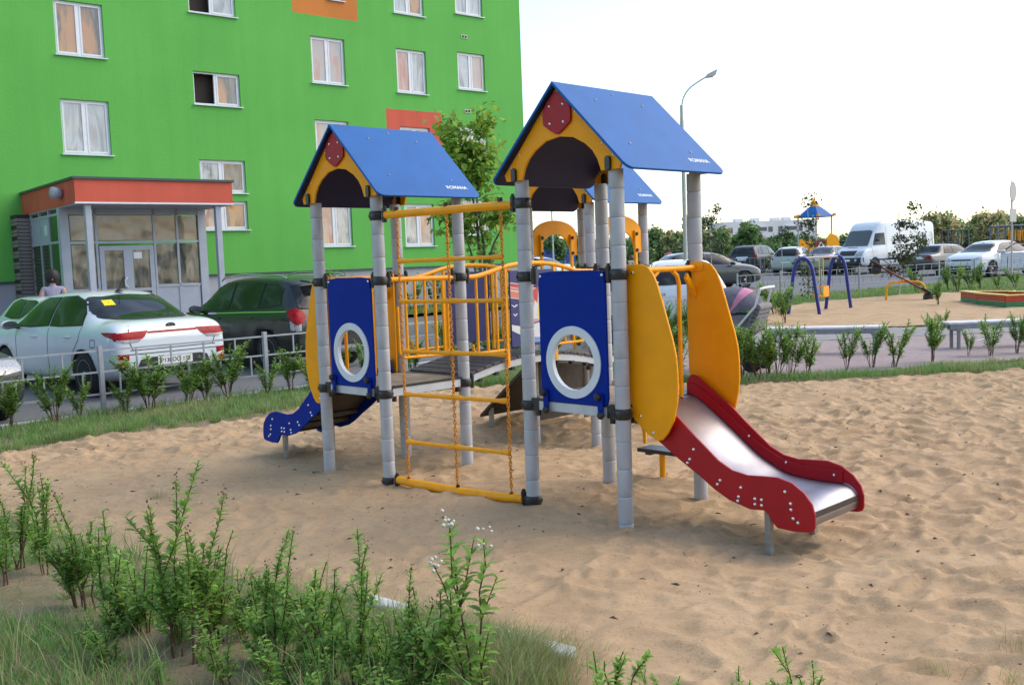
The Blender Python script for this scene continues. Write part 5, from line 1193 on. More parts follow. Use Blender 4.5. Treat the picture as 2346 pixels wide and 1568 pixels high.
# sandbox
sb0 = gp(2322-30, 702); bx = empty('sandbox', gp(2300, 704), 0, label='sandbox with yellow rim, red and green boards at the right edge', cat='sandbox')
M['sred'] = mat('red boards', (.42, .045, .02), .5, noise=.1, nscale=8); M['sgreen'] = mat('green boards', (.015, .19, .07), .5, noise=.1, nscale=8); M['syel'] = mat('yellow boards', (.72, .50, .10), .5, noise=.1, nscale=8)
p0 = gp(2238, 698); p1 = gp(2303, 706); ppx = (p1-p0); d1 = ppx.normalized(); d2 = Vector((-d1.y, d1.x, 0)); 
rr = radians(-32); d1 = Vector((cos(rr), sin(rr), 0)); d2 = Vector((cos(rr+pi/3*1.2), sin(rr+pi/3*1.2), 0))
loop = [p0, p1, p1+Vector((1.25, .10, 0)), p1+Vector((1.9, 1.1, 0)), p1+Vector((1.25, 2.1, 0)), p0+Vector((.3, 1.6, 0))]
cx_ = sum((q for q in loop), Vector((0, 0, 0)))/len(loop)
for a, b in zip(loop, loop[1:]+loop[:1]):
    v = b-a; an_ = math.atan2(v.y, v.x); c_ = (a+b)/2-bx.location; R_ = Matrix.Rotation(an_, 3, 'Z'); L = v.length
    MB().box(c_+Vector((0, 0, .07)), (L, .04, .16), R_).obj('board', M['sgreen'], bx, bevel=.004); MB().box(c_+Vector((0, 0, .235)), (L, .04, .155), R_).obj('board', M['sred'], bx, bevel=.004)
    ins = ((cx_-(a+b)/2).normalized())*.06; MB().box(c_+Vector((0, 0, .33))+ins, (L+.04, .20, .03), R_).obj('rim_board', M['syel'], bx, bevel=.004)
MB().prism([((q-bx.location).x, (q-bx.location).y) for q in loop], (0, 0, .12), Xv, Yv, (0, 0, .03)).obj('sand_fill', M['sand'], bx)
# benches
M['bench'] = mat('grey bench boards', (.66, .66, .68), .7, noise=.12, nscale=9, bump=.3, bscale=50, dirt=.2)
M['benchd'] = mat('grey bench frame', (.22, .23, .25), .6, noise=.1, nscale=9)
def bench(a, b, label, legs, H_=.46):
    c_ = (a+b)/2; v = b-a; L = v.length; root = empty('bench', (c_.x, c_.y, terr(c_.y)), math.atan2(v.y, v.x), label=label, cat='bench', group='grey benches beside the pink paving')
    for k in range(4): MB().b2((-L/2, -.19+k*.098, H_-.035), (L/2, -.19+k*.098+.088, H_)).obj('slat', M['bench'], root, bevel=.005)
    MB().b2((-L/2+.02, -.20, H_-.115), (L/2-.02, -.165, H_-.037)).obj('apron', M['benchd'], root); MB().b2((-L/2+.02, .165, H_-.115), (L/2-.02, .20, H_-.037)).obj('apron', M['benchd'], root)
    for x in legs:
        for y in (-.14, .14): MB().b2((x*L-.022, y-.022, -.1), (x*L+.022, y+.022, H_-.10)).obj('leg', M['benchd'], root)
        MB().b2((x*L-.05, -.19, H_-.15), (x*L+.05, .19, H_-.117)).obj('leg_plate', M['benchd'], root)
zz = .46
def top(u, v): 
    p_ = G(u, v, z=zz); return Vector((p_.x, p_.y, 0))
b1, b0 = top(2032, 745), top(1752, 750)
bench(b0, b1, 'long grey slatted bench behind the hedge, the one nearer the stroller', (-.42, .40))
c0, c1 = top(2164, 737), top(2560, 722)
bench(c0, c1, 'long grey slatted bench running out of the right edge of the picture', (-.44, .44))
# rubbish on paving
p_ = gp(2268, 780); MB().prism([(-.22, 0), (.02, -.01), (.10, .20), (.16, 0), (.22, .02), (.16, .05), (.10, .24), (.04, .05)], p_+Vector((0, 0, .01)), Xv, Zv, (0, .05, 0)).obj('paper_scrap', M['pvc'])
tag(bpy.data.objects['paper_scrap'], 'white scrap of packaging lying on the pink paving', 'litter')

# stroller
sp0 = gp(1716, 850); ST_ = empty('baby_stroller', (sp0.x-.15, sp0.y+.2, terr(sp0.y)), radians(-30), label='grey and pink baby stroller with white frame parked behind the slide wing', cat='stroller'); ST_.scale = (1.12, 1.12, 1.18)
M['sgrey'] = mat('grey fabric', (.13, .13, .16), .85, noise=.15, nscale=12, bump=.3, bscale=200); M['sgrey2'] = mat('light grey fabric', (.20, .19, .20), .85, noise=.1, nscale=12, bump=.3, bscale=200); M['spink'] = mat('pink fabric', (.55, .22, .33), .85, noise=.1, nscale=12)
M['wframe'] = mat('white frame tube', (.70, .70, .72), .25)
def hood(a0, a1, m_, rx, rz, wy, z0=.72, nm='hood'):
    V = []; F = []; na, nb = 8, 12
    for i in range(na+1):
        a = a0+(a1-a0)*i/na
        for j in range(nb+1):
            b = -pi/2+pi*j/nb; s_ = cos(b)**.5 if cos(b) > 0 else 0
            V.append((rx*cos(a)*s_, wy*sin(b), z0+rz*sin(a)*s_))
    for i in range(na):
        for j in range(nb): F.append((i*(nb+1)+j, i*(nb+1)+j+1, (i+1)*(nb+1)+j+1, (i+1)*(nb+1)+j))
    q = MB(); q.add(V, F, 0, True); q.add([(x*.96, y*.96, z0+(z-z0)*.96) for x, y, z in V], [tuple(reversed(f)) for f in F], 0, True)
    return q.obj(nm, m_, ST_, recalc=False)
hood(radians(70), radians(165), M['sgrey'], .42, .34, .27); hood(radians(52), radians(70), M['spink'], .425, .345, .275, nm='hood_band'); hood(radians(15), radians(52), M['sgrey'], .42, .34, .27)
q = MB(); 
for k in range(5): q.lathe([(.05, -.27+k*.0), (.06, 0), (.05, .27)], c=(.38-.02*k, 0, .80-.05*k), n=8, R=Matrix.Rotation(pi/2, 3, 'X'))
q.obj('folded_cover', M['sgrey2'], ST_)
MB().prism([(-.38, .72), (.40, .72), (.34, .52), (.20, .42), (-.25, .42), (-.36, .55)], (0, -.24, 0), Xv, Zv, (0, .48, 0)).obj('carrycot', M['sgrey2'], ST_, bevel=.04, seg=3)
MB().prism([(-.30, .30), (.30, .30), (.26, .18), (-.26, .18)], (0, -.20, 0), Xv, Zv, (0, .40, 0)).obj('basket', M['plast'], ST_, bevel=.02)
q = MB()
for sy in (-.28, .28):
    q.tube([(.42, sy, 1.02), (.36, sy, .82), (-.05, sy, .38), (-.30, sy, .16)], .016, 8); q.tube([(-.34, sy, .60), (.0, sy, .38), (.28, sy, .16)], .016, 8)
q.tube([(.42, -.28, 1.02), (.46, -.24, 1.04), (.46, .24, 1.04), (.42, .28, 1.02)], .018, 8); q.obj('frame', M['wframe'], ST_)
for x in (-.30, .30):
    for sy in (-.29, .29):
        wl = MB().lathe([(.09, -.02), (.125, -.018), (.13, 0), (.125, .018), (.09, .02)], n=20, R=Matrix.Rotation(pi/2, 3, 'X')).obj('wheel', M['rubber'], ST_, (x, sy, .13))
        MB().lathe([(.10, -.012), (.095, .012)], n=16, R=Matrix.Rotation(pi/2, 3, 'X')).obj('rim', M['wframe'], wl)

# lamps and sign
M['pole'] = mat('lamp pole', (.50, .49, .48), .5, noise=.05, nscale=4)
def lamp(u, vb, vt, Y, label, arm_=True, r=.07):
    b_ = AT(u, vb, Y); t_ = AT(u-2, vt, Y); root = empty('street_lamp', (b_.x, b_.y, terr(Y)-.1), 0, label=label, cat='street lamp', group='street lamps'); h = t_.z-terr(Y)+.1
    if arm_:
        pts = [(0, 0, 0), (0, 0, h*.55), (-.02, 0, h-1.3), (0, 0, h-1.0), (.10, 0, h-.62), (.35, 0, h-.28), (.72, 0, h-.02), (1.15, 0, h+.22)]
        MB().tube(catmull(pts, 4), [r+.02]*8+[r]*4+[.035]*(len(catmull(pts, 4))-12), 8).obj('pole', M['pole'], root)
        MB().prism([(1.05, h+.14), (1.38, h+.16), (1.50, h+.26), (1.58, h+.50), (1.12, h+.30)], (0, -.11, 0), Xv, Zv, (0, .22, 0)).obj('lamp_head', M['pole'], root, bevel=.03)
        return
    MB().tube([(0, 0, 0), (0, 0, h)], [r, r*.6], 8).obj('pole', M['pole'], root)
    MB().box((.2, 0, h), (.6, .2, .1)).obj('lamp_head', M['pole'], root, bevel=.03)
lamp(1571, 600, 188, 44, 'tall street lamp with curved arm rising behind the nearest tower roof')
lamp(1268, 600, 380, 52, 'thin lamp post seen through the arch gate of the rear tower', False, .05)
sgp = gp(2316+2, 655); sgr = empty('road_sign', (sgp.x, sgp.y, terr(sgp.y)), 0, label='round and square road signs on a thin grey pole at the right edge', cat='road sign')
hh = AT(2330, 415, sgp.y).z-terr(sgp.y)
MB().tube([(0, 0, -.1), (0, 0, hh)], .032, 8).obj('pole', M['pole'], sgr)
MB().prism([(.19*cos(a), hh-.37+.35*sin(a)) for a in np.linspace(0, 2*pi, 32, endpoint=False)], (0, -.06, 0), Vector((.84, .55, 0))*1.05, Zv, (.02, -.01, 0)).obj('round_sign', mat('sign back', (.50, .48, .47), .5), sgr)
MB().prism([(-.2, hh-1.45), (.2, hh-1.45), (.2, hh-.98), (-.2, hh-.98)], (0, -.06, 0), Vector((.84, .55, 0))*1.0, Zv, (.02, -.01, 0)).obj('square_sign', M['pole'], sgr)

# far playground tower, pergola-like sport frames
ft = AT(1868, 610, 66); FT_s = .8; FT = empty('distant_play_tower', (ft.x, 66, terr(66)), .4, label='distant orange climbing tower with small blue pavilion roof behind the parked cars', cat='play tower')
for x in (-.75, .75):
    for y in (-.75, .75): MB().tube([(x, y, 0), (x, y, 3.55)], .05, 6).obj('post', M['pole'], FT)
MB().lathe([(1.25, 3.45), (.9, 3.75), (.5, 4.05), (.36, 4.15), (.12, 4.18)], n=6, sm=False).obj('roof', M['roof'], FT)
MB().lathe([(.34, 4.1), (.30, 4.32), (.15, 4.42), (.03, 4.75)], n=6).obj('finial', M['orange'], FT)
for a in range(6): MB().box((1.3*cos(a*pi/3), 1.3*sin(a*pi/3), 3.55), (.16, .16, .18)).obj('roof_knob', M['orange'], FT)
MB().b2((-1.9, -.8, 1.1), (-.8, -.75, 2.0)).obj('railing', M['orange'], FT); MB().b2((-.7, -.86, 1.0), (.2, -.8, 1.9)).obj('panel', M['red'], FT)
MB().ring([(-.25+.26*cos(2*pi*k/24), 1.45+.34*sin(2*pi*k/24)) for k in range(24)], [(-.25+.14*cos(2*pi*k/24), 1.45+.22*sin(2*pi*k/24)) for k in range(24)], (0, -.90, 0), Xv, Zv, (0, .03, 0)).obj('porthole_ring', M['white'], FT)
MB().prism([(.3, 1.0), (.25, 2.0), (.6, 2.35), (1.1, 2.2), (1.35, 1.8), (1.2, 1.1), (.8, .7)], (0, -.85, 0), Xv, Zv, (0, .1, 0)).obj('wing_panel', M['orange'], FT, bevel=.03)
MB().prism([(1.2, 1.3), (2.6, .0), (2.6, .3), (1.3, 1.7)], (0, -.6, 0), Xv, Zv, (0, .1, 0)).obj('slide', M['red'], FT)
MB().b2((-.8, -.8, .85), (.8, .8, .95)).obj('deck', M['deckw'], FT)
M['dgreen'] = mat('dark steel frame', (.06, .075, .07), .5); M['sblue2'] = mat('grey blue frame', (.10, .13, .20), .5)
def frame_(u, w_px, vt, Y, label, bars):
    c_ = AT(u, 600, Y); h = AT(u, vt, Y).z-terr(Y); w_ = w_px/FPX*Y
    r_ = empty('sports_frame', (c_.x, Y, terr(Y)), .15, label=label, cat='sports frame')
    for x in (-w_/2, 0, w_/2):
        for y in (-.5, .5): MB().tube([(x, y, 0), (x, y*.6, h)], .05, 6).obj('post', M['sblue2'] if bars else M['dgreen'], r_)
    for y in (-.3, .3): MB().tube([(-w_/2, y, h), (w_/2, y, h)], .05, 6).obj('beam', M['sblue2'] if bars else M['dgreen'], r_)
    if bars:
        for k in range(8): MB().tube([(-w_/2+.7+k*.28, -.3, h-.25), (-w_/2+.7+k*.28, -.3, h-.85), (-w_/2+.83+k*.28, -.3, h-.85), (-w_/2+.83+k*.28, -.3, h-.25)], .035, 5).obj('hanging_grip', M['otube'], r_)
        for z in (h*.35, h*.55): MB().tube([(-w_/2-.3, -.3, z), (w_/2, -.3, z)], .03, 5).obj('rail', M['otube'], r_)
    else:
        for k in range(5): MB().tube([(-w_/2, 0, h*(.2+.16*k)), (w_/2, 0, h*(.2+.16*k))], .025, 5).obj('rail', M['dgreen'], r_)
frame_(2188, 50, 527, 60, 'dark steel climbing frame among bushes behind the white sedan', False)
frame_(2312, 76, 517, 56, 'grey blue sports frame with orange grips behind the road sign', True)

# pale apartment block and house roof far away
Yb = 235; pb = AT(1740, 560, Yb); ww = 222/FPX*Yb
PB = empty('pale_apartment_block', (AT(1766, 560, Yb).x, Yb, .62), radians(8), label='pale grey four storey apartment block on the horizon above the trees', cat='building')
M['pale'] = mat('pale panel wall', (.68, .67, .68), .9, noise=.05, nscale=.3)
Hb = AT(1700, 508, Yb).z-.62
MB().b2((-ww/2, 0, 0), (ww/2, 11, Hb)).obj('wall', M['pale'], PB)
fz = Hb/3.55; dkw = mat('far window', (.10, .11, .13), .2)
for k in range(9):
    x = -ww/2+1.6+k*ww/9.3
    for z in (Hb-1.7-.9, Hb-1.7-.9-fz, Hb-1.7-.9-2*fz):
        if k in (3, 6): MB().b2((x-1.3, -.9, z-1.0), (x+1.3, -.02, z+1.3)).obj('balcony', M['pale'], PB); MB().b2((x-1.2, -.93, z+.25), (x+1.2, -.90, z+1.15)).obj('window', dkw, PB)
        else: MB().b2((x-.55, -.03, z), (x+.55, .02, z+1.25)).obj('window', dkw, PB)
for x in (-ww*.30, -ww*.12, ww*.10, ww*.22): MB().b2((x-.9, 2, Hb), (x+.9, 4, Hb+.8)).obj('roof_shaft', M['pale'], PB)
hr = AT(1528, 560, 150); HR = empty('distant_house', (hr.x, 150, .62), .3, label='small pale hipped house roof half hidden by trees left of the pale block', cat='house')
hz_ = AT(1528, 546, 150).z-.62; ht = AT(1528, 533, 150).z-.62
MB().b2((-5, 0, 0), (5, 8, hz_)).obj('wall', M['pale'], HR)
q = MB(); q.add([(-5.6, -.6, hz_), (5.6, -.6, hz_), (5.6, 8.6, hz_), (-5.6, 8.6, hz_), (-2, 4, ht), (2, 4, ht)], [(0, 1, 5, 4), (1, 2, 5), (2, 3, 4, 5), (3, 0, 4), (3, 2, 1, 0)]); q.obj('roof', mat('grey roof', (.30, .28, .27), .8), HR)
# blue hoarding behind the arch
ba = AT(1225, 600, 75); bb = AT(1352, 600, 78); v = bb-ba
o = MB().b2((0, -.05, 0), (v.length*1.2, .05, AT(1268, 570, 76).z-terr(76))).obj('blue_hoarding', mat('blue sheet', (.02, .07, .36), .5, noise=.15, nscale=1.5), loc=(ba.x-2, ba.y, terr(76)), rz=math.atan2(v.y, v.x)); tag(o, 'bright blue sheet hoarding seen through the arch gate of the rear tower', 'hoarding')

# buildings across the yard, behind the photographer: they are what the windows mirror
def block(x0, y0, x1, y1, h, m_, label, rz=0):
    r_ = empty('apartment_block', ((x0+x1)/2, (y0+y1)/2, -.3), rz, label=label, cat='building')
    MB().b2((-(x1-x0)/2, -(y1-y0)/2, 0), ((x1-x0)/2, (y1-y0)/2, h)).obj('wall', m_, r_)
def blockmat(name, c1, c2):
    m = mat(name, c1, .85); N = m.node_tree; b = N.nodes['Principled BSDF']; tc = N.nodes.new('ShaderNodeTexCoord'); mp = N.nodes.new('ShaderNodeMapping'); mp.inputs['Rotation'].default_value = (radians(90), 0, 0)
    br = N.nodes.new('ShaderNodeTexBrick'); br.offset = 0; br.inputs['Scale'].default_value = .33; br.inputs['Mortar Size'].default_value = .12; br.inputs['Color1'].default_value = (.10, .10, .11, 1); br.inputs['Color2'].default_value = (*c2, 1); br.inputs['Mortar'].default_value = (*c1, 1)
    N.links.new(tc.outputs['Object'], mp.inputs[0]); N.links.new(mp.outputs[0], br.inputs['Vector']); N.links.new(br.outputs[0], b.inputs['Base Color']); return m
block(18, -62, 70, -48, 22, blockmat('orange block', (.55, .22, .08), (.5, .45, .38)), 'orange and cream apartment block across the yard, mirrored in the windows', .3)
block(-40, -75, 8, -60, 20, blockmat('cream block', (.48, .40, .30), (.4, .38, .36)), 'cream apartment block across the yard, mirrored in the porch glass')

# ------------------------------------------------------------------ people
def person(loc, rz, pose, label, top_, hair, lower, skin=(.42, .22, .15), scale=1.0, sit=False):
    root = empty('person', loc, rz, label=label, cat='person'); root.scale = (scale,)*3
    sk = mat('skin', skin, .55); tp = mat('top cloth', top_, .85, noise=.1, nscale=20); lw = mat('lower cloth', lower, .85, noise=.1, nscale=20); hr_ = mat('hair', hair, .6, noise=.2, nscale=60)
    J = dict(pel=(0, 0, .95), wst=(0, 0, 1.10), chs=(0, 0, 1.30), nck=(0, 0, 1.46), hd=(0, .015, 1.56), top=(0, .01, 1.66), sl=(-.17, 0, 1.39), sr=(.17, 0, 1.39), el=(-.23, .02, 1.12), er=(.24, .03, 1.12), wl=(-.22, .10, .90), wr=(.22, .14, .92), hl=(-.10, 0, .90), hr=(.10, 0, .90), kl=(-.11, .05, .50), kr=(.11, -.03, .50), al=(-.11, .0, .08), ar=(.11, -.08, .08), tl=(-.12, .13, .04), tr=(.12, .05, .04))
    if sit:
        for k in ('kl', 'kr'): J[k] = (J[k][0]*1.2, .42, .88)
        for k in ('al', 'ar'): J[k] = (J[k][0]*1.2, .42, .46)
        for k in ('tl', 'tr'): J[k] = (J[k][0]*1.2, .55, .42)
        J = {k: (a, b, c-.40) for k, (a, b, c) in J.items()}
    Rr = dict(pel=.135, wst=.115, chs=.125, nck=.052, hd=.092, top=.07, sl=.062, sr=.062, el=.042, er=.042, wl=.030, wr=.030, hl=.09, hr=.09, kl=.058, kr=.058, al=.040, ar=.040, tl=.035, tr=.035)
    E = [('pel', 'wst'), ('wst', 'chs'), ('chs', 'nck'), ('nck', 'hd'), ('hd', 'top'), ('chs', 'sl'), ('chs', 'sr'), ('sl', 'el'), ('sr', 'er'), ('el', 'wl'), ('er', 'wr'), ('pel', 'hl'), ('pel', 'hr'), ('hl', 'kl'), ('hr', 'kr'), ('kl', 'al'), ('kr', 'ar'), ('al', 'tl'), ('ar', 'tr')]
    K = list(J); me = bpy.data.meshes.new('body'); me.from_pydata([J[k] for k in K], [(K.index(a), K.index(b)) for a, b in E], [])
    o = link('body', me); s_ = o.modifiers.new('k', 'SKIN'); 
    for i, k in enumerate(K): me.skin_vertices[0].data[i].radius = (Rr[k], Rr[k]*(.72 if k in ('pel', 'wst', 'chs') else 1)); me.skin_vertices[0].data[i].use_root = (k == 'pel')
    ss_ = o.modifiers.new('s', 'SUBSURF'); ss_.levels = 2; ss_.render_levels = 2
    dg = bpy.context.evaluated_depsgraph_get(); me2 = bpy.data.meshes.new_from_object(o.evaluated_get(dg)); bpy.data.objects.remove(o)
    me2.materials.clear(); [me2.materials.append(q) for q in (sk, tp, lw)]
    dzz = -.40 if sit else 0
    for p_ in me2.polygons:
        z = p_.center.z-dzz; x = abs(p_.center.x); p_.use_smooth = True
        p_.material_index = 2 if z < .98 and not (x > .17 and z > .80 and not sit) else (1 if z < 1.45 and x < .185 else 0)
    link('body', me2, root)
    hm = MB(); hm.lathe([(.05, -.17), (.11, -.13), (.128, -.04), (.128, .04), (.095, .10), (.03, .135)], c=(0, -.028, 1.62+dzz), n=16); hm.obj('hair', hr_, root)
    fc = MB(); fc.box((0, .095, 1.545+dzz), (.022, .03, .03)); fc.obj('nose', sk, root, bevel=.008)
wp = AT(122, 668, 19.5)
wp = AT(122, 668, 21.5)
person((wp.x, 21.5, terr(21.5)-.02), radians(205), 'stand', 'woman with dark hair in a sleeveless lavender top seen from behind by the entrance', (.30, .27, .36), (.010, .005, .004), (.05, .05, .07), scale=1.12)
pp = AT(1531, 590, 63); person((pp.x, 63, terr(63)), radians(180), 'stand', 'small distant person in a pink top beyond the roof bars of the grey hatchback', (.6, .2, .2), (.10, .05, .03), (.1, .1, .15), scale=1.05)
pp = AT(1446, 590, 60); person((pp.x, 60, terr(60)+.1), radians(120), 'sit', 'small distant person in white and blue sitting by the far fence', (.6, .62, .65), (.10, .05, .03), (.05, .10, .3), sit=True)

# ------------------------------------------------------------------ vegetation
def leafmat(name, c, tr=.25):
    m = bpy.data.materials.new(name); m.use_nodes = True; N = m.node_tree; b = N.nodes['Principled BSDF']; b.inputs['Roughness'].default_value = .5; b.inputs['Specular IOR Level'].default_value = .3
    g = N.nodes.new('ShaderNodeNewGeometry'); t = N.nodes.new('ShaderNodeTexNoise'); t.inputs['Scale'].default_value = 9; t.inputs['Detail'].default_value = 4; N.links.new(g.outputs['Position'], t.inputs['Vector'])
    r = N.nodes.new('ShaderNodeMix'); r.data_type = 'RGBA'; r.inputs[6].default_value = (*[q*.6 for q in c], 1); r.inputs[7].default_value = (*[q*1.45 for q in c], 1); N.links.new(t.outputs[0], r.inputs[0]); N.links.new(r.outputs[2], b.inputs['Base Color'])
    d = N.nodes.new('ShaderNodeBsdfTranslucent'); N.links.new(r.outputs[2], d.inputs['Color']); mx = N.nodes.new('ShaderNodeMixShader'); mx.inputs[0].default_value = tr
    N.links.new(b.outputs[0], mx.inputs[1]); N.links.new(d.outputs[0], mx.inputs[2]); N.links.new(mx.outputs[0], N.nodes['Material Output'].inputs['Surface']); return m
LF = [leafmat('leaf green', (.19, .36, .085), .4), leafmat('leaf light green', (.28, .48, .10), .4), leafmat('leaf dark green', (.10, .22, .06), .4), leafmat('leaf yellow green', (.38, .48, .12), .4)]
STEM = mat('stem', (.10, .045, .025), .8); STEMG = mat('green stem', (.10, .13, .05), .8)
BUD = mat('dry flower head', (.21, .125, .06), .9, noise=.3, nscale=60); FLW = mat('white flower', (.66, .60, .52), .8, noise=.15, nscale=60)
GR = [leafmat('grass green', (.17, .33, .09), .35), leafmat('grass mid', (.23, .40, .12), .35), leafmat('grass olive', (.27, .30, .13), .35), leafmat('grass straw', (.46, .39, .22), .35), leafmat('grass deep', (.09, .20, .055), .35)]
class Leaves:
    def __init__(s): s.V = []; s.F = []; s.M = []
    def leaf(s, p, d, up, L, W, mi):
        side = d.cross(up)
        if side.length < 1e-5: side = Vector((1, 0, 0))
        side.normalize(); n = side.cross(d).normalized(); b = len(s.V)
        s.V += [p, p+d*L*.28+side*W*.42-n*L*.02+n*W*.15, p+d*L*.65+side*W*.40-n*L*.08+n*W*.12, p+d*L-n*L*.22, p+d*L*.65-side*W*.40-n*L*.08+n*W*.12, p+d*L*.28-side*W*.42-n*L*.02+n*W*.15, p+d*L*.5-n*L*.06]
        s.F += [(b, b+1, b+6), (b+1, b+2, b+6), (b+2, b+3, b+6), (b+3, b+4, b+6), (b+4, b+5, b+6), (b+5, b, b+6)]; s.M += [mi]*6
    def obj(s, name, mats, parent): return npmesh(name, np.array([tuple(v) for v in s.V]), np.array(s.F), mats, parent, True, s.M)
def shrub_proto(seed, h=.7, nst=4, spread=.25, leafL=.045, dens=1.0, head=None, pal=(0, 1, 2), bare=.25, twigs=2):
    R = random.Random(seed); root = empty('leafy_shrub', (0, 0, 0)); st = MB(); lv = Leaves(); hd = MB()
    for s_ in range(nst):
        a = R.uniform(0, 2*pi); lean = R.uniform(.15, 1)**.7*spread; hh_ = h*R.uniform(.68, 1.0) if s_ else h
        base = Vector((cos(a)*R.uniform(0, .04), sin(a)*R.uniform(0, .04), -.03)); tip = Vector((cos(a)*lean, sin(a)*lean, hh_)); n = 7
        pts = [base.lerp(tip, k/n)+Vector((R.uniform(-1, 1), R.uniform(-1, 1), 0))*.012*(k > 0)+Vector((-cos(a), -sin(a), 0))*lean*.3*sin(pi*k/n)*.5 for k in range(n+1)]
        branches = [(pts, hh_, bare)]
        for _ in range(twigs):
            k = R.randint(2, n-2); a2 = a+R.uniform(-1.6, 1.6); L2 = hh_*R.uniform(.25, .45); q = pts[k]
            branches.append(([q+Vector((cos(a2)*.62, sin(a2)*.62, 1)).normalized()*L2*j/4 for j in range(5)], L2, .15))
        for bi, (P_, Lb_, br_) in enumerate(branches):
            st.tube(P_, [.0045*(1-.6*k/(len(P_)-1))*(1 if bi == 0 else .6)+.001 for k in range(len(P_))], 4)
            m_ = max(4, int(Lb_/.0105*dens)); phi = R.uniform(0, 6)
            for i in range(m_):
                t = br_+(1-br_)*(i+.5)/m_; f = t*(len(P_)-1); k = min(int(f), len(P_)-2); p_ = P_[k].lerp(P_[k+1], f-k); ax = (P_[k+1]-P_[k]).normalized()
                phi += 2.4+R.uniform(-.6, .6); el = R.uniform(-.1, .95)+.25*t
                d = (Vector((cos(phi), sin(phi), 0))*cos(el)+ax*sin(el)).normalized(); L = leafL*1.30*R.uniform(.55, 1.25)*(1-.35*max(0, t-.6)/.4)
                mi = R.choices((pal[0], pal[1], pal[2]), (5, 2+4*t, 3*(1-t)+.3))[0]
                lv.leaf(p_, d, Vector((0, 0, 1)), L, L*.52, mi)
            if head and bi == 0 and (s_ == 0 or R.random() < (.45 if head == 'bud' else .9)):
                tp = P_[-1]
                for j in range(12 if head == 'bud' else 8):
                    c_ = tp+Vector((R.gauss(0, .013), R.gauss(0, .013), R.uniform(-.03, .045))); rr_ = R.uniform(.003, .0055) if head == 'bud' else R.uniform(.005, .009)
                    hd.lathe([(rr_*.3, -rr_), (rr_, -rr_*.3), (rr_, rr_*.4), (rr_*.3, rr_)], c=c_, n=5)
    st.obj('stems', STEM, root); lv.obj('foliage', LF, root)
    if hd.v: hd.obj('flower_heads', BUD if head == 'bud' else FLW, root)
    return root
protos = {
 'a': shrub_proto(1, .80, 4, .15, .046, 1.1, 'bud', (0, 1, 1), .3, 2), 'b': shrub_proto(2, .70, 4, .17, .042, 1.1, 'bud', (0, 1, 0), .35, 1), 'c': shrub_proto(3, .62, 4, .14, .042, 1.1, None, (0, 1, 1), .3, 1), 'd': shrub_proto(4, .72, 3, .12, .050, .75, 'flower', (1, 0, 1), .18, 2),
 'e': shrub_proto(5, .66, 7, .32, .046, .8, None, (0, 1, 2), .32, 4), 'f': shrub_proto(6, .72, 7, .30, .045, .8, None, (0, 1, 2), .36, 5), 'g': shrub_proto(7, .60, 6, .24, .046, .8, None, (1, 0, 3), .30, 3), 'h': shrub_proto(8, .40, 4, .16, .038, 1.1, None, (1, 1, 0), .1, 2)}
used = set()
def put(kind, x, y, h, rz, label, group, z=None, wide=1.0):
    base = {'a': .80, 'b': .70, 'c': .62, 'd': .72, 'e': .66, 'f': .72, 'g': .60, 'h': .40}[kind]; s_ = h/base
    o = protos[kind] if kind not in used else copy_tree(protos[kind]); used.add(kind)
    o.location = (x, y, terr(y)+.01 if z is None else z); o.rotation_euler = (.11*sin(x*37.1), .11*sin(y*29.3), rz); o.scale = (s_*wide, s_*wide*(1+.15*sin(x*51)), s_)
    for k in ('label', 'category', 'group'):
        if k in o: del o[k]
    return tag(o, label, 'shrub', group)
GN = 'young shrubs in the grass at the lower left'
ZN = .03
near = [('b', 45, 1318, 268, 'leafy young shrub at the far left edge of the lower bed, tallest of its clump'), ('a', 105, 1330, 262, 'young shrub second from the left edge, its reddish tip above the sand'), ('c', 10, 1360, 230, 'dense shrub cut by the left edge of the picture'),
         ('b', 205, 1420, 300, 'slender shrub with dry brown heads right of the bare soil patch'), ('c', 262, 1462, 290, 'green shrub between the bare soil patch and the tall two stemmed shrub'), ('e', 180, 1410, 190, 'low bushy shrub above the bare soil patch'),
        ('c', 330, 1480, 250, 'upright leafy shrub left of the tall two stemmed shrub'),  ('a', 408, 1530, 430, 'tallest shrub of the lower bed with two dark red stems and bright top'), ('b', 452, 1545, 400, 'tall reddish stemmed shrub leaning right beside the tallest one'), ('g', 500, 1500, 300, 'branching shrub at the right side of the tallest one, leaves against the sand'),
         ('e', 560, 1490, 170, 'low green shrub right of the tallest one'), ('a', 600, 1540, 300, 'shrub with brown seed head left of the middle of the bed'), ('b', 650, 1560, 330, 'thin shrub with pale flower balls near the middle of the bed'), ('g', 706, 1555, 280, 'narrow shrub with brown spike in the middle of the bed'), ('c', 760, 1585, 300, 'leaning shrub with brown tip in the middle of the bed'),
        ('a', 820, 1595, 340, 'full leafy shrub with a red brown tip left of the concrete slab'),   ('b', 945, 1620, 300, 'shrub with two dark brown heads right of the concrete slab'), ('g', 1005, 1625, 290, 'shrub with arching shoot pointing right beside the two headed one'), ('h', 900, 1600, 190, 'small fresh green shrub in the lower middle'),
        ('d', 1088, 1640, 455, 'tall bright green shrub with white flower balls standing alone before the bare sand'), ('c', 520, 1600, 210, 'shrub at the lower edge below the tallest one'), 
        ('h', 1402, 1670, 200, 'small bright shoot at the bottom edge, leftmost right of the bed'), ('h', 1480, 1640, 95, 'tiny plant at the bottom edge right of the bright shoot'), ('h', 1530, 1640, 95, 'tiny plant at the bottom edge, one further right of the bright shoot'), ('h', 1715, 1680, 150, 'small leafy plant at the bottom edge with a white bud'), ('h', 1775, 1660, 105, 'tiny leafy plant beside the white budded one'), ('h', 1850, 1690, 190, 'small plant with a flower spike, rightmost at the bottom edge')]
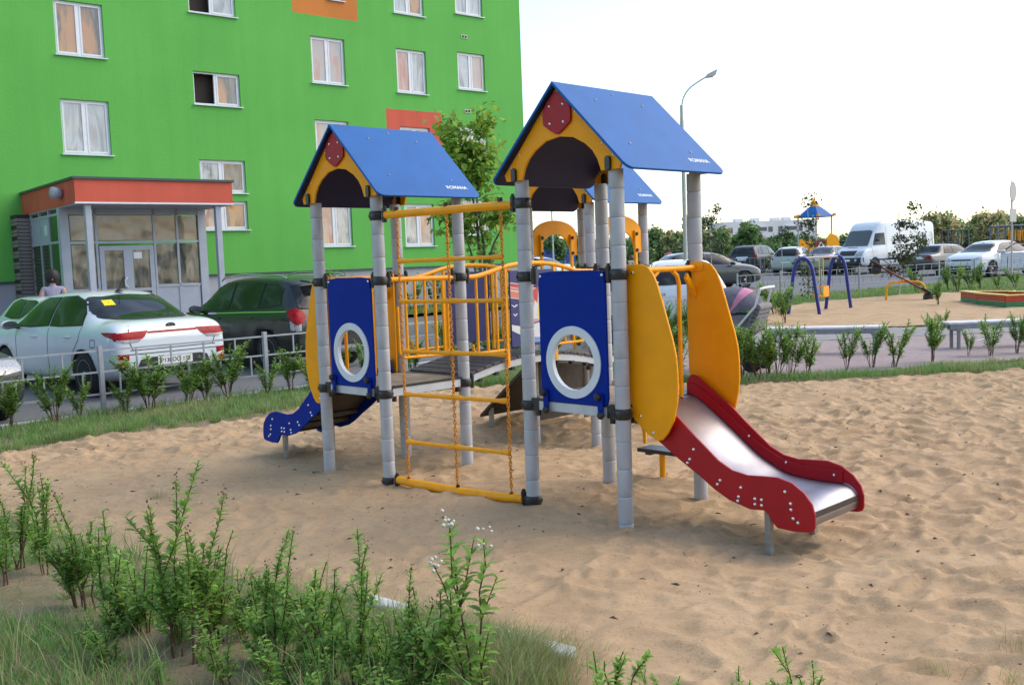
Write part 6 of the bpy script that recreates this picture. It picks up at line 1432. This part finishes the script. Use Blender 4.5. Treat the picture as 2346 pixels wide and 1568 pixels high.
for i, (k, u, v, hp, lab) in enumerate(near):
    p_ = G(u, v); px = FPX/p_.y; put(k, p_.x, p_.y, hp/px, i*1.7, lab, GN, z=ZN-.02)
UN = 0
R = random.Random(77)
for i in range(15):      # low leafy undergrowth between them
    u = R.uniform(90, 1060); vt_ = 1312+ (u-90)*.17+R.uniform(20, 150); p_ = G(u, min(vt_+90, 1660))
    o = put(R.choice('ehc'), p_.x, p_.y, R.uniform(.15, .30), R.uniform(0, 6), None, None, z=.0, wide=1.5)
    o.name = 'weed'; tag(o, 'low leafy weed clump growing under the young shrubs of the lower bed', 'weed', 'weed clumps under the young shrubs')
# along the fence
R = random.Random(5)
names_side = ['in front of the grey car corner', 'before the front door of the white sedan', 'before the rear wheel of the white sedan', 'under the left tail lamp of the white sedan', 'before the number plate of the white sedan', 'at the right rear corner of the white sedan', 'before the dark crossover', 'by the orange wing of the blue slide']
ORD = ['first', 'second', 'third', 'fourth', 'fifth', 'sixth', 'seventh', 'eighth', 'ninth', 'tenth', 'eleventh', 'twelfth', 'thirteenth', 'fourteenth', 'fifteenth', 'sixteenth', 'seventeenth', 'eighteenth', 'nineteenth', 'twentieth']
cnt = {}
for i in range(44):
    t = -3.1+i*.40+R.uniform(-.12, .12); p_ = F0+E2*t-Vector((-E2.y, E2.x, 0))*R.uniform(.16, .50)
    scr = camo.matrix_world.inverted() @ Vector((p_.x, p_.y, .4)); u = 1173+FPX*scr.x/-scr.z
    which = names_side[min(7, max(0, int((u+40)/95)))] if u < 720 else ('behind the porthole panels of the towers' if u < 1500 else 'behind the orange slide wings')
    hh_ = R.uniform(.5, .86); szw = 'tall' if hh_ > .78 else ('middling' if hh_ > .62 else 'low')
    put(R.choice('efgfe'), p_.x, p_.y, hh_, R.uniform(0, 6), '%s bushy shrub, %s of those %s' % (szw, ORD[cnt.setdefault(which, 0)], which), 'shrubs along the near fence', wide=R.uniform(.95, 1.3)); cnt[which] += 1
hed = [(1700, 862, 125), (1735, 866, 130), (1758, 862, 120), (1783, 860, 125), (1812, 858, 118), (1852, 856, 115), (1940, 846, 105), (1998, 838, 98), (2052, 838, 112), (2136, 826, 116), (2218, 812, 60), (2268, 812, 100), (2330, 806, 95), (2352, 806, 85), (1560, 874, 130), (1530, 872, 140), (1600, 866, 120)]
hl = ['at the stroller wheel', 'just right of the stroller', 'second right of the stroller', 'third right of the stroller', 'fourth right of the stroller', 'dense, last of the clump right of the stroller', 'standing alone before the first bench', 'in front of the first bench leg', 'right of the first bench leg, with grass at its foot', 'large, left of the second bench legs', 'smallest, right of the second bench legs', 'before the white scrap', 'near the right edge', 'cut by the right edge', 'seen between the slide wings', 'left between the slide wings', 'right behind the slide wing']
for i, ((u, v, hp), l_) in enumerate(zip(hed, hl)):
    p_ = G(u, v, dz=.02); put('feg'[i % 3], p_.x, p_.y, hp/(FPX/p_.y), i*1.3, 'hedge shrub '+l_, 'young hedge shrubs beside the pink paving', wide=1.0 if hp > 70 else .8)
far = [(1775, 720, 75, 'bush by the blue swing leg, left side'), (1798, 742, 90, 'spreading bush right of the stroller handle'), (1750, 735, 80, 'bush directly behind the stroller'), (2100, 668, 55, 'bush behind the seesaw'), (2172, 664, 60, 'bush right of the seesaw'), (2196, 668, 62, 'leafy bush two right of the seesaw'), (2224, 664, 55, 'bush before the white sedan with open door'), (2246, 662, 62, 'bush third right of the seesaw'), (2286, 662, 40, 'low bush behind the sandbox'), (2325, 660, 48, 'bush left of the sign pole foot'), (2150, 700, 60, 'bush behind the sandbox corner'), (2165, 752, 45, 'plant before the second bench end')]
for i, (u, v, hp, l_) in enumerate(far):
    p_ = G(u, v, dz=.0); put('efg'[i % 3], p_.x, p_.y, hp/(FPX/p_.y), i*2.1, l_, 'bushes around the far playground', wide=1.1)
R = random.Random(9)
for i in range(9):
    s_ = -7.5+i*1.15; p_ = a_+dS*s_+dN*R.uniform(1.2, 2.0); put('fe'[i % 2], p_.x, p_.y, R.uniform(1.0, 1.6), i, 'tall thin bush at the foot of the green wall, %s from the left' % ORD[i], 'bushes at the foot of the green wall')

# trees
def tree(name, p_, h, crown, nleaf, leafL, label, cat, seed, branches=9, trunk_r=.05, pal=(0, 1, 2), nclump=22, leafmats=None, group=None, squash=1.0, fork=None, bark=None):
    """crown: list of (dx, z0..z1 centre, radius) lobes; leaves grow in clumps on twigs inside the lobes"""
    R = random.Random(seed); root = empty(name, p_, 0, label=label, cat=cat, group=group); tm = MB(); lv = Leaves()
    tips = []
    for (cx, cy, cz, rx, rz) in crown:
        for _ in range(max(3, int(nclump*rx*rz))):
            while True:
                v = Vector((R.uniform(-1, 1), R.uniform(-1, 1), R.uniform(-1, 1)))
                if v.length < 1: break
            tips.append(Vector((cx+v.x*rx, cy+v.y*rx*squash, cz+v.z*rz)))
    trunks = fork or [[Vector((0, 0, -.1)), Vector((.03, 0, h*.3)), Vector((-.03, 0, h*.6)), Vector((0, 0, h*.93))]]
    for tr_ in trunks:
        q = catmull(tr_, 4); tm.tube(q, [trunk_r*(1-.85*k/(len(q)-1)) for k in range(len(q))], 7)
    allp = [q for tr_ in trunks for q in catmull(tr_, 6)]
    for tp in tips:
        c_ = min(allp, key=lambda q: (q-tp).length+abs(q.z-(tp.z-.35*(q-tp).length))*.5)
        md = c_.lerp(tp, .5)+Vector((0, 0, .05)); tm.tube([c_, md, tp], [trunk_r*.22, trunk_r*.15, trunk_r*.06], 4, cap=False)
        for _ in range(max(1, nleaf//len(tips))):
            o_ = Vector((R.gauss(0, 1), R.gauss(0, 1), R.gauss(0, .8)))*leafL*1.05
            d = Vector((R.uniform(-1, 1), R.uniform(-1, 1), R.uniform(-.9, .3))).normalized(); L = leafL*R.uniform(.65, 1.2)
            lv.leaf(tp+o_, d, Vector((0, 0, 1)), L, L*.85, R.choices(pal, (5, 3, 3))[0])
    tm.obj('trunk', bark or STEM, root); lv.obj('crown', leafmats or LF, root); return root
BK = mat('bark', (.11, .09, .07), .9, noise=.3, nscale=20); BKW = mat('pale bark', (.42, .40, .38), .9, noise=.3, nscale=20)
MAP = [leafmat('maple green', (.26, .42, .07), .5), leafmat('maple light', (.40, .54, .10), .5), leafmat('maple dark', (.15, .28, .05), .5), leafmat('maple tip', (.25, .22, .05))]
tp_ = G(1105, 690, dz=0); Yt = 27.0; tb = AT(1106, 640, Yt); k_ = Yt/FPX
def zz_(v, u=1106): return AT(u, v, Yt).z-terr(Yt)
def xx_(u): return (u-1106)*k_
cr = [(xx_(1042), 0, zz_(310), .36, .55), (xx_(1060), 0, zz_(370), .45, .5), (xx_(1118), 0, zz_(300), .40, .5), (xx_(1105), 0, zz_(360), .50, .45), (xx_(1090), 0, zz_(420), .40, .4), (xx_(1118), 0, zz_(400), .30, .3), (xx_(1085), 0, zz_(520), .38, .40), (xx_(1130), 0, zz_(480), .30, .45), (xx_(1165), 0, zz_(495), .22, .3), (xx_(1060), 0, zz_(530), .25, .3), (xx_(1110), 0, zz_(560), .35, .25), (xx_(1030), 0, zz_(480), .2, .2)]
B0 = Vector((0, 0, 0))
fk = [[B0, Vector((xx_(1100), 0, zz_(560))), Vector((xx_(1095), 0, zz_(480))), Vector((xx_(1075), 0, zz_(380))), Vector((xx_(1040), 0, zz_(270)))], [B0, Vector((xx_(1112), 0, zz_(580))), Vector((xx_(1100), 0, zz_(460))), Vector((xx_(1105), 0, zz_(380))), Vector((xx_(1120), 0, zz_(262)))], [B0, Vector((xx_(1125), 0, zz_(590))), Vector((xx_(1150), 0, zz_(530))), Vector((xx_(1172), 0, zz_(480)))], [B0, Vector((xx_(1085), 0, zz_(590))), Vector((xx_(1060), 0, zz_(520)))]]
tree('maple_tree', (tb.x, Yt, terr(Yt)), 5, cr, 2100, .20, 'young maple with bright green clustered leaves in front of the green wall', 'tree', 3, trunk_r=.05, nclump=38, leafmats=MAP, fork=fk, squash=.8, bark=BK, pal=(0, 1, 2))
SAPL = [leafmat('sapling green', (.09, .14, .05)), leafmat('sapling light', (.16, .20, .07)), leafmat('sapling dark', (.05, .08, .035)), leafmat('sapling rust', (.16, .11, .06))]
def sapling(u, vb, vt, Y, wpx, nleaf, label, seed, lob, pal=(2, 2, 0)):
    b_ = AT(u, vb, Y); k = Y/FPX; z = lambda v: AT(u, v, Y).z-terr(Y)
    cr = [((cu-u)*k, 0, z(cv), ru*k, rv*k) for cu, cv, ru, rv in lob]
    tree('sapling', (b_.x, Y, terr(Y)), z(vt), cr, int(nleaf*2.3), .095, label, 'tree', seed, trunk_r=.03, nclump=90, squash=1, fork=[[Vector((0, 0, 0)), Vector((.05, 0, z(vt)*.5)), Vector((-.03, 0, z(vt)))]], bark=BKW, leafmats=SAPL, pal=pal, group='thin saplings on the far lawn')
sapling(1853, 690, 438, 32, 30, 330, 'thin sparse sapling rising in front of the distant play tower', 4, [(1858, 455, 14, 18), (1850, 500, 22, 22), (1862, 545, 25, 20), (1850, 600, 22, 30), (1850, 650, 12, 30)])
sapling(2060, 668, 465, 33, 60, 620, 'thin sparse sapling in front of the white van', 5, [(2090, 480, 12, 16), (2085, 515, 28, 16), (2080, 555, 40, 22), (2075, 590, 35, 20), (2060, 622, 25, 12)])
sapling(1628, 660, 470, 36, 60, 260, 'thin sparse sapling beside the back post of the nearest tower', 6, [(1640, 480, 10, 10), (1622, 510, 24, 18), (1640, 560, 22, 20)])
sapling(1790, 650, 520, 40, 30, 120, 'tiny sapling with few leaves before the pale block', 7, [(1800, 540, 14, 18)])

# thicket behind the far cars: one mass, with a few trees that stand out of it
TH = [leafmat('thicket green', (.14, .25, .08), .25), leafmat('thicket light', (.22, .33, .11), .25), leafmat('thicket dark', (.09, .165, .065), .25), leafmat('thicket rusty', (.62, .50, .26), .4)]
def mass(name, pts, dens, leafL, seed, label=None, kindstuff=True, wts=(5, 3, 3, 0)):
    """pts: (x, y, h, r) mounds, leaf clumps over their volume"""
    rg = np.random.RandomState(seed); V = []; F = []; Mi = []
    for (x, y, h, r) in pts:
        n = int(dens*r*h)
        u = rg.uniform(-1, 1, (n, 3)); u = u[(u**2).sum(1) < 1]; n = len(u)
        c = np.stack([x+u[:, 0]*r, y+u[:, 1]*r*.6, terr(y)+h*.5+u[:, 2]*h*.52], 1)+rg.normal(0, .12, (n, 3))
        a = rg.normal(0, 1, (n, 3)); a /= np.linalg.norm(a, axis=1)[:, None]; b = rg.normal(0, 1, (n, 3)); b -= (a*b).sum(1)[:, None]*a; b /= np.linalg.norm(b, axis=1)[:, None]
        L = leafL*rg.uniform(.6, 1.3, (n, 1)); o = len(V)*0
        base = sum(len(q) for q in V); V.append(np.concatenate([c-a*L, c+b*L*.5, c+a*L, c-b*L*.5], 1).reshape(-1, 3))
        F.append(base+np.arange(n*4).reshape(-1, 4)); Mi.append(rg.choice(4, n, p=np.array(wts)/sum(wts)))
    return npmesh(name, np.concatenate(V), np.concatenate(F), TH, None, False, np.concatenate(Mi))
R = random.Random(21); pts = []
for i in range(190):
    u = 1215+i*7.2+R.uniform(-8, 8); Y = R.uniform(82, 100); vtop = 545+R.uniform(-10, 10)
    if 1480 < u < 1850: vtop = 552+R.uniform(-16, 8)
    if u > 2090: vtop = 520+R.uniform(-16, 12)
    if 1850 < u < 2090: vtop = 548+R.uniform(-6, 6)
    if u < 1480: vtop = 560+R.uniform(-14, 6)
    t_ = AT(u, vtop, Y); pts.append((t_.x, Y, max(1.5, t_.z-terr(Y)), R.uniform(1.2, 2.4)))
o = mass('thicket', pts, 150, .22, 1); o['kind'] = 'stuff'; tag(o, 'far thicket of mixed green bushes behind the parking lot', 'bushes')
def bigtree(u, vt, vb, wpx, Y, label, seed, rusty=0, n=26):
    b_ = AT(u, vb, Y); k = Y/FPX; R = random.Random(seed); h = AT(u, vt, Y).z-terr(Y); root = empty('broadleaf_tree', (b_.x, Y, terr(Y)), 0, label=label, cat='tree', group='trees behind the parking lot')
    tm = MB(); tm.tube([(0, 0, 0), (.1, 0, h*.4), (0, 0, h*.9)], [.16, .11, .03], 6)
    pts = []
    for _ in range(n):
        a = R.uniform(0, 2*pi); rr_ = R.uniform(.1, 1)**.6*wpx*k/2; z = h*R.uniform(.35, .97); rr_ *= (1-.6*abs(z/h-.6)); c_ = (rr_*cos(a), rr_*sin(a), z); tm.tube([(0, 0, z*.7), c_], [.05, .015], 4, cap=False); pts.append(c_)
    tm.obj('trunk', BK, root)
    rg = np.random.RandomState(seed); C = []
    for c_ in pts: C.append(np.array(c_)+rg.normal(0, 1, (150, 3))*wpx*k*.085)
    c = np.concatenate(C); m_ = len(c); a = rg.normal(0, 1, (m_, 3)); a /= np.linalg.norm(a, axis=1)[:, None]; b = rg.normal(0, 1, (m_, 3)); b -= (a*b).sum(1)[:, None]*a; b /= np.linalg.norm(b, axis=1)[:, None]; L = .17*rg.uniform(.6, 1.3, (m_, 1))
    V = np.concatenate([c-a*L, c+b*L*.5, c+a*L, c-b*L*.5], 1).reshape(-1, 3); npmesh('crown', V, np.arange(m_*4).reshape(-1, 4), TH, root, False, rg.choice(4, m_, p=[(1-rusty)*.45, (1-rusty)*.3, (1-rusty)*.25, rusty]))
bt = [(1590, 500, 66, .35, 'slender tree with rusty top left of the lamp pole foot'), (1640, 522, 70, .2, 'round tree between the tower post and the pale block'), (1712, 515, 62, 0, 'light green tree before the middle of the pale block'), (1500, 528, 60, .15, 'tree at the left end of the far row'), (1548, 530, 50, .4, 'small rusty tree left of the lamp pole'), (1790, 540, 60, 0, 'low round tree before the right of the pale block'), (1960, 545, 70, 0, 'low tree left behind the van'), (2160, 500, 90, .5, 'tall rusty lit tree right of the van'), (2215, 520, 70, .4, 'half rusty tree behind the white sedan'), (2262, 492, 80, .55, 'tall rusty lit tree left of the sign'), (2310, 500, 80, .5, 'tall tree behind the sign pole'), (2345, 505, 80, .2, 'green tree at the right edge'), (1400, 556, 60, .1, 'low tree seen between the posts of the rear tower'), (1320, 545, 70, .1, 'tree seen right of the left arch gate'), (1260, 545, 70, 0, 'tree seen through the left arch gate')]
for i, (u, vt, w_, ru, l_) in enumerate(bt): bigtree(u, vt, 600, w_, 76+(i*7) % 12, l_, 40+i, ru)
# low hedge between parking lot and far fence
pts = []
for i in range(60):
    u = 1200+i*18; Y = 68; t_ = AT(u, 590, Y); pts.append((t_.x, Y+R.uniform(-1, 1), R.uniform(.7, 1.3), R.uniform(.5, .9)))
o = mass('undergrowth', pts, 220, .14, 3, wts=(4, 4, 2, 0)); o['kind'] = 'stuff'; tag(o, 'low green undergrowth along the far side of the lot', 'bushes')

# ------------------------------------------------------------------ grass
def grass(name, n, sampler, hmin, hmax, wd, seed, wts, hfun=None, lean=.5, label=None, clump=0):
    rg = np.random.RandomState(seed); x, y = sampler(rg, n); n = len(x); ax_ = None
    if clump:
        k_ = max(1, n//clump); ci = rg.randint(0, k_, n); q_ = rg.rand(n) < .6; ox, oy = rg.normal(0, .022, n), rg.normal(0, .022, n); ax_ = np.where(q_, np.arctan2(oy, ox)+rg.normal(0, .5, n), rg.uniform(0, 6.283, n)); x = np.where(q_, x[ci]+ox, x); y = np.where(q_, y[ci]+oy, y)
    z = hfun(x, y) if hfun else nterr(y); H_ = rg.uniform(hmin, hmax, n)*(.55+.9*fbm(x*1.3, y*1.3, 2, seed)); a = rg.uniform(0, 2*pi, n) if ax_ is None else ax_; ln_ = rg.uniform(.1, 1, n)*lean*H_
    f = rg.uniform(0, 2*pi, n); fx, fy = np.cos(f)*wd, np.sin(f)*wd; dx, dy = np.cos(a), np.sin(a)
    b = np.stack([x, y, z-.01], 1); A = b+np.stack([fx, fy, 0*x], 1); B = b-np.stack([fx, fy, 0*x], 1)
    mdp = b+np.stack([dx*ln_*.35, dy*ln_*.35, H_*.6], 1); C = mdp+np.stack([fx, fy, 0*x], 1)*.75; D = mdp-np.stack([fx, fy, 0*x], 1)*.75; T_ = b+np.stack([dx*ln_, dy*ln_, H_], 1)
    V = np.concatenate([A, B, C, D, T_], 1).reshape(-1, 3); i = np.arange(n)*5
    F = np.concatenate([np.stack([i, i+1, i+3], 1), np.stack([i, i+3, i+2], 1), np.stack([i+2, i+3, i+4], 1)]); mi = rg.choice(5, n, p=np.array(wts)/sum(wts))
    # straw in patches
    dry = fbm(x*.9, y*.9, 3, seed+5) > .60; mi = np.where(dry & (rg.rand(n) < .45), rg.choice([2, 3], n), mi)
    o = npmesh(name, V, F, GR, None, False, np.concatenate([mi, mi, mi])); o['kind'] = 'stuff'
    if label: o['label'] = label
    return o
def clear(x, y, seed=0): return fbm(x*1.7, y*1.7, 3, 90+seed)
BARE = [(60, 1360, .34), (5, 1385, .3), (150, 1420, .20), (215, 1420, .14), (400, 1530, .25), (340, 1510, .20), (520, 1560, .26), (460, 1535, .22)]
def samp_near(rg, n):
    x = rg.uniform(-6.5, 1.2, n*2); y = rg.uniform(2.6, 8.2, n*2); k = ~inpoly(x, y, SAND) & inpoly(x, y, LAWNSIDE)
    d = edge_dist(x, y, SAND); bare = (clear(x, y) < .30)
    for (u, v, r_) in BARE:
        g = G(u, v); bare |= ((x-g.x)**2+(y-g.y)**2*.8 < (r_*(.6+.8*fbm(x*4, y*4, 2, 7)))**2)
    k &= ~(bare & (rg.rand(len(x)) < .93)); k &= rg.rand(len(x)) < np.clip(.25+d*1.6, 0, 1)
    return x[k][:n], y[k][:n]
grass('grass', 110000, samp_near, .025, .085, .0026, 11, (6, 7, 1, .25, 1), lambda x, y: lawn_h(x, y), .95, clump=45, label= 'short rough grass of the near lower left')
grass('grass', 8000, samp_near, .10, .28, .0022, 12, (3, 4, 3, 1.5, 1), lambda x, y: lawn_h(x, y), .8, clump=18, label= 'long grass blades between the young shrubs')
def tuft(rg, n):
    C = [G(u, v) for u, v in ((560, 1420), (620, 1440), (700, 1430), (1090, 1490), (1160, 1510), (1210, 1540), (1130, 1550), (1180, 1580), (1050, 1480), (1225, 1500), (980, 1440))]
    i = rg.randint(0, len(C), n); x = np.array([c.x for c in C])[i]+rg.normal(0, .11, n); y = np.array([c.y for c in C])[i]+rg.normal(0, .11, n); return x, y
grass('grass', 13000, tuft, .05, .15, .0016, 13, (1, 1, 4, 2.5, .5), lambda x, y: lawn_h(x, y), 1.1, 'wiry olive grass creeping over the sand edge')
def samp_strip(rg, n):
    t = rg.uniform(-6, 14.5, n*2); s_ = rg.uniform(-.05, 3.0, n*2); nx, ny = E2.y, -E2.x
    x = F0.x+E2.x*t+nx*s_; y = F0.y+E2.y*t+ny*s_; k = ~inpoly(x, y, SAND) & ~inpoly(x, y, PAVE) & ~inpoly(x, y, PATH) & ~inpoly(x, y, SAND2) & inpoly(x, y, LAWNSIDE); return x[k][:n], y[k][:n]
grass('grass', 85000, samp_strip, .05, .15, .0032, 14, (4, 5, 3, .8, 2), lambda x, y: lawn_h(x, y), .8, clump=40, label= 'grass verge between the near fence and the sand')
def samp_right(rg, n):
    x = rg.uniform(-1, 11, n*3); y = rg.uniform(11.8, 16, n*3); k = ~inpoly(x, y, SAND) & ~inpoly(x, y, PAVE) & ~inpoly(x, y, PATH) & (edge_dist(x, y, SAND) < 1.5) & inpoly(x, y, LAWNSIDE); return x[k][:n], y[k][:n]
grass('grass', 42000, samp_right, .05, .13, .0035, 15, (5, 6, 2, .4, 2), lambda x, y: lawn_h(x, y), .6, 'grass strip between the sand and the pink paving')
def samp_far(rg, n):
    x = rg.uniform(1, 40, n*3); y = rg.uniform(17, 46, n*3); k = inpoly(x, y, LAWNSIDE) & ~inpoly(x, y, SAND2) & ~inpoly(x, y, PATH) & ~inpoly(x, y, PAVE) & (x < y*.6+3); return x[k][:n], y[k][:n]
grass('grass', 90000, samp_far, .05, .11, .010, 16, (5, 6, 1.5, .2, 2), None, .5, 'mown lawn round the far playground')
def samp_bld(rg, n):
    s_ = rg.uniform(-8.8, 9, n); o_ = rg.uniform(0, 3.0, n); return a_.x+dS.x*s_+dN.x*o_, a_.y+dS.y*s_+dN.y*o_
grass('grass', 22000, samp_bld, .08, .16, .012, 17, (5, 6, 1, .2, 3), None, .5, 'lawn at the foot of the green building')
# sprigs in the sand, and debris
def sprig(rg, n):
    C = [G(u, v) for u, v in ((455, 1428), (2315, 1490), (2250, 1690), (2300, 1560), (2150, 1540), (360, 1140), (1610, 1030))]
    i = rg.randint(0, len(C), n); x = np.array([c.x for c in C])[i]+rg.normal(0, .035, n); y = np.array([c.y for c in C])[i]+rg.normal(0, .035, n); return x, y
grass('grass', 230, sprig, .04, .12, .0015, 18, (1, 1, 4, 4, .1), None, 1.2, 'lone dry grass sprigs in the sand')
MBT = MB()
rg = np.random.RandomState(33); n = 2600; X_ = rg.uniform(-6, 8, n*2); Y_ = rg.uniform(3.3, 13.5, n*2); k = inpoly(X_, Y_, SAND); X_, Y_ = X_[k][:n], Y_[k][:n]; Zs = sand_height(X_, Y_)
tet = np.array([(1, 0, 0), (-.5, .8, 0), (-.5, -.8, 0), (0, 0, .7)]); V = []; 
for i in range(len(X_)):
    s_ = .004+.012*rg.rand()**4; a = rg.uniform(0, 6); st_ = 1+rg.rand()*2; c, s = cos(a), sin(a)
    P_ = tet*np.array([s_*st_, s_, s_]); V.append(np.stack([P_[:, 0]*c-P_[:, 1]*s+X_[i], P_[:, 0]*s+P_[:, 1]*c+Y_[i], P_[:, 2]+Zs[i]], 1))
F = (np.arange(len(V))[:, None, None]*4+np.array([(0, 1, 3), (1, 2, 3), (2, 0, 3)])[None]).reshape(-1, 3)
for i in range(26):
    u_, v_ = rg.uniform(0, 8), 0
    k_ = rg.randint(len(X_)); L_ = rg.uniform(.03, .10); a_2 = rg.uniform(0, 6)
    p0_ = Vector((X_[k_], Y_[k_], Zs[k_]+.006)); v_2 = Vector((cos(a_2), sin(a_2), rg.uniform(-.05, .12)))*L_
    MBT.tube([p0_, p0_+v_2*.5+Vector((0, 0, .004)), p0_+v_2], [.0022, .003, .0015], 5)
ob_ = MBT.obj('twigs', STEM); ob_['kind'] = 'stuff'; ob_['label'] = 'small broken twigs lying on the sand'
o = npmesh('debris', np.concatenate(V), F, [mat('bark crumbs', (.10, .055, .035), .9, noise=.4, nscale=3)]); o['kind'] = 'stuff'; o['label'] = 'small dark crumbs and bark bits scattered over the sand'
